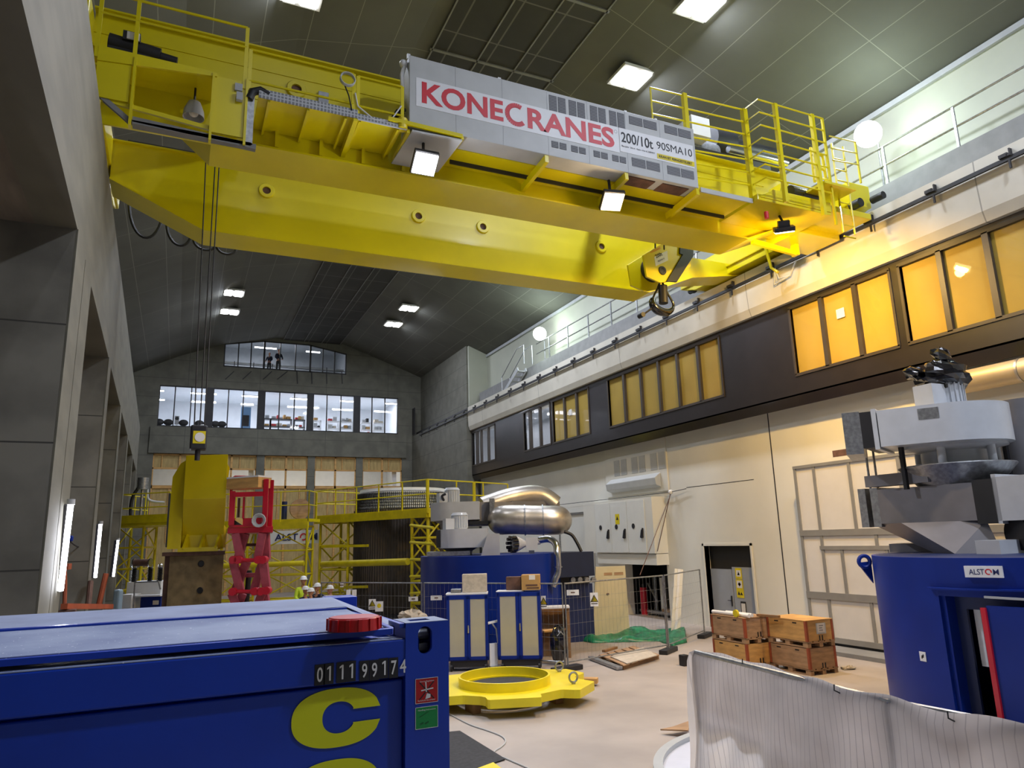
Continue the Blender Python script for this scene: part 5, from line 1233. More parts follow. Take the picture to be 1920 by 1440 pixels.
dm = MB(); vwall(dm, P(793, 1100, t=21.0), P(822, 1100, t=20.5), 0, P(800, 1069, t=20.8).z, .5); dm.build('side_cabinet', 'machine_blue', gc)
for k in range(4):
    q = P(1072+13*k, 1087, t=21.55); MB().cyl(q, .08, .1, 14, (0, -1, 0)).build('terminal_cap', 'galvanised_steel', gc)
def pxbox(name, m, par, xa, xb, ya, yb, t, dep, tb=None, bevel=0):
    a = P(xa, (ya+yb)/2, t=t); b = P(xb, (ya+yb)/2, t=tb or t); za = P((xa+xb)/2, yb, t=t).z; zb = P((xa+xb)/2, ya, t=t).z
    mb = MB(); vwall(mb, a, b, za, zb, dep); return mb.build(name, m, par, bevel)
# lower and upper fan of the left pair
def pfan(px, ytop, ybot, w, t, tag_):
    c = P(px, (ytop+ybot)/2, t=t); r = w/2*t/F; za, zb = P(px, ybot, t=t-r*.5).z, P(px, ytop, t=t-r*.5).z; c.z = 0
    f = MB(); scroll(f, c, r, Rt, -Fd, r*1.25, r*1.3, za, zb); f.build('fan_volute', 'fan_grey_paint', gc)
    MB().lathe([(r*.8, za), (r*.55, za-.1), (r*.5, za-.35)], c, (0, 0, 1), 32).build('inlet_cone', 'galvanised_grey', gc)
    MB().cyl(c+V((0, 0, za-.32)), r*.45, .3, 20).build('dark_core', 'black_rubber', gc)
    motor(gc, c, zb, .8)
    return c, za, zb
cA, _, _ = pfan(848, 942, 976, 84, 23.4, 'upper'); cB, _, _ = pfan(862, 992, 1027, 86, 21.6, 'lower')
pxbox('upper_duct', 'galvanised_grey', gc, 880, 962, 940, 985, 23.0, 1.0, 23.6); pxbox('upper_duct_end', 'galvanised_grey', gc, 960, 1050, 938, 978, 23.8, 1.2, 25)
pxbox('duct_flange', 'galvanised_steel', gc, 918, 927, 934, 990, 22.9, 1.1); pxbox('flexible_joint', 'black_rubber', gc, 818, 826, 994, 1027, 21.2, .9); pxbox('flexible_joint', 'black_rubber', gc, 880, 916, 977, 983, 22.6, .8)
tz = MB(); b0 = P(902, 1036, t=20.4); b1 = P(937, 1036, t=20.4); t0_ = P(914, 1001, t=20.4); t1_ = P(936, 1001, t=20.4)
taper(tz, (b0.x, b0.y), (b1.x, b1.y), Z2, (t0_.x, t0_.y), (t1_.x, t1_.y), t0_.z, .5, .5); tz.build('grey_case', 'fan_grey_paint', gc)
# big silver bent duct
D0 = P(940, 975, t=22.6); D1 = P(1045, 975, t=22.6); rd_ = 27*22.6/F
pts = [D0+Fd*1.1, D0+Fd*.55-Rt*.0, D0+Fd*.12+Rt*.08, D0+Rt*.4, D0.lerp(D1, .5), D1-Rt*.3, D1+Fd*.15-Rt*.02, D1+Fd*.6+Rt*.05, D1+Fd*1.2]
sd_ = MB().tube(smooth(pts, 8), rd_, 32).build('silver_duct', 'aluminium_duct', gc)
for f_ in (.42, .74): q = D0.lerp(D1, f_); MB().tube([q-Rt*.02, q+Rt*.02], rd_+.03, 32).build('duct_clamp', 'galvanised_steel', gc)
pts = [P(905, 952, t=24.2), P(960, 934, t=24.6), P(1010, 930, t=25), P(1040, 948, t=25)]
MB().tube(smooth(pts, 6), .36, 24).build('rear_duct', 'aluminium_duct', gc)
pts = [P(1010, 1013, t=21.2), P(1030, 1011, t=21.1), P(1042, 1020, t=20.9), P(1045, 1040, t=20.7), P(1046, 1070, t=20.6), P(1040, 1088, t=20.5), P(1036, 1100, t=20.45)]
MB().tube(smooth(pts, 8), .1, 18).build('steel_pipe', 'polished_steel', gc)
for q in (P(1046, 1064, t=20.62), P(1037, 1097, t=20.46)): MB().cyl(q, .14, .03, 20).build('pipe_flange', 'polished_steel', gc)
vc = P(965, 1020, t=20.9); vd = (P(985, 1019, t=21.1)-vc).normalized(); L_ = (P(985, 1019, t=21.1)-vc).length
MB().tube([vc, vc+vd*L_, P(1012, 1015, t=21.2)], [.25, .09, .09], 20).build('valve_cone', 'fan_grey_paint', gc)
for k in range(10):
    t = 2*PI*k/10; w1 = vd.orthogonal().normalized(); w2 = vd.cross(w1); MB().tube([vc+w1*(.2*math.cos(t))+w2*(.2*math.sin(t)), vc-vd*.16+w1*(.2*math.cos(t))+w2*(.2*math.sin(t))], .05, 10).build('valve_stud', 'black_plastic_wrap', gc)
pxbox('valve_body', 'fan_grey_paint', gc, 986, 1008, 1008, 1030, 21.0, .3); pxbox('valve_base', 'polished_steel', gc, 992, 1002, 1032, 1040, 20.9, .3)
MB().tube(smooth([P(1058, 997, t=22), P(1072, 1003, t=22), P(1082, 1018, t=21.9), P(1090, 1034, t=21.8)], 6), .05, 10).build('black_hose', 'black_rubber', gc)
MB().tube(smooth([P(832, 938, t=23.2), P(829, 930, t=23.1), P(836, 926, t=23.1)], 5), .04, 8).build('motor_cable', 'black_rubber', gc)
dm = MB(); sg = P(912, 1135, t=19.6); dm.box(sg.x-.2, sg.x+.25, sg.y-.02, sg.y, P(930, 1156, t=19).z, P(930, 1120, t=19).z); dm.build('name_plate', 'white_paint', gc)
MB().lathe([(.1, 0), (.16, 0)], (sg.x+.06, sg.y-.03, P(921, 1138, t=19).z), (0, -1, 0), 24, .5, 5.6).build('name_swirl', 'red_lettering', gc)
pxbox('deck_tray', 'galvanised_steel', gc, 800, 880, 1034, 1042, 20.9, 1.0)

# lockers on castors --------------------------------------------------------
GRD = mat('locker_silver', '#c4c1b0', .32, metal=.45, var=.03)
def locker(label, xa, xb, yt, ybm, t, tb):
    a = P(xa, ybm, t=t); b = P(xb, ybm, t=tb); a.z = b.z = 0; d = (b-a).normalized(); n = V((-d.y, d.x, 0)); n = n if n.dot(FW) > 0 else -n
    W = (b-a).length; zb = .24; zt = P((xa+xb)/2, yt, t=(t+tb)/2).z
    th = thing('locker', label, 'locker', a, math.atan2(d.y, d.x), 'blue and silver lockers on castors')
    M = FR[th]
    def bx(mb, x0, x1, y0, y1, z0, z1): return mb.box(x0, x1, y0, y1, z0, z1, M)
    m = MB(); bx(m, 0, W, .03, .55, zb, zt); m.build('body', 'machine_blue', th, bevel=.008)
    for k in range(2):
        x0, x1 = k*W/2+.005, (k+1)*W/2-.005; m = MB()
        bx(m, x0, x0+.07, 0, .03, zb+.03, zt-.02); bx(m, x1-.07, x1, 0, .03, zb+.03, zt-.02); bx(m, x0, x1, 0, .03, zb+.03, zb+.1); bx(m, x0, x1, 0, .03, zt-.1, zt-.02)
        dr = m.build('door', 'machine_blue', th); m = MB(); bx(m, x0+.07, x1-.07, .01, .03, zb+.1, zt-.1); m.build('door_panel', 'locker_silver', dr)
    m = MB(); bx(m, W/2+.01, W/2+.04, -.03, 0, (zt+zb)/2-.12, (zt+zb)/2+.06); m.build('handle', 'polished_steel', th)
    m = MB(); bx(m, .08, W-.05, .05, .5, .1, zb); m.build('base_frame', 'dark_steel', th)
    for x in (.08, W-.1):
        for y in (.08, .46): m = MB(); m.cyl(M @ V((x, y, .09)), .09, .05, 16, M.to_3x3() @ V((1, 0, 0))); m.build('castor', 'black_rubber', th)
    return th, M, W, zt
lkA = locker('blue and silver two door locker with a pale foam block on top', 838, 917, 1118, 1250, 17.25, 17.25)
lkB = locker('blue and silver two door locker with a cardboard box on top', 934, 1017, 1112, 1245, 17.25, 17.15)
def onlocker(lk, name, m, lab, cat, x0, x1, y0, y1, h, z=0, bev=.01):
    t, M, W, zt = lk; q = MB(); q.box(x0, x1, y0, y1, zt+.002+z, zt+h+z, M); return tagit(q.build(name, m, bevel=bev), lab, cat)
W_ = lkA[2]
onlocker(lkA, 'tray', 'white_paint', 'shallow white tray on top of the left blue locker', 'tray', -.02, W_, .05, .5, .05)
onlocker(lkA, 'foam_block', 'styrofoam', 'pale speckled foam block on the white tray over the left locker', 'block', W_*.38, W_*.98, .1, .4, .44, .052)
onlocker(lkA, 'folded_sheet', 'galvanised_steel', 'folded grey sheets left of the foam block on the left locker', 'sheet', .1, W_*.35, .1, .4, .09, .052)
W_ = lkB[2]
onlocker(lkB, 'board', 'white_paint', 'thin white board on top of the right blue locker', 'board', -.02, W_*.62, .05, .5, .03)
cbx = onlocker(lkB, 'cardboard_box', 'cardboard', 'brown cardboard box with a white label on the right locker', 'box', W_*.58, W_*1.0, .02, .4, .37, .032)
FR[cbx] = Matrix.Identity(4); M = lkB[1]; zt = lkB[3]+.034
MB().box(W_*.76, W_*.9, .016, .02, zt+.25, zt+.36, M).build('label', 'white_paper', cbx); MB().box(W_*.68, W_*.95, .014, .02, zt+.1, zt+.14, M).box(W_*.7, W_*.98, .014, .02, zt+.04, zt+.07, M).build('print', 'rust_brown', cbx); MB().box(W_*.57, W_*1.01, .2, .24, zt+.335, zt+.34, M).build('tape', 'old_plywood', cbx)
onlocker(lkB, 'brown_case', 'rust_brown', 'dark brown case behind the cardboard box on the right locker', 'case', W_*.2, W_*.55, .25, .5, .32, .032)
# grey stool/handle between the lockers
sl = thing('sack_truck', 'small white frame with grey handle between the two lockers', 'trolley', P(926, 1240, t=17.35)*1)
q = P(926, 1240, t=17.35); q.z = 0; MB().box(q.x-.1, q.x+.1, q.y, q.y+.05, .1, .62).build('panel', 'white_paint', sl); MB().tube([(q.x+.12, q.y, .62), (q.x+.08, q.y, .95), (q.x-.02, q.y, 1.08)], .02, 8).build('arm', 'grey_paint', sl); MB().bar((q.x-.14, q.y, 1.1), (q.x+.16, q.y, 1.14), .06, .05).build('handle', 'white_paint', sl); MB().box(q.x-.1, q.x+.1, q.y-.06, q.y+.06, 0, .1).build('base', 'galvanised_steel', sl)
# ------------------------------------------------------------------ stator with its scaffold platform
def ground(px, t): q = P(px, 1016, t=t); return V((q.x, q.y, 0))
ZD = 4.35
Np, Lp = ground(802, 27.0), ground(590, 31.6); e1 = Lp-Np; e2 = V((e1.y, -e1.x, 0))
if e2.dot(FW) < 0: e2 = -e2
e2 *= .65; SC_ = Np+e1*.5+e2*.5; SC_ = ground(755, 31.0)
stt = thing('stator_core', 'tall dark round stator core with white finned ring on top inside the yellow scaffold', 'machine', SC_)
zr = P(755, 907, t=29.5).z; zc = P(755, 952, t=29.2).z; zc2 = zc-.02
MST = seams('stator_laminations', '#4a433d', '#2c2826', .0, .0, .02) if False else mat('stator_laminations', '#4a433d', .6, metal=.3, var=.35, scale=9, stretch=(6, 6, .3))
cm = MB(); cm.cyl(SC_+V((0, 0, .3)), 2.06, zc2-.3, 96)
for k in range(110):
    t = 2*PI*k/110; u = V((math.cos(t), math.sin(t), 0)); cm.bar(SC_+u*2.06+V((0, 0, .3)), SC_+u*2.06+V((0, 0, zc2)), .05, .06)
cm.build('core', 'stator_laminations', stt)
for k in range(6):
    z = zc+.12*k+.02; rr = 2.03-.02*k
    MB().lathe([(rr-.3, z), (rr, z), (rr, z+.085), (rr-.3, z+.085)], SC_, (0, 0, 1), 80).build('winding_ring', 'white_paint', stt)
fm = MB()
for k in range(150):
    t = 2*PI*k/150; u = V((math.cos(t), math.sin(t), 0)); fm.bar(SC_+u*2.04+V((0, 0, zc+.02)), SC_+u*1.95+V((0, 0, zc+.68)), .032, .03)
fm.build('end_slots', 'dark_steel', stt)
MB().lathe([(1.2, zc+.74), (1.85, zc+.74), (1.85, zc+.86), (1.2, zc+.86)], SC_, (0, 0, 1), 80).build('top_ring', 'white_paint', stt)
MB().cyl(SC_, 2.3, .3, 48).build('base', 'dark_steel', stt)

def lattice(par, c, dx, dy, z0, z1, n, r=.05, nm='tower'):
    """four legged scaffold tower; each leg a part, bracing one part"""
    c, dx, dy = V(c), V(dx), V(dy); cs = [c-dx-dy, c+dx-dy, c+dx+dy, c-dx+dy]
    for p in cs: MB().tube([p+V((0, 0, z0)), p+V((0, 0, z1))], r, 8).build('leg', 'scaffold_yellow', par)
    m = MB()
    for k in range(n+1):
        z = z0+(z1-z0)*k/n
        for a, b in zip(cs, cs[1:]+cs[:1]):
            m.tube([a+V((0, 0, z)), b+V((0, 0, z))], r*.8, 6)
            if k < n: m.tube([(a if k % 2 else b)+V((0, 0, z)), (b if k % 2 else a)+V((0, 0, z+(z1-z0)/n))], r*.6, 6)
    m.build('bracing', 'scaffold_yellow', par)
def guard(par, pts, z, h=1.08, sp=1.5, r=.028):
    for a, b in zip(pts, pts[1:]):
        a, b = V(a), V(b); n = max(1, round((b-a).length/sp))
        for f in (.5, 1): MB().tube([a+V((0, 0, z+h*f)), b+V((0, 0, z+h*f))], r, 6).build('guard_rail', 'scaffold_yellow', par)
        for k in range(n+1): p = a.lerp(b, k/n); MB().tube([p+V((0, 0, z-.1)), p+V((0, 0, z+h))], r*1.1, 6).build('guard_post', 'scaffold_yellow', par)
sc1 = thing('scaffold', 'yellow scaffold platform with guard rails around the round stator core', 'scaffold', Np)
Q = [Np, Lp, Lp+e2, Np+e2]
outer = [(p.x, p.y) for p in Q]
pl_ = MB(); 
def inside_ring(): pass
dk = ring_plate(outer, (SC_.x, SC_.y), 1.0, ZD-.12, ZD) if False else MB()
# deck as four strips round the core
ux, uy = e1.normalized(), e2.normalized(); o = SC_-Np; cu, cv = o.dot(ux), o.dot(uy); L1, L2 = e1.length, e2.length
for a, b, c, d in ((0, cu-2.15, 0, L2), (cu+2.15, L1, 0, L2), (cu-2.15, cu+2.15, 0, max(.35, cv-2.15)), (cu-2.15, cu+2.15, min(L2-.3, cv+2.15), L2)):
    if b <= a or d <= c: continue
    p = [Np+ux*x+uy*y for x, y in ((a, c), (b, c), (b, d), (a, d))]
    dk.add([q+V((0, 0, ZD-.1)) for q in p]+[q+V((0, 0, ZD)) for q in p], [(3, 2, 1, 0), (4, 5, 6, 7), (0, 1, 5, 4), (1, 2, 6, 5), (2, 3, 7, 6), (3, 0, 4, 7)])
dk.build('deck', 'scaffold_yellow', sc1)
eb = MB()
for a, b in zip(Q, Q[1:]+Q[:1]): eb.bar(a+V((0, 0, ZD-.2)), b+V((0, 0, ZD-.2)), .12, .3)
eb.build('edge_beam', 'scaffold_yellow', sc1)
guard(sc1, [Q[2], Q[1], Q[0], Q[3]], ZD)
MB().tube([Np+V((0, 0, ZD-.2)), Np+V((0, 0, ZD+1.1))], .07, 8).build('guard_post', 'scaffold_yellow', sc1); MB().tube([Np+e2*.55+V((0, 0, ZD-.2)), Np+e2*.55+V((0, 0, ZD+1.1))], .07, 8).build('guard_post', 'scaffold_yellow', sc1)
lattice(sc1, Np+ux*.55+uy*.55, ux*.45, uy*.45, 0, ZD-.3, 5, .06)
lattice(sc1, Lp-ux*1.2+uy*.7, ux*1.0, uy*.55, 0, ZD-.3, 4, .06)
pa_, pb_ = P(604, 1058, t=30.3), P(765, 1053, t=26.9)
MB().tube([pa_, pb_], .13, 12).build('cross_pipe', 'scaffold_yellow', sc1)
for za_ in (1023, 1100): MB().bar(P(604, za_+2, t=30.3), P(690, za_, t=28.9), .1).build('cross_beam', 'scaffold_yellow', sc1)
for k in range(5):
    a = P(770, 985+32*k, t=26.3); b = P(812, 990+30*k, t=25.2); MB().tube([a, b], .06, 6).build('cross_beam', 'scaffold_yellow', sc1)
# left platform in front of the banner
sc2 = thing('scaffold', 'yellow scaffold platform behind the red scissor lift, with the printed banner under it', 'scaffold', ground(500, 29))
a, b = ground(418, 29.5), ground(577, 29); dv = Fd*1.2; z2_ = P(500, 974, t=29).z
dk = MB(); vwall(dk, a, b, z2_-.12, z2_, 1.2); dk.build('deck', 'scaffold_yellow', sc2)
m = MB(); m.bar(a+V((0, 0, z2_-.25)), b+V((0, 0, z2_-.25)), .12, .3); m.build('edge_beam', 'scaffold_yellow', sc2)
guard(sc2, [a+dv, a, b, b+dv], z2_, 1.12, 1.1, .024)
lattice(sc2, ground(538, 29.75), Rt*.95, Fd*.45, 0, z2_-.3, 4, .05); lattice(sc2, ground(440, 29.75), Rt*.7, Fd*.45, 0, z2_-.3, 4, .05)
MB().tube([P(400, 1062, t=28.8), P(570, 1056, t=28.8)], .11, 10).build('cross_pipe', 'scaffold_yellow', sc2)
q = P(532, 988, t=29.8); MB().cyl((q.x, q.y, z2_), .11, .75, 14).build('blue_bottle', 'navy_blue', None)
bt = [o for o in COL.objects if o.name.startswith('blue_bottle')][-1]; bt.name = 'gas_bottle'; tagit(bt, 'blue gas bottle standing on the yellow platform right of the red lift', 'gas bottle')
q = P(562, 975, t=29.8); rb = MB(); 
ch = thing('round_case', 'brown half round wooden cover standing on the yellow platform', 'cover', (q.x, q.y, z2_)); rb.cyl((q.x, q.y-.1, z2_+.42), .42, .2, 32, (0, 1, 0)); rb.build('cover', 'old_plywood', ch)
# far left platform
sc3 = thing('scaffold', 'yellow scaffold platform at the far left by the concrete columns', 'scaffold', ground(262, 27))
a, b = ground(222, 27), ground(313, 26.4); z3_ = P(265, 978, t=26.8).z
dk = MB(); vwall(dk, a, b, z3_-.15, z3_, 2.0); dk.build('deck', 'scaffold_yellow', sc3)
m = MB(); m.bar(a+V((0, 0, z3_+.1)), b+V((0, 0, z3_+.1)), .06, .3); m.build('toe_board', 'scaffold_yellow', sc3)
guard(sc3, [a+Fd*2, a, b], z3_, 1.05, .9, .025)
lattice(sc3, ground(256, 27.8), Rt*.5, Fd*.5, 0, z3_-.15, 5, .05)
q = P(265, 945, t=27.4); hz = thing('hose_reel', 'grey hose bundle hanging on the far left yellow platform', 'hose', (q.x, q.y, z3_))
MB().tube(smooth([q+V((-.1, 0, .7)), q+V((-.3, 0, .3)), q+V((-.35, 0, -.2)), q+V((-.25, 0, -.55)), q+V((.15, 0, -.62)), q+V((.5, 0, -.6))], 6), .06, 10).build('hose', 'black_rubber', hz)
MB().tube(smooth([q+V((-.05, 0, .95)), q+V((.15, 0, .6)), q+V((.25, 0, .15)), q+V((.8, 0, .05))], 6), .05, 10).build('hose', 'grey_paint', hz); MB().cyl(q+V((0, 0, .55)), .2, .45, 16).cyl((q.x, q.y, z3_), .05, q.z+.55-z3_, 8).build('cowl', 'galvanised_steel', hz)
# banner
b0, b1 = P(503, 1021, t=32.4), P(602, 1019, t=32.4); zt_ = P(503, 996, t=32.4).z
bn = thing('banner', 'white company banner with navy lettering and a red swirl hung under the platform', 'banner', ((b0.x+b1.x)/2, (b0.y+b1.y)/2, b0.z))
m = MB(); vwall(m, b0, b1, b0.z, zt_, .02); m.build('cloth', 'white_paint', bn)
hb = zt_-b0.z; wb = (V((b1.x-b0.x, b1.y-b0.y, 0))).length; rg = V((b1.x-b0.x, b1.y-b0.y, 0)).normalized(); nb_ = rg.cross(V((0, 0, 1)))
o = V((b0.x, b0.y, b0.z))+nb_*.02
text('lettering', 'ALST', 'navy_lettering', bn, o+rg*wb*.12+V((0, 0, hb*.25)), rg, (0, 0, 1), hb*.52, wb*.44, bold=.02)
MB().lathe([(hb*.18, 0), (hb*.28, 0)], o+rg*wb*.665+V((0, 0, hb*.5)), nb_, 24, .4, 5.9).build('swirl', 'red_lettering', bn)
text('lettering', 'M', 'navy_lettering', bn, o+rg*wb*.78+V((0, 0, hb*.25)), rg, (0, 0, 1), hb*.52, wb*.15, bold=.02)
for f_ in (.05, .95): MB().tube([o+rg*wb*f_+V((0, 0, hb)), o+rg*wb*f_+V((0, 0, z2_-b0.z-.1))], .015, 6).build('cord', 'white_paint', bn)

# ------------------------------------------------------------------ yellow lifting frame on rusty block
def FB(px, py, t, ds=0): return P(px, py, t=t)
tc = 19.0
FC = P(424, 1000, t=19)-EY; FC.z = 0; FC.normalize()
FL = P(500, 1000, t=19)-EY; FL.z = 0; FL.normalize()
cw = thing('ballast_frame', 'tall yellow steel box under the small hook, on the rusty block', 'machine part', ground(372, tc+.6))
zz = lambda y, x=375: P(x, y, t=tc).z
O = P(346, 900, t=tc); wv = (P(425, 900, t=tc)-O); wv.z = 0
pf_ = [(0, zz(852)), (0, zz(936)), (.62, zz(1003)), (.62, zz(1030)), (1.3, zz(1030)), (1.3, zz(852))]
MB().prism(pf_, (O.x, O.y, 0), FC, (0, 0, 1), wv).build('box', 'lift_beam_yellow', cw, bevel=.006)
O2 = P(322, 900, t=tc+.35); w2 = P(347, 900, t=tc+.35)-O2; w2.z = 0
vs = [(O2.x, O2.y, zz(893)), (O2.x, O2.y, zz(1030))]
m = MB(); m.prism([(0, zz(1028)), (w2.length, zz(1028)), (w2.length, zz(858)), (w2.length*.6, zz(864)), (.02, zz(890)), (0, zz(960))], (O2.x, O2.y, 0), w2.normalized(), (0, 0, 1), FC*.9); m.build('side_box', 'lift_beam_yellow', cw)
O3 = P(425, 900, t=tc+.25); m = MB(); m.prism([(0, zz(868)), (.06, zz(876)), (.03, zz(905)), (0, zz(905))], (O3.x, O3.y, 0), Rt, (0, 0, 1), FC*.7); m.build('side_lip', 'lift_beam_yellow', cw)
sl_ = MB(); sl_.slab(P(310, 1026, t=tc+.4), P(316, 1026, t=tc+.4), P(320, 925, t=tc+.4), P(316, 925, t=tc+.4), .02); sl_.build('shiny_wrap', 'polished_steel', cw)
for px_ in (342, 373, 402):
    r0 = P(px_, 1000, t=tc); MB().prism([(.02, zz(1028)), (.64, zz(1028)), (.64, zz(990)), (.42, zz(982))], (r0.x, r0.y, 0), Fd, (0, 0, 1), Rt*.06).build('rib', 'lift_beam_yellow', cw)
b0 = P(333, 1030, t=tc-.05); b1 = P(408, 1030, t=tc-.05); m = MB(); vwall(m, b0, b1, zz(1034), zz(1026), 1.4, FC); m.build('base_flange', 'lift_beam_yellow', cw)
bk = thing('rusty_block', 'rusty brown steel block with two bolt holes carrying the tall yellow box', 'block', ground(366, tc+.5))
m = MB(); vwall(m, P(315, 1090, t=tc), P(417, 1090, t=tc), 0, zz(1041), 1.5, FC); m.build('block', 'rusty_plate', bk, bevel=.01)
m = MB(); vwall(m, P(304, 1036, t=tc), P(422, 1036, t=tc), zz(1041), zz(1034), 1.6, FC); m.build('top_plate', 'rust_brown', bk)
m = MB(); vwall(m, P(306, 1090, t=tc+.1), P(315, 1090, t=tc+.1), 0, zz(1041), 1.4, FC); m.build('side_plate', 'rust_brown', bk)
for x, y in ((377, 1057), (375, 1107)):
    q = P(x, y, t=tc-.02); q = EY+(q-EY)*((P(377, 1090, t=tc)-EY).dot(Fd)-.02)/((q-EY).dot(Fd)); MB().lathe([(.0, .004), (.07, .004), (.075, .012), (.085, 0)], q, -Fd, 24).build('bolt_hole', 'black_rubber', bk)
# tray between the box and the lift
b0 = P(425, 905, t=18.9); b1 = P(484, 905, t=18.5); m = MB(); vwall(m, b0, b1, P(450, 916, t=18.7).z, P(450, 896, t=18.7).z, .5)
ty = thing('wooden_tray', 'long tan wooden trough reaching from the yellow box to the red lift basket', 'tray', b0)
m.build('board', 'plywood', ty); m = MB(); vwall(m, b0-Fd*.01, b1-Fd*.01, P(450, 896, t=18.7).z, P(450, 893, t=18.7).z, .52); m.build('white_edge', 'white_paint', ty)

# ------------------------------------------------------------------ red scissor lift
tl = 18.5; sl4 = 280/1493
lf_ = thing('scissor_lift', 'red scissor lift with raised basket beside the tall yellow box', 'lift', ground(470, tl+.4))
def LQ(x, y, dt=0): return P(420+x*sl4, 880+y*sl4, t=tl+dt)
def lwall(name, m, x0, x1, y0, y1, dt, dep, bev=0, par=None):
    a = LQ(x0, (y0+y1)/2, dt); b = LQ(x1, (y0+y1)/2, dt); mb = MB(); vwall(mb, a, b, LQ((x0+x1)/2, y1, dt).z, LQ((x0+x1)/2, y0, dt).z, dep, FL); return mb.build(name, m, par or lf_, bev)
lwall('basket_floor', 'lift_red', 35, 490, 575, 635, 0, 1.9, .01)
lwall('toe_panel', 'lift_red', 50, 425, 487, 575, 0, .06)
lwall('front_post', 'lift_red', 50, 108, 215, 560, 0, .09, .01); lwall('front_post', 'lift_red', 385, 440, 90, 575, 0, .12, .02); lwall('front_post', 'lift_red', 440, 492, 100, 600, .3, .12, .02)
lwall('inner_post', 'rust_brown', 135, 160, 285, 480, .5, .06); lwall('inner_post', 'lift_red', 185, 207, 275, 490, .05, .05)
lwall('mid_panel', 'lift_red', 100, 390, 225, 272, 0, .06)
MB().tube([LQ(72, 105, .6), LQ(110, 78, .6), LQ(390, 82, .6), LQ(410, 120, .6), LQ(410, 300, .6)], .045, 8).build('top_rail', 'lift_red', lf_)
MB().tube([LQ(72, 105, .6), LQ(72, 560, .6)], .04, 8).tube([LQ(78, 150, 1.8), LQ(400, 150, 1.8), LQ(400, 560, 1.8)], .035, 8).tube([LQ(470, 120, 1.8), LQ(470, 570, 1.8)], .035, 8).build('back_rail', 'lift_red', lf_)
MST2 = mat('hazard_stripes', '#1c1a18', .5)
def hazard(m):
    nt = m.node_tree; b = nt.nodes['Principled BSDF']; tc_ = nt.nodes.new('ShaderNodeTexCoord'); w_ = nt.nodes.new('ShaderNodeTexWave')
    w_.inputs['Scale'].default_value = 2.2; w_.bands_direction = 'DIAGONAL'; nt.links.new(tc_.outputs['Object'], w_.inputs['Vector'])
    r = nt.nodes.new('ShaderNodeValToRGB'); r.color_ramp.interpolation = 'CONSTANT'; r.color_ramp.elements[0].color = lin('#1b1a18'); r.color_ramp.elements[1].position = .55; r.color_ramp.elements[1].color = lin('#e0c070')
    nt.links.new(w_.outputs['Fac'], r.inputs['Fac']); nt.links.new(r.outputs['Color'], b.inputs['Base Color'])
hazard(MST2)
a = [LQ(65, 555, -.02), LQ(185, 555, -.02), LQ(185, 490, -.02), LQ(120, 490, -.02)]; MB().slab(*a, .02).build('hazard_plate', 'hazard_stripes', lf_)
a = [LQ(360, 550, -.02), LQ(425, 550, -.02), LQ(425, 480, -.02), LQ(400, 480, -.02)]; MB().slab(*a, .02).build('hazard_plate', 'hazard_stripes', lf_)
c_ = LQ(355, 510, -.12); m = MB()
for k in range(4): m.tube([c_+Rt*((.11+.02*k)*math.cos(t+k))+V((0, 0, (.12+.015*k)*math.sin(t+k)))-Fd*.02*k for t in [2*PI*i/14 for i in range(14)]], .018, 6, closed=True)
m.build('cable_bundle', 'grey_paint', lf_)
MB().slab(LQ(210, 470, .9), LQ(390, 470, .9), LQ(390, 280, .9), LQ(210, 290, .9), .02).build('clear_screen', 'window_glass', lf_)
def arm(x0, y0, x1, y1, dt, m='faded_red', w=.2): MB().bar(LQ(x0, y0, dt), LQ(x1, y1, dt), .07, w, up=Fd.cross(LQ(x1, y1, dt)-LQ(x0, y0, dt))).build('scissor_arm', m, lf_)
for dt in (0, 1.1):
    k = 10 if dt else 0
    arm(115+k, 640, 165+k, 900, dt); arm(210+k, 640, 135+k, 900, dt+.15); arm(385+k, 640, 335+k, 900, dt); arm(410+k, 640, 420+k, 900, dt+.15)
    arm(90+k, 920, 160+k, 1210, dt); arm(225+k, 920, 110+k, 1210, dt+.15); arm(385+k, 920, 300+k, 1210, dt+.15); arm(390+k, 920, 425+k, 1210, dt)
    arm(75+k, 1240, 180+k, 1500, dt); arm(190+k, 1240, 90+k, 1500, dt+.15); arm(380+k, 1240, 280+k, 1500, dt); arm(400+k, 1240, 440+k, 1500, dt+.15)
    arm(90+k, 1500, 160+k, 1790, dt); arm(215+k, 1500, 105+k, 1790, dt+.15); arm(385+k, 1500, 300+k, 1790, dt+.15); arm(390+k, 1500, 425+k, 1790, dt)
def cross(x0, x1, y, dt, m='lift_red', r=.05): MB().tube([LQ(x0, y, dt), LQ(x1, y, dt)], r, 10).build('cross_tube', m, lf_)
cross(65, 410, 908, -.1); cross(150, 395, 755, .3, 'rust_brown', .04); cross(60, 440, 1222, -.1); cross(60, 440, 1510, -.1); cross(60, 440, 1790, -.1); cross(200, 325, 1057, .2, 'faded_red', .06)
for x, y in ((85, 905), (135, 905), (335, 905), (385, 905), (80, 1225), (300, 1222), (365, 1222), (420, 1215)): MB().cyl(LQ(x, y, -.18), .1, .2, 14, Fd).build('pivot', 'lift_red', lf_)
MB().tube([LQ(250, 1010, .5), LQ(225, 1330, .3)], .07, 10).build('lift_cylinder', 'dark_steel', lf_)
g = ground(470, tl+1.0); gl_ = MB(); vwall(gl_, ground(430, tl), ground(512, tl), .15, .75, 2.0); gl_.build('chassis', 'lift_red', lf_, bevel=.02)
for px_ in (436, 506):
    for dt in (.2, 1.6): q = ground(px_, tl+dt); MB().cyl((q.x, q.y, .2), .2, .16, 20, Rt).build('wheel', 'black_rubber', lf_)

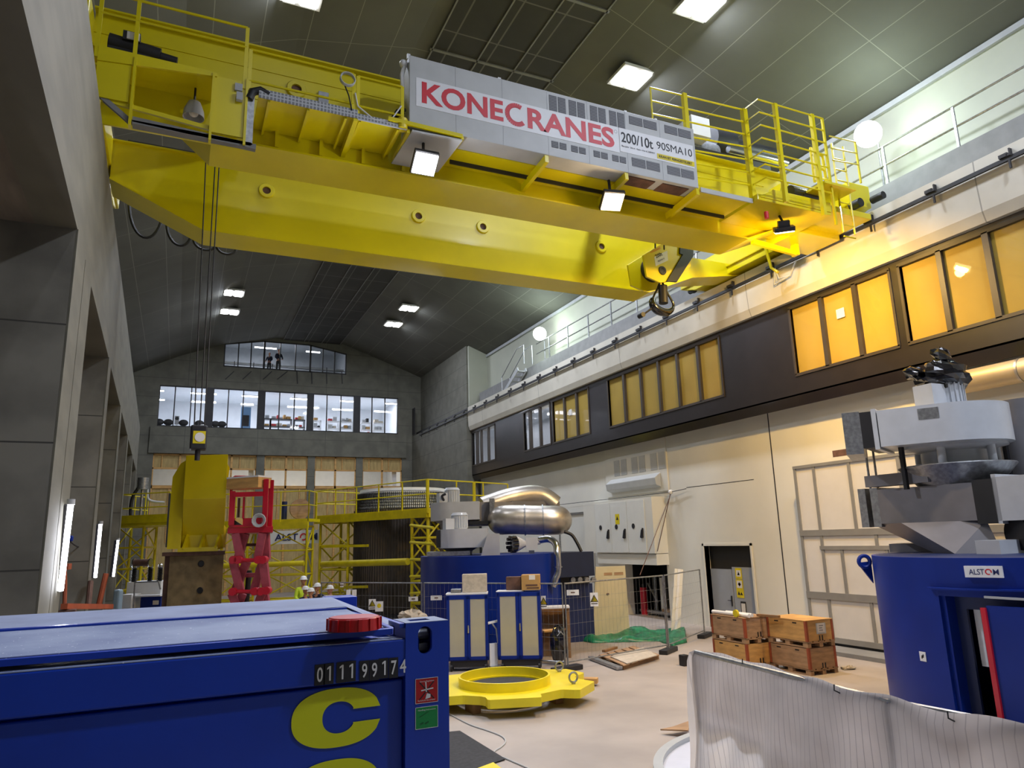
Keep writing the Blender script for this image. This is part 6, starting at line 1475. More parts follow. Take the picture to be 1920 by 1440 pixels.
# ------------------------------------------------------------------ high voltage test set at the left
ts = 22.0
tq_ = thing('test_transformer', 'white and blue test transformer with black insulators left of the rusty block', 'electrical device', ground(272, ts))
def tw(name, m, x0, x1, y0, y1, dt, dep, z0=None): a = P(x0, (y0+y1)/2, t=ts+dt); b = P(x1, (y0+y1)/2, t=ts+dt); mb = MB(); vwall(mb, a, b, P(x0, y1, t=ts+dt).z if z0 is None else z0, P(x0, y0, t=ts+dt).z, dep); return mb.build(name, m, tq_, .01)
tw('blue_cabinet', 'machine_blue', 262, 301, 1119, 1140, 0, .9, 0); tw('white_case', 'white_paint', 237, 301, 1092, 1118, .3, .9); tw('side_case', 'white_paint', 228, 246, 1115, 1140, -.3, .6, 0); tw('control_panel', 'cabinet_grey', 247, 262, 1120, 1140, -.05, .5, 0); tw('top_shelf', 'white_paint', 246, 300, 1117, 1120, -.2, 1.2)
tw('sign', 'white_paper', 286, 297, 1126, 1134, -.02, .02, P(286, 1134, t=ts).z)
for px_ in (250, 280, 299):
    b_ = P(px_, 1092, t=ts+.5); hgt = P(px_, 1064, t=ts+.5).z-b_.z; m = MB(); pr_ = []
    for k in range(9): pr_ += [(.06, hgt*k/9), (.1, hgt*(k+.35)/9), (.06, hgt*(k+.7)/9)]
    m.lathe(pr_+[(.05, hgt), (0, hgt)], b_, (0, 0, 1), 18); ins_ = m.build('insulator', 'black_rubber', tq_); MB().ball(b_+V((0, 0, hgt+.04)), .08, 12, 8).build('terminal', 'polished_steel', ins_)
MB().tube([P(253, 1055, t=ts+.5), P(281, 1055, t=ts+.5)], .11, 18).build('resistor', 'rust_brown', tq_); MB().tube([P(251, 1055, t=ts+.5), P(253, 1055, t=ts+.5)], .14, 18).tube([P(281, 1055, t=ts+.5), P(283, 1055, t=ts+.5)], .14, 18).tube([P(250, 1060, t=ts+.5), P(252, 1066, t=ts+.5)], .03, 8).build('resistor_cap', 'polished_steel', tq_)
MB().tube([P(250, 1140, t=ts-.4), P(253, 1092, t=ts-.4), P(297, 1090, t=ts-.4), P(301, 1105, t=ts-.4)], .025, 8).build('handrail', 'galvanised_steel', tq_)
a = P(211, 1120, t=20.5); b = P(223, 1120, t=20.5); m = MB(); vwall(m, a, b, 0, P(217, 1106, t=20.5).z, .25); tagit(m.build('case', mat('pale_blue_paint', '#9fb2bd', .5, var=.05), bevel=.05), 'pale blue grey upright case at the foot of the left concrete columns', 'case')
# orange items by the first columns
a, b = P(104, 1138, t=11.6), P(195, 1138, t=14.5)
tagit(MB().bar((a.x+.12, a.y, a.z), (b.x+.12, b.y, b.z), .1, .09).build('orange_beam', 'orange_steel'), 'rusty orange steel beam lying along the left columns behind the container', 'beam')
for px_, t_ in ((110, 11.7), (190, 14.4)): q = P(px_, 1144, t=t_); tagit(MB().box(q.x, q.x+.25, q.y-.1, q.y+.1, 0, q.z-.0).build('trestle', 'rust_brown', bevel=.01), 'dark trestle under the %s end of the orange beam' % ('near' if px_ == 110 else 'far'), 'trestle')
ho = thing('orange_hose', 'orange hose curving down beside the nearest tube light', 'hose', P(118, 1065, t=12.4))
MB().tube(smooth([P(113, 1064, t=12.4), P(120, 1066, t=12.4), P(122, 1090, t=12.4), P(121, 1132, t=12.3)], 6), .035, 8).build('hose', 'orange_steel', ho)
q = P(119, 1063, t=12.5); MB().box(q.x-.08, q.x+.08, q.y-.05, q.y+.4, q.z-.05, q.z+.05).build('bracket', 'orange_steel', ho)
tagit(MB().tube([P(185, 1135, t=16.8), P(199, 1075, t=17)], .06, 8).build('orange_pole', 'orange_steel'), 'long orange pole leaning against the third concrete column', 'pole')
tagit(MB().tube([P(165, 1140, t=13.6), P(170, 1090, t=13.9)], .05, 8).build('brown_pole', 'rust_brown'), 'short dark brown pole leaning by the second tube light', 'pole')
# tube lights on the columns
for i, (x0, y0, x1, y1, t_) in enumerate(((121, 946, 102, 1108, 9.5), (182, 983, 172, 1083, 16.2), (217, 1013, 208, 1081, 23.5))):
    nm = ('longest looking white tube light on the nearest left column', 'white tube light on the second left column', 'white tube light on the third left column')[i]
    a, b = P(x0, y0, t=t_), P(x1, y1, t=t_+.0); b = V((a.x, a.y, b.z)) if False else b
    a = a+V((.07, 0, 0)); b = b+V((.07, 0, 0))
    t = thing('tube_light', nm, 'tube light', b, 0, 'tube lights on the left columns')
    MB().bar(a-Rt*.09+Fd*.06, b-Rt*.09+Fd*.06, .09, .1, up=Fd).build('lamp_housing', 'dark_steel', t)
    MB().tube([a, b], .035, 10).build('tube', 'lit_tube', t); MB().cyl(a, .05, .07, 10).build('cap', 'grey_paint', t)
    light('AREA', 'tube_glow', (a+b)/2+V((.06, -.05, 0)), (26, 22, 20)[i], '#f1f4ff', .1, (a+b)/2+V((2, -2.0, 0)), 1.1)
tagit(MB().tube(smooth([P(-30, 970, t=9.5), P(20, 985, t=9.7), P(60, 984, t=10), P(95, 965, t=10.4), P(118, 943, t=10.7)], 6), .022, 8).build('hanging_cable', 'cabinet_grey'), 'grey cable sagging from the left edge to the nearest tube light', 'cable')
tagit(MB().tube(smooth([P(122, 1006, t=12.5), P(140, 1022, t=13.5), P(152, 1024, t=14.5), P(168, 1005, t=16)], 6), .014, 6).build('hanging_cable', 'dark_steel'), 'thin dark cable looping between the first two tube lights', 'cable')
q = P(127, 1010, t=12.2); tagit(MB().box(q.x-.06, q.x+.08, q.y-.05, q.y+.05, q.z-.05, q.z+.05).build('socket_box', 'machine_blue', bevel=.02), 'small blue socket box beside the nearest tube light', 'socket')

# ------------------------------------------------------------------ site fence with mesh panels
FP = [ground(603, 21.4), ground(793, 19.6), ground(1053, 17.55), ground(1239, 19.75), ground(1308, 22.4)]
flab = ['mesh fence panel left of the two lockers in front of the stator core', 'mesh fence panel behind the two blue lockers', 'mesh fence panel before the green tarpaulin', 'mesh fence panel next to the grey double door']
for i, (a, b) in enumerate(zip(FP, FP[1:])):
    d = (b-a).normalized(); t = thing('mesh_fence', flab[i], 'fence', a, 0, 'wire mesh site fence panels'); a_ = a+d*.04; b_ = b-d*.04
    m = MB(); m.tube([a_+V((0, 0, .12)), a_+V((0, 0, 2)), b_+V((0, 0, 2)), b_+V((0, 0, .12))], .021, 8); m.tube([a_+V((0, 0, .2)), b_+V((0, 0, .2))], .018, 8); m.build('fence_frame', 'galvanised_steel', t)
    L = (b_-a_).length; m = MB(); n = int(L/.13)
    for k in range(1, n): p = a_+d*(L*k/n); m.tube([p+V((0, 0, .2)), p+V((0, 0, 2))], .002, 4, False)
    for z in (.45, .75, 1.05, 1.35, 1.65): m.tube([a_+V((0, 0, z)), b_+V((0, 0, z))], .0022, 4, False)
    m.build('wire_mesh', 'fence_wire', t)
    for p in ((a, b) if i == 3 else (a,)): m = MB(); m.bar(p-d*.42+V((0, 0, .06)), p+d*.42+V((0, 0, .06)), .24, .12); m.build('foot', 'dark_steel', t, bevel=.02)
def plate(name, lab, px, py, w, h, t, parts=(), base='white_paint', cat='sign'):
    c = P(px, py, t=t); th = thing(name, lab, cat, c); M = frame2(c, Rt, (0, 0, 1)); Mi = lambda x, y, z: M @ V((x, y, z))
    m = MB(); m.box(-w/2, w/2, -h/2, h/2, 0, .006, M); m.build('plate', base, th)
    for nm, mt, pts in parts: m = MB(); m.prism(pts, M @ V((0, 0, .007)), Rt, (0, 0, 1), (M @ V((0, 0, .009)))-(M @ V((0, 0, .007)))); m.build(nm, mt, th)
    return th
tri = [('triangle_border', 'black_lettering', [(-.1, -.06), (.1, -.06), (0, .12)]), ('triangle', 'brass_yellow', [(-.075, -.046), (.075, -.046), (0, .09)])]
tri2 = tri+[('lettering_bar', 'black_lettering', [(-.08, -.11), (.08, -.11), (.08, -.09), (-.08, -.09)])]
for nm, lab, px_, py_, w, h, t, pr in (('warning_sign', 'white sign with yellow warning triangle on the fence right of the blue machine', 1114, 1124, .2, .33, 17.95, 't'), ('fence_sign', 'white name plate on the fence below the steel pipe', 1074, 1111, .3, .13, 17.6, ''), ('warning_sign', 'white warning sign beside the right locker edge', 1019, 1129, .12, .3, 17.72, 't'), ('fence_sign', 'white plate on the fence left of the left locker', 818, 1121, .3, .12, 19.2, ''), ('warning_sign', 'white sign with yellow triangle just behind the container, left one', 698, 1133, .2, .28, 20.2, 't'), ('fence_sign', 'tilted white sign with yellow spot just behind the container, right one', 711, 1137, .22, .27, 20.0, 's'), ('fence_sign', 'small white plate on the fence right of the yellow tower', 775, 1123, .26, .12, 19.7, ''), ('paper_note', 'tiny white paper on the left mesh fence panel', 641, 1097, .1, .12, 20.9, '')):
    plate(nm, lab, px_, py_, w, h, t-.06, tri2 if pr == 't' else ([('yellow_spot', 'brass_yellow', [(.06*math.cos(k*PI/6), .06*math.sin(k*PI/6)+.02) for k in range(12)])] if pr == 's' else [('lettering_bar', 'rust_brown', [(-.05, -.015), (.05, -.015), (.05, .015), (-.05, .015)])]))
# things behind the fence
lp_ = thing('cover_panel', 'beige metal cover panel with two vent slots leaning behind the mesh fence', 'panel', P(1145, 1187, t=22.9))
a, b = P(1112, 1190, t=22.6), P(1181, 1187, t=22.9); c, d = P(1172, 1061, t=23.3), P(1117, 1063, t=23.0); a.z = b.z = .0
MB().slab(a, b, c, d, .06).build('panel', 'cream_cladding', lp_)
for f0, f1 in ((.28, .55), (.62, .92)):
    tA = d.lerp(a, .09); tB = c.lerp(b, .09); tC = c.lerp(b, .13); tD = d.lerp(a, .13); nn_ = (b-a).cross(d-a).normalized()*.004
    MB().slab(tD.lerp(tC, f0)+nn_, tD.lerp(tC, f1)+nn_, tA.lerp(tB, f1)+nn_, tA.lerp(tB, f0)+nn_, .004).build('vent_slot', 'old_plywood', lp_)
q = d.lerp(a, .4).lerp(c.lerp(b, .4), .4)+nn_*2; MB().ball(q, .04, 8, 6, (1.4, .6, .7)).build('latch', 'rust_brown', lp_)
a, b = P(1257, 1180, t=22.3), P(1274, 1180, t=22.3); c, d = P(1281, 1068, t=23.2), P(1265, 1066, t=23.2); a.z = b.z = .0
bp2 = thing('white_board', 'long white board leaning upright against the wall right of the dark niche', 'board', a)
MB().slab(a, b, c, d, .06).build('board', 'white_wall_paint', bp2); MB().slab(a.lerp(b, .35)+V((-.01, -.02, 0)), a.lerp(b, .65)+V((-.01, -.02, 0)), d.lerp(c, .65)+V((-.01, -.02, 0)), d.lerp(c, .35)+V((-.01, -.02, 0)), .02).build('ridge', 'white_paint', bp2)
# green tarpaulin, crumpled on the floor
fr_e = [P(x, y, Z=0) for x, y in ((1085, 1202), (1110, 1206), (1150, 1205), (1190, 1204), (1235, 1203), (1262, 1212), (1288, 1205))]
bk_e = [P(x, y, Z=.1) for x, y in ((1095, 1186), (1115, 1184), (1150, 1182), (1190, 1180), (1235, 1178), (1265, 1174), (1284, 1178))]
fe, be = lerp_poly(fr_e, 60), lerp_poly(bk_e, 60); mb = MB(); rnd = random.Random(9); rows_ = 14
from mathutils import noise as _nz
for j in range(rows_+1):
    f = j/rows_
    for i in range(61):
        p = fe[i].lerp(be[i], f); h = .02+ .26*max(0, _nz.noise(V((p.x*1.6, p.y*1.6, 3)))+.35)*math.sin(PI*min(.98, f*.9+.02))**.6*(1 if 0 < i < 60 else .1)+.05*abs(_nz.noise(V((p.x*5, p.y*5, 0))))
        mb.v.append(V((p.x+.08*_nz.noise(V((p.x*3, p.y*3, 9))), p.y, max(.008, h if j else .01))))
for j in range(rows_):
    for i in range(60): mb.f.append([j*61+i, j*61+i+1, (j+1)*61+i+1, (j+1)*61+i]); mb.sm.append(True)
gtp = mb.build('tarpaulin', 'green_tarpaulin'); tagit(gtp, 'crumpled green tarpaulin lying on the floor behind the mesh fence', 'tarpaulin')
sol = gtp.modifiers.new('thickness', 'SOLIDIFY'); sol.thickness = .006
# niche contents
nq = thing('red_cylinder', 'red upright cylinder standing in the dark niche', 'cylinder', (17.1, 24.9, 0)); MB().cyl((17.1, 24.85, 0), .14, 1.05, 20).build('body', 'lift_red', nq); MB().cyl((17.1, 24.85, 1.05), .06, .12, 12).build('neck', 'dark_steel', nq)
nf = thing('pipe_rack', 'pale steel pipe frame inside the dark niche', 'frame', (17.3, 24, 0)); m = MB(); m.tube([(17.3, 24.3, 0), (17.3, 24.3, 1.5)], .05, 8); m.tube([(17.3, 24.8, 1.2), (17.3, 24.2, .5)], .04, 8); m.build('strut', 'galvanised_steel', nf); MB().box(17.2, 17.32, 23.7, 23.85, .25, 1.45).build('post', 'white_wall_paint', nf); MB().box(17.1, 17.3, 22.6, 25.2, .1, .2).build('sill_beam', 'galvanised_steel', nf); MB().box(17.1, 17.4, 23.1, 23.7, .2, .3).build('timber_block', 'old_plywood', nf)
# shelf unit, bag and stool behind the fence
sh_ = thing('shelf_unit', 'open brown wooden shelf unit behind the fence, right of the lockers', 'shelf', ground(1043, 19.0))
def sw(nm, m, x0, x1, y0, y1, t, dep, tb=None, par=None, z0=None):
    a = P(x0, (y0+y1)/2, t=t); b = P(x1, (y0+y1)/2, t=tb or t); mb = MB(); vwall(mb, a, b, P(x0, y1, t=t).z if z0 is None else z0, P(x0, y0, t=t).z, dep); return mb.build(nm, m, par, .004)
sw('top_board', 'white_paint', 1014, 1068, 1138, 1142, 18.9, .4, None, sh_); sw('side_board', 'brown_wood', 1064, 1069, 1142, 1220, 18.9, .4, None, sh_, 0); sw('side_board', 'brown_wood', 1012, 1016, 1142, 1220, 18.9, .4, None, sh_, 0); sw('back_board', 'brown_wood', 1016, 1064, 1142, 1218, 19.28, .03, None, sh_, 0); sw('shelf_board', 'brown_wood', 1016, 1064, 1180, 1183, 18.92, .36, None, sh_)
bq = ground(1040, 18.45); bg = thing('black_bag', 'black bag standing in front of the brown shelf unit', 'bag', bq)
crumple(bq+V((0, 0, .48)), .3, (.8, .55, 1.5), 31, 16, 12, .09).build('bag', 'black_plastic_wrap', bg); MB().tube([bq+V((-.1, -.12, .7)), bq+V((-.02, -.17, .8)), bq+V((.08, -.12, .7))], .012, 6).build('strap', 'cabinet_grey', bg)
bq = P(1030, 1183, t=18.3); tagit(MB().box(bq.x-.2, bq.x+.18, bq.y-.1, bq.y+.15, bq.z-.02, bq.z+.03).build('wood_piece', 'plywood', bevel=.01), 'tan wooden piece lying on top of the black bag', 'board')
# pallet with a board and loose channels
pc = [P(x, y, Z=.12) for x, y in ((1122, 1228), (1168, 1248), (1232, 1230), (1190, 1210))]
ux_, uy_ = (pc[1]-pc[0]), (pc[3]-pc[0]); pal = thing('pallet', 'flat wooden pallet with a pale board on it, behind the yellow ring plate', 'pallet', pc[0])
dn = V((0, 0, -.12)); 
for k in range(5): f = k/5; MB().slab(pc[0]+ux_*0+uy_*(f+.02), pc[0]+ux_+uy_*(f+.02), pc[0]+ux_+uy_*(f+.17), pc[0]+uy_*(f+.17), .02).build('deck_board', 'old_plywood', pal)
for f in (.02, .48, .92): a = pc[0]+ux_*f+uy_*.02; MB().bar(a+V((0, 0, -.07)), a+uy_*.95+V((0, 0, -.07)), .09, .1).build('bearer', 'brown_wood', pal)
tagit(MB().slab(pc[0]+ux_*.35+uy_*.1+V((0, 0, .025)), pc[1]+uy_*.1+V((0, 0, .025)), pc[2]+V((0, 0, .025)), pc[3]+ux_*.35+V((0, 0, .025)), .02).build('grey_board', 'styrofoam'), 'pale grey board lying on the flat pallet', 'board')
a, b = P(1108, 1233, Z=.05), P(1162, 1253, Z=.05); tagit(MB().bar(a, b, .16, .07).build('steel_channel', 'galvanised_steel', bevel=.01), 'grey steel channel on the floor in front of the pallet', 'channel')
a, b = P(1132, 1221, Z=.16), P(1155, 1214, Z=.16); tagit(MB().bar(a, b, .1, .06).build('timber_offcut', 'brown_wood'), 'small brown timber offcut on the left end of the pallet', 'timber')
tagit(MB().box(P(1283, 1250, Z=0).x, P(1283, 1250, Z=0).x+.18, P(1283, 1250, Z=0).y, P(1283, 1250, Z=0).y+.2, 0, .25).build('dark_box', 'dark_steel', bevel=.02), 'small dark box at the end of the tarpaulin fence', 'box')
for i, px_ in enumerate((653, 664)): q = P(px_, 1120, t=20.6); m = MB(); m.box(q.x-.06, q.x+.06, q.y-.03, q.y+.03, 0, P(px_, 1106, t=20.6).z); tagit(m.build('upright_panel', 'white_paint'), ('left', 'right')[i]+' one of two narrow white panels by the mesh fence left of the yellow tower', 'panel')

# ------------------------------------------------------------------ people
def person(loc, yaw, label, top, legs, helmet='white_paint', h=1.78, lean=0., arms=((.32, .1, -.25), (.3, .18, -.2)), head_yaw=0., hold=None):
    """standing figure built round a skinned skeleton, feet at loc"""
    k = h/1.78; t = thing('person', label, 'person', loc, yaw)
    M = FR[t]
    def skin(name, m, chains, root, par=t, lv=2):
        vs, es, rs = [], [], []
        def vid(p, r):
            for i, q in enumerate(vs):
                if (V(q)-V(p)).length < 1e-4: return i
            vs.append(tuple(p)); rs.append(r); return len(vs)-1
        for ch in chains:
            ids = [vid(V(p)*k, r*k) for p, r in ch]; es.extend((a, b) for a, b in zip(ids, ids[1:]))
        me = bpy.data.meshes.new(name); me.from_pydata(vs, es, []); me.update(); o = bpy.data.objects.new(name, me); COL.objects.link(o); o.parent = par; FR[o] = M
        sm = o.modifiers.new('skin', 'SKIN'); sm.use_smooth_shade = True; sm.branch_smoothing = .4
        ly = me.skin_vertices[0] if me.skin_vertices else None
        if ly is None:
            bm = bmesh.new(); bm.from_mesh(me); bm.verts.layers.skin.verify(); bm.to_mesh(me); bm.free(); ly = me.skin_vertices[0]
        for i, r in enumerate(rs): ly.data[i].radius = (r, r) if isinstance(r, float) else r; ly.data[i].use_root = (i == root)
        sb = o.modifiers.new('subdivision', 'SUBSURF'); sb.levels = lv; sb.render_levels = lv
        me.materials.append(MATS[m]); return o
    L = lean
    hip, chest, neck = (0, 0, .96), (0, -L*.6, 1.3), (0, -L, 1.5)
    sh = [(s*.19, -L*.95, 1.42) for s in (-1, 1)]
    el, ha = [], []
    for i, s in enumerate((-1, 1)):
        a = arms[i]; e = (s*(.19+.08), -L-.02-a[0]*.15, 1.42-.29); el.append(e); ha.append((e[0]-s*a[1], e[1]-a[0]*.7, e[2]-.05+a[2]*.4))
    body = [[(hip, .12), (chest, .14), ((0, -L, 1.46), .07), (neck, .055), ((0, -L-.02, 1.58), .06)]]
    for i, s in enumerate((-1, 1)):
        body.append([(chest, .14), (sh[i], .06), (el[i], .042), (ha[i], .03), (tuple(V(ha[i])+V((0, -.05, -.02))), .035)])
        body.append([(hip, .12), ((s*.1, 0, .88), .09), ((s*.11, -.01, .5), .058), ((s*.11, .02, .09), .04), ((s*.12, -.14, .04), .035)])
    b = skin('body', 'skin', body, 0)
    jk = [[((0, 0, .9), .15), (chest, .17), ((0, -L, 1.45), .09)]]
    for i in (0, 1): jk.append([(chest, .17), (sh[i], .08), (el[i], .06), (tuple(V(el[i]).lerp(V(ha[i]), .85)), .05)])
    skin('jacket', top, jk, 0)
    tr = [[((0, 0, .98), .135), ((0, 0, .9), .13)]]
    for s in (-1, 1): tr.append([((0, 0, .9), .13), ((s*.1, 0, .84), .105), ((s*.11, -.01, .5), .078), ((s*.11, .02, .1), .065)])
    skin('trousers', legs, tr, 0)
    hc = V((0, -L-.02, 1.67))*k; Hm = M @ Matrix.Translation(hc) @ Matrix.Rotation(head_yaw, 4, 'Z')
    hd = MB(); hd.ball((0, 0, 0), .1*k, 20, 14, (.8, .98, 1.2)); hd.ball((0, -.095*k, -.01*k), .022*k, 8, 6, (.7, 1, 1.1)); hd.ball((0, -.085*k, -.06*k), .022*k, 8, 6, (1.3, .5, .4)); hd.ball((0, -.065*k, -.095*k), .035*k, 10, 6)
    for s in (-1, 1): hd.ball((s*.082*k, .005, -.01*k), .024*k, 8, 6, (.4, .8, 1.3))
    hd.v = [Hm @ p for p in hd.v]; hd.build('head', 'skin', t)
    ey_ = MB()
    for s in (-1, 1): ey_.ball((s*.033*k, -.085*k, .02*k), .012*k, 8, 6)
    ey_.v = [Hm @ p for p in ey_.v]; ey_.build('eyes', 'black_lettering', t)
    hr_ = MB(); hr_.ball((0, .015*k, .015*k), .1*k, 16, 10, (.84, .98, 1.16)); hr_.v = [Hm @ p for p in hr_.v if True]; hr_.build('hair', 'rust_brown', t) if not helmet else None
    if helmet:
        hm = MB(); hm.lathe([(.0, .135*k), (.06*k, .125*k), (.1*k, .085*k), (.115*k, .03*k), (.13*k, .02*k), (.13*k, .012*k), (.11*k, .012*k)], (0, .005, .02*k), (0, 0, 1), 28)
        hm.box(-.09*k, .09*k, -.17*k, -.1*k, .03*k, .042*k); hm.v = [Hm @ p for p in hm.v]; hm.build('helmet', helmet, t)
    for i, s in enumerate((-1, 1)):
        w0 = V(tuple(V(ha[i])+V((0, -.05, -.02)))); fg = MB()
        for j in range(4): b0 = w0+V(((j-1.5)*.018, -.02, -.005)); fg.tube([(M @ (b0*k)), (M @ ((b0+V((0, -.035, -.012)))*k)), (M @ ((b0+V((0, -.055-.006*(j in (1, 2)), -.035)))*k))], [.009*k, .008*k, .006*k], 6)
        b0 = w0+V((-s*.03, 0, 0)); fg.tube([M @ (b0*k), M @ ((b0+V((-s*.025, -.025, -.01)))*k), M @ ((b0+V((-s*.02, -.05, -.02)))*k)], [.01*k, .009*k, .007*k], 6); fg.build('fingers', 'skin', t)
    for s in (-1, 1): bt_ = MB(); bt_.ball((s*.12, -.07, .05), .08, 12, 8, (.65, 1.7, .62)); bt_.v = [M @ (p*k) for p in bt_.v]; bt_.build('boot', 'black_rubber', t)
    return t
for px_, t_, yaw, lab, top, hh, hel in ((575, 23.9, .6, 'person in dark jacket and white helmet, left of the hi-vis worker', 'navy_clothing', 1.74, 'white_paint'), (586, 23.2, -.4, 'person in yellow hi-vis vest and white helmet behind the container', 'hi_vis_yellow', 1.72, 'white_paint'), (598, 24.4, -.8, 'person in navy jacket with white helmet standing right of the hi-vis worker', 'navy_clothing', 1.8, 'white_paint'), (622, 23.6, -1.2, 'person in grey shirt with white helmet, rightmost of the group, holding papers', 'grey_clothing', 1.76, 'white_paint'), (571, 26.5, .2, 'person in hi-vis vest with white helmet, farthest back in the group', 'hi_vis_yellow', 1.95, 'white_paint')):
    person(ground(px_, t_), yaw, lab, top, 'navy_clothing', hel, hh)
q = ground(622, 23.6)+V((-.1, -.3, 1.22)); tagit(MB().slab(q+V((-.12, 0, 0)), q+V((.12, 0, 0)), q+V((.12, .02, .28)), q+V((-.12, .02, .28)), .004).build('paper_sheet', 'white_paper'), 'white papers held by the rightmost worker of the group', 'paper')
for px_, dy, lab, hh in ((968, 1.0, 'person in dark clothes standing in the middle of the gabled upper window', 1.75), (905, 1.2, 'person in dark clothes seen left of the standing one in the upper window', 1.5)):
    x = P(*z3(px_, 170), Y=YB+dy).x; person((x, YB+dy, UB-.02), .4 if px_ > 950 else -.6, lab, 'navy_clothing', 'black_rubber', None, hh*1.05)
# furniture in the glazed rooms
def X3y(x, y, dy): return P(*z3(x, y), Y=YB+dy).x
for i, (xa, xb) in enumerate(((1545, 1610), (1630, 1700), (1310, 1390), (1400, 1480), (1210, 1262), (915, 1060), (868, 915), (1080, 1150))):
    x0 = X3y(xa, 600, 2.6); x1 = X3y(xb, 600, 2.6)
    rk = thing('storage_rack', 'storage rack behind the middle back windows, ' + ('second from the right', 'rightmost', 'fourth from the right', 'third from the right', 'fifth from the right', 'second from the left', 'leftmost', 'third from the left')[i], 'rack', ((x0+x1)/2, YB+2.9, zs-.05), 0, 'storage racks in the glazed room')
    m = MB()
    for x in (x0, x1): m.box(x-.03, x+.03, YB+2.6, YB+2.65, zs-.05, zs+1.25); m.box(x-.03, x+.03, YB+3.2, YB+3.25, zs-.05, zs+1.25)
    m.build('upright', 'white_paint' if i < 5 else 'dark_steel', rk)
    for z in (.1, .65, 1.2): MB().box(x0, x1, YB+2.6, YB+3.25, zs+z, zs+z+.05).build('shelf_board', 'white_paint' if i < 5 else 'dark_steel', rk)
    rnd = random.Random(i)
    for z in (.15, .7, 1.25):
        x = x0+.05; kk = 0
        while x < x1-.2 and kk < 5:
            w = rnd.uniform(.18, .4); hh = rnd.uniform(.14, .36); w = min(w, x1-.04-x)
            tagit(MB().box(x, x+w*.9, YB+2.65, YB+3.1, zs+z+.002, zs+z+hh).build('carton', rnd.choice(('styrofoam', 'cardboard', 'cabinet_grey', 'red_plastic', 'dark_steel', 'white_paint', 'grey_paint'))), 'small carton on the %s shelf of the %s storage rack' % ({.15: 'lowest', .7: 'middle', 1.25: 'top'}[z], ('second from right', 'rightmost', 'fourth from right', 'third from right', 'fifth from right', 'second from left', 'leftmost', 'third from left')[i]), 'carton', 'cartons on the %s shelf of rack %s' % ({.15: 'lowest', .7: 'middle', 1.25: 'top'}[z], 'abcdefgh'[i]))
            x += w+.03; kk += 1
for i, xx in enumerate((140, 205, 310, 420, 530, 575)):
    x = X3y(xx, 610, .9); c = thing('office_chair', 'dark rounded chair back at the sill of the left back windows, ' + ('first', 'second', 'third', 'fourth', 'fifth', 'sixth')[i]+' from the left', 'chair', (x, YB+.9, zs-.05), 0, 'chairs behind the left back windows')
    MB().lathe([(.05, 0), (.06, .34)], (x, YB+.95, zs-.05), (0, 0, 1), 10).cyl((x, YB+.95, zs-.05), .22, .04, 12).build('base', 'black_rubber', c); MB().ball((x, YB+.95, zs+.3), .25, 14, 8, (1, 1, .25)).build('seat', 'black_rubber', c); MB().ball((x, YB+.75, zs+.38), .3, 16, 10, (1, .25, .75)).build('backrest', 'black_rubber', c)
x = X3y(265, 575, .6); ps = thing('poster_stand', 'pictogram notice board with a dark disc behind the left back window', 'notice board', (x, YB+.8, zs-.05)); MB().box(x-.14, x+.14, YB+.8, YB+.82, zs+.25, zs+.85).cyl((x, YB+.81, zs-.05), .02, .4, 8).cyl((x, YB+.81, zs-.05), .15, .03, 12).build('board', 'grey_paint', ps); MB().cyl((x, YB+.79, zs+.68), .12, .01, 16, (0, 1, 0)).build('dark_disc', 'dark_steel', ps)
x = X3y(745, 570, 2.0); bdr = thing('blue_cabinet', 'tall pale blue cabinet behind the second back window', 'cabinet', (x, YB+2.2, zs-.05)); MB().box(x-.35, x+.3, YB+2, YB+2.5, zs-.05, zs+1.9).build('body', mat('cabinet_blue', '#6f9ac4', .5, var=.04), bdr); MB().box(x-.25, x+.2, YB+1.98, YB+2, zs+.5, zs+1.3).build('dark_panel', 'dark_steel', bdr)
x = X3y(800, 560, .5); tagit(MB().slab((x-.3, YB+.55, zs), (x+.1, YB+.55, zs), (x+.25, YB+.55, zt-.1), (x+.05, YB+.55, zt-.2), .02).build('curtain', 'white_wall_paint'), 'pale drawn curtain at the right edge of the second back window', 'curtain')
x = X3y(1775, 560, .5); tagit(MB().slab((x-.35, YB+.55, zs), (x+.1, YB+.55, zs), (x+.2, YB+.55, zt-.2), (x+.1, YB+.55, zt-.5), .02).build('curtain', 'white_paint'), 'white drawn curtain at the right edge of the rightmost back window', 'curtain')
hrw = thing('roof_structure', 'thin grey roof beams and rails inside the gabled upper window room', 'beam', (6.3, YB+3, 16.3))
for z, y in ((16.15, 2.2), (16.35, 3.2), (15.95, 1.6), (15.7, 1.2)): MB().box(2, 10.9, YB+y, YB+y+.08, z, z+(.12 if y > 2 else .04)).build('rail', 'cabinet_grey' if y > 2 else 'dark_steel', hrw)
for x in (2.9, 4.2, 5.5, 8.2, 9.4): MB().box(x, x+.05, YB+1.2, YB+1.25, UB, UB+.75).build('rail_post', 'dark_steel', hrw)
for x0, x1 in ((2.6, 3.0), (3.3, 3.9), (7.5, 8.2), (8.9, 9.6), (9.8, 10.3)): tagit(MB().box(x0, x1, YB+.8, YB+1.1, UB-.02, UB+.3).build('stored_case', 'dark_steel', bevel=.04), 'dark stored case low behind the gabled window, %s from the left' % {2.6: 'first', 3.3: 'second', 7.5: 'third', 8.9: 'fourth', 9.8: 'fifth'}[x0], 'case')
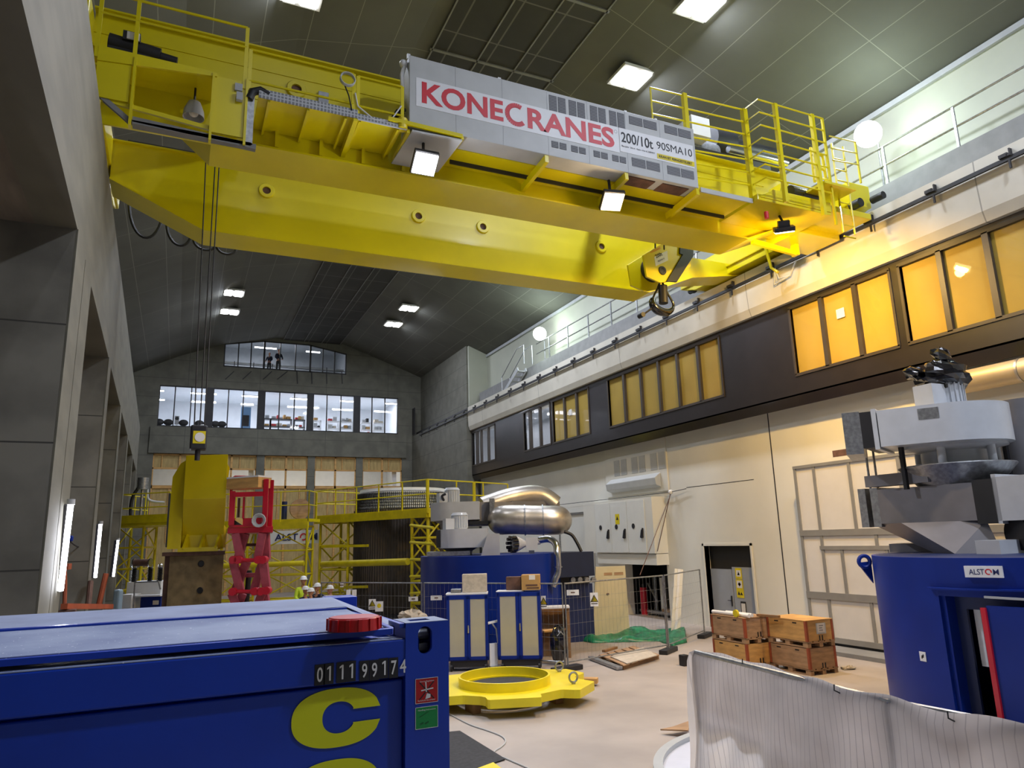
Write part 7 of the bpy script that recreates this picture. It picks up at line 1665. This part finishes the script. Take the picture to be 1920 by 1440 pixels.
# ------------------------------------------------------------------ lights and look
LAMP_W = 620
emit('lit_flood', '#f4fff8', 7)
def ceiling_lamp(x, y, z, label, pw=480):
    t = thing('ceiling_light', label, 'ceiling light', (x, y, z), 0, 'twin square lamps under the ceiling')
    a = .52
    MB().box(x-a*1.1, x+a*1.1, y-a, y+a, z+.03, z+.12).build('lamp_housing', 'white_paint', t)
    for s in (-1, 1): MB().box(x+s*.27-.2, x+s*.27+.2, y-.42, y+.42, z-.01, z+.03).build('diffuser', 'lit_lamp_lens', t)
    l = light('AREA', 'lamp_light', (x, y, z-.03), pw, '#e4ecff', .9, (x, y, 0))
    return t
zA, zB = 16.95, 16.85
desc = {0: 'nearest pair', 1: 'second pair'}
for X, side, z in ((11.95, 'right', 16.98), (1.95, 'left', 16.75)):
    for i, (y, d_) in enumerate(((2.5, 'out of view overhead behind the camera'), (12.85, 'the big one nearest the camera'), (16.2, 'next to the crane cabinet top'), (26.5, 'hidden above the crane'), (30, 'second hidden above the crane'), (40.2, 'the nearer of the far pair'), (43.7, 'the farther of the far pair'))):
        if i in (3, 4, 0) or (side == 'left' and i == 1): continue
        if side == 'left' and i == 1: d_ = 'behind the crane end'
        if side == 'left' and i == 2: d_ = 'cut by the top edge of the photo'
        ceiling_lamp(X, y, z-.02, 'bright twin ceiling lamp in the %s row, %s' % (side, d_), 620 if side == 'right' and i < 3 else (260 if i < 3 else 230))
for X in (11.95, 1.95):  # unseen lamps, added as fill for the walls and machine fronts
    for y in (-3, 2.5, 26.5, 30): ceiling_lamp(X, y, 16.9, 'unseen twin ceiling lamp added to brighten the hall', (1150 if y < 10 else 620) if X > 5 else (150 if y < 10 else 260))
# flood lamps on the right gallery
for i, (pt_, lab) in enumerate((((16.75, 12.05, 13.8), 'glaring round floodlight on the gallery, near the crane railing'), ((16.85, 32.5, 13.72), 'glaring round floodlight at the far end of the gallery by the stair'))):
    t = thing('floodlight', lab, 'floodlight', (17.1, pt_[1], 12.28), 0, 'floodlights on the gallery'); p = V(pt_)
    dr = V((-.8, -.55 if i else -.35, -.15)).normalized()
    MB().tube([p-dr*.3, p-dr*.12, p], [.12, .28, .33], 20).build('lamp_housing', 'white_paint', t)
    MB().ball(p+dr*.02, .36, 18, 12, (1, 1, 1)).build('lens', 'lit_flood', t)
    MB().tube([p-dr*.2, (17.1, p.y, p.z-.2), (17.1, p.y, 12.28)], .03, 6).build('stand', 'galvanised_steel', t)
    light('POINT', 'flood_light', p+dr*.6, 210 if i == 0 else 230, '#eafff4', .3)
w = bpy.data.worlds.new('world'); scene.world = w; w.use_nodes = True
w.node_tree.nodes['Background'].inputs['Color'].default_value = (.5, .5, .5, 1); w.node_tree.nodes['Background'].inputs['Strength'].default_value = .02
vs = scene.view_settings; vs.view_transform = 'Standard'; vs.look = 'None'; vs.gamma = 1; vs.use_curve_mapping = False; vs.exposure = 0.1
scene.cycles.max_bounces = 8; scene.cycles.use_denoising = True; scene.cycles.sample_clamp_indirect = 6
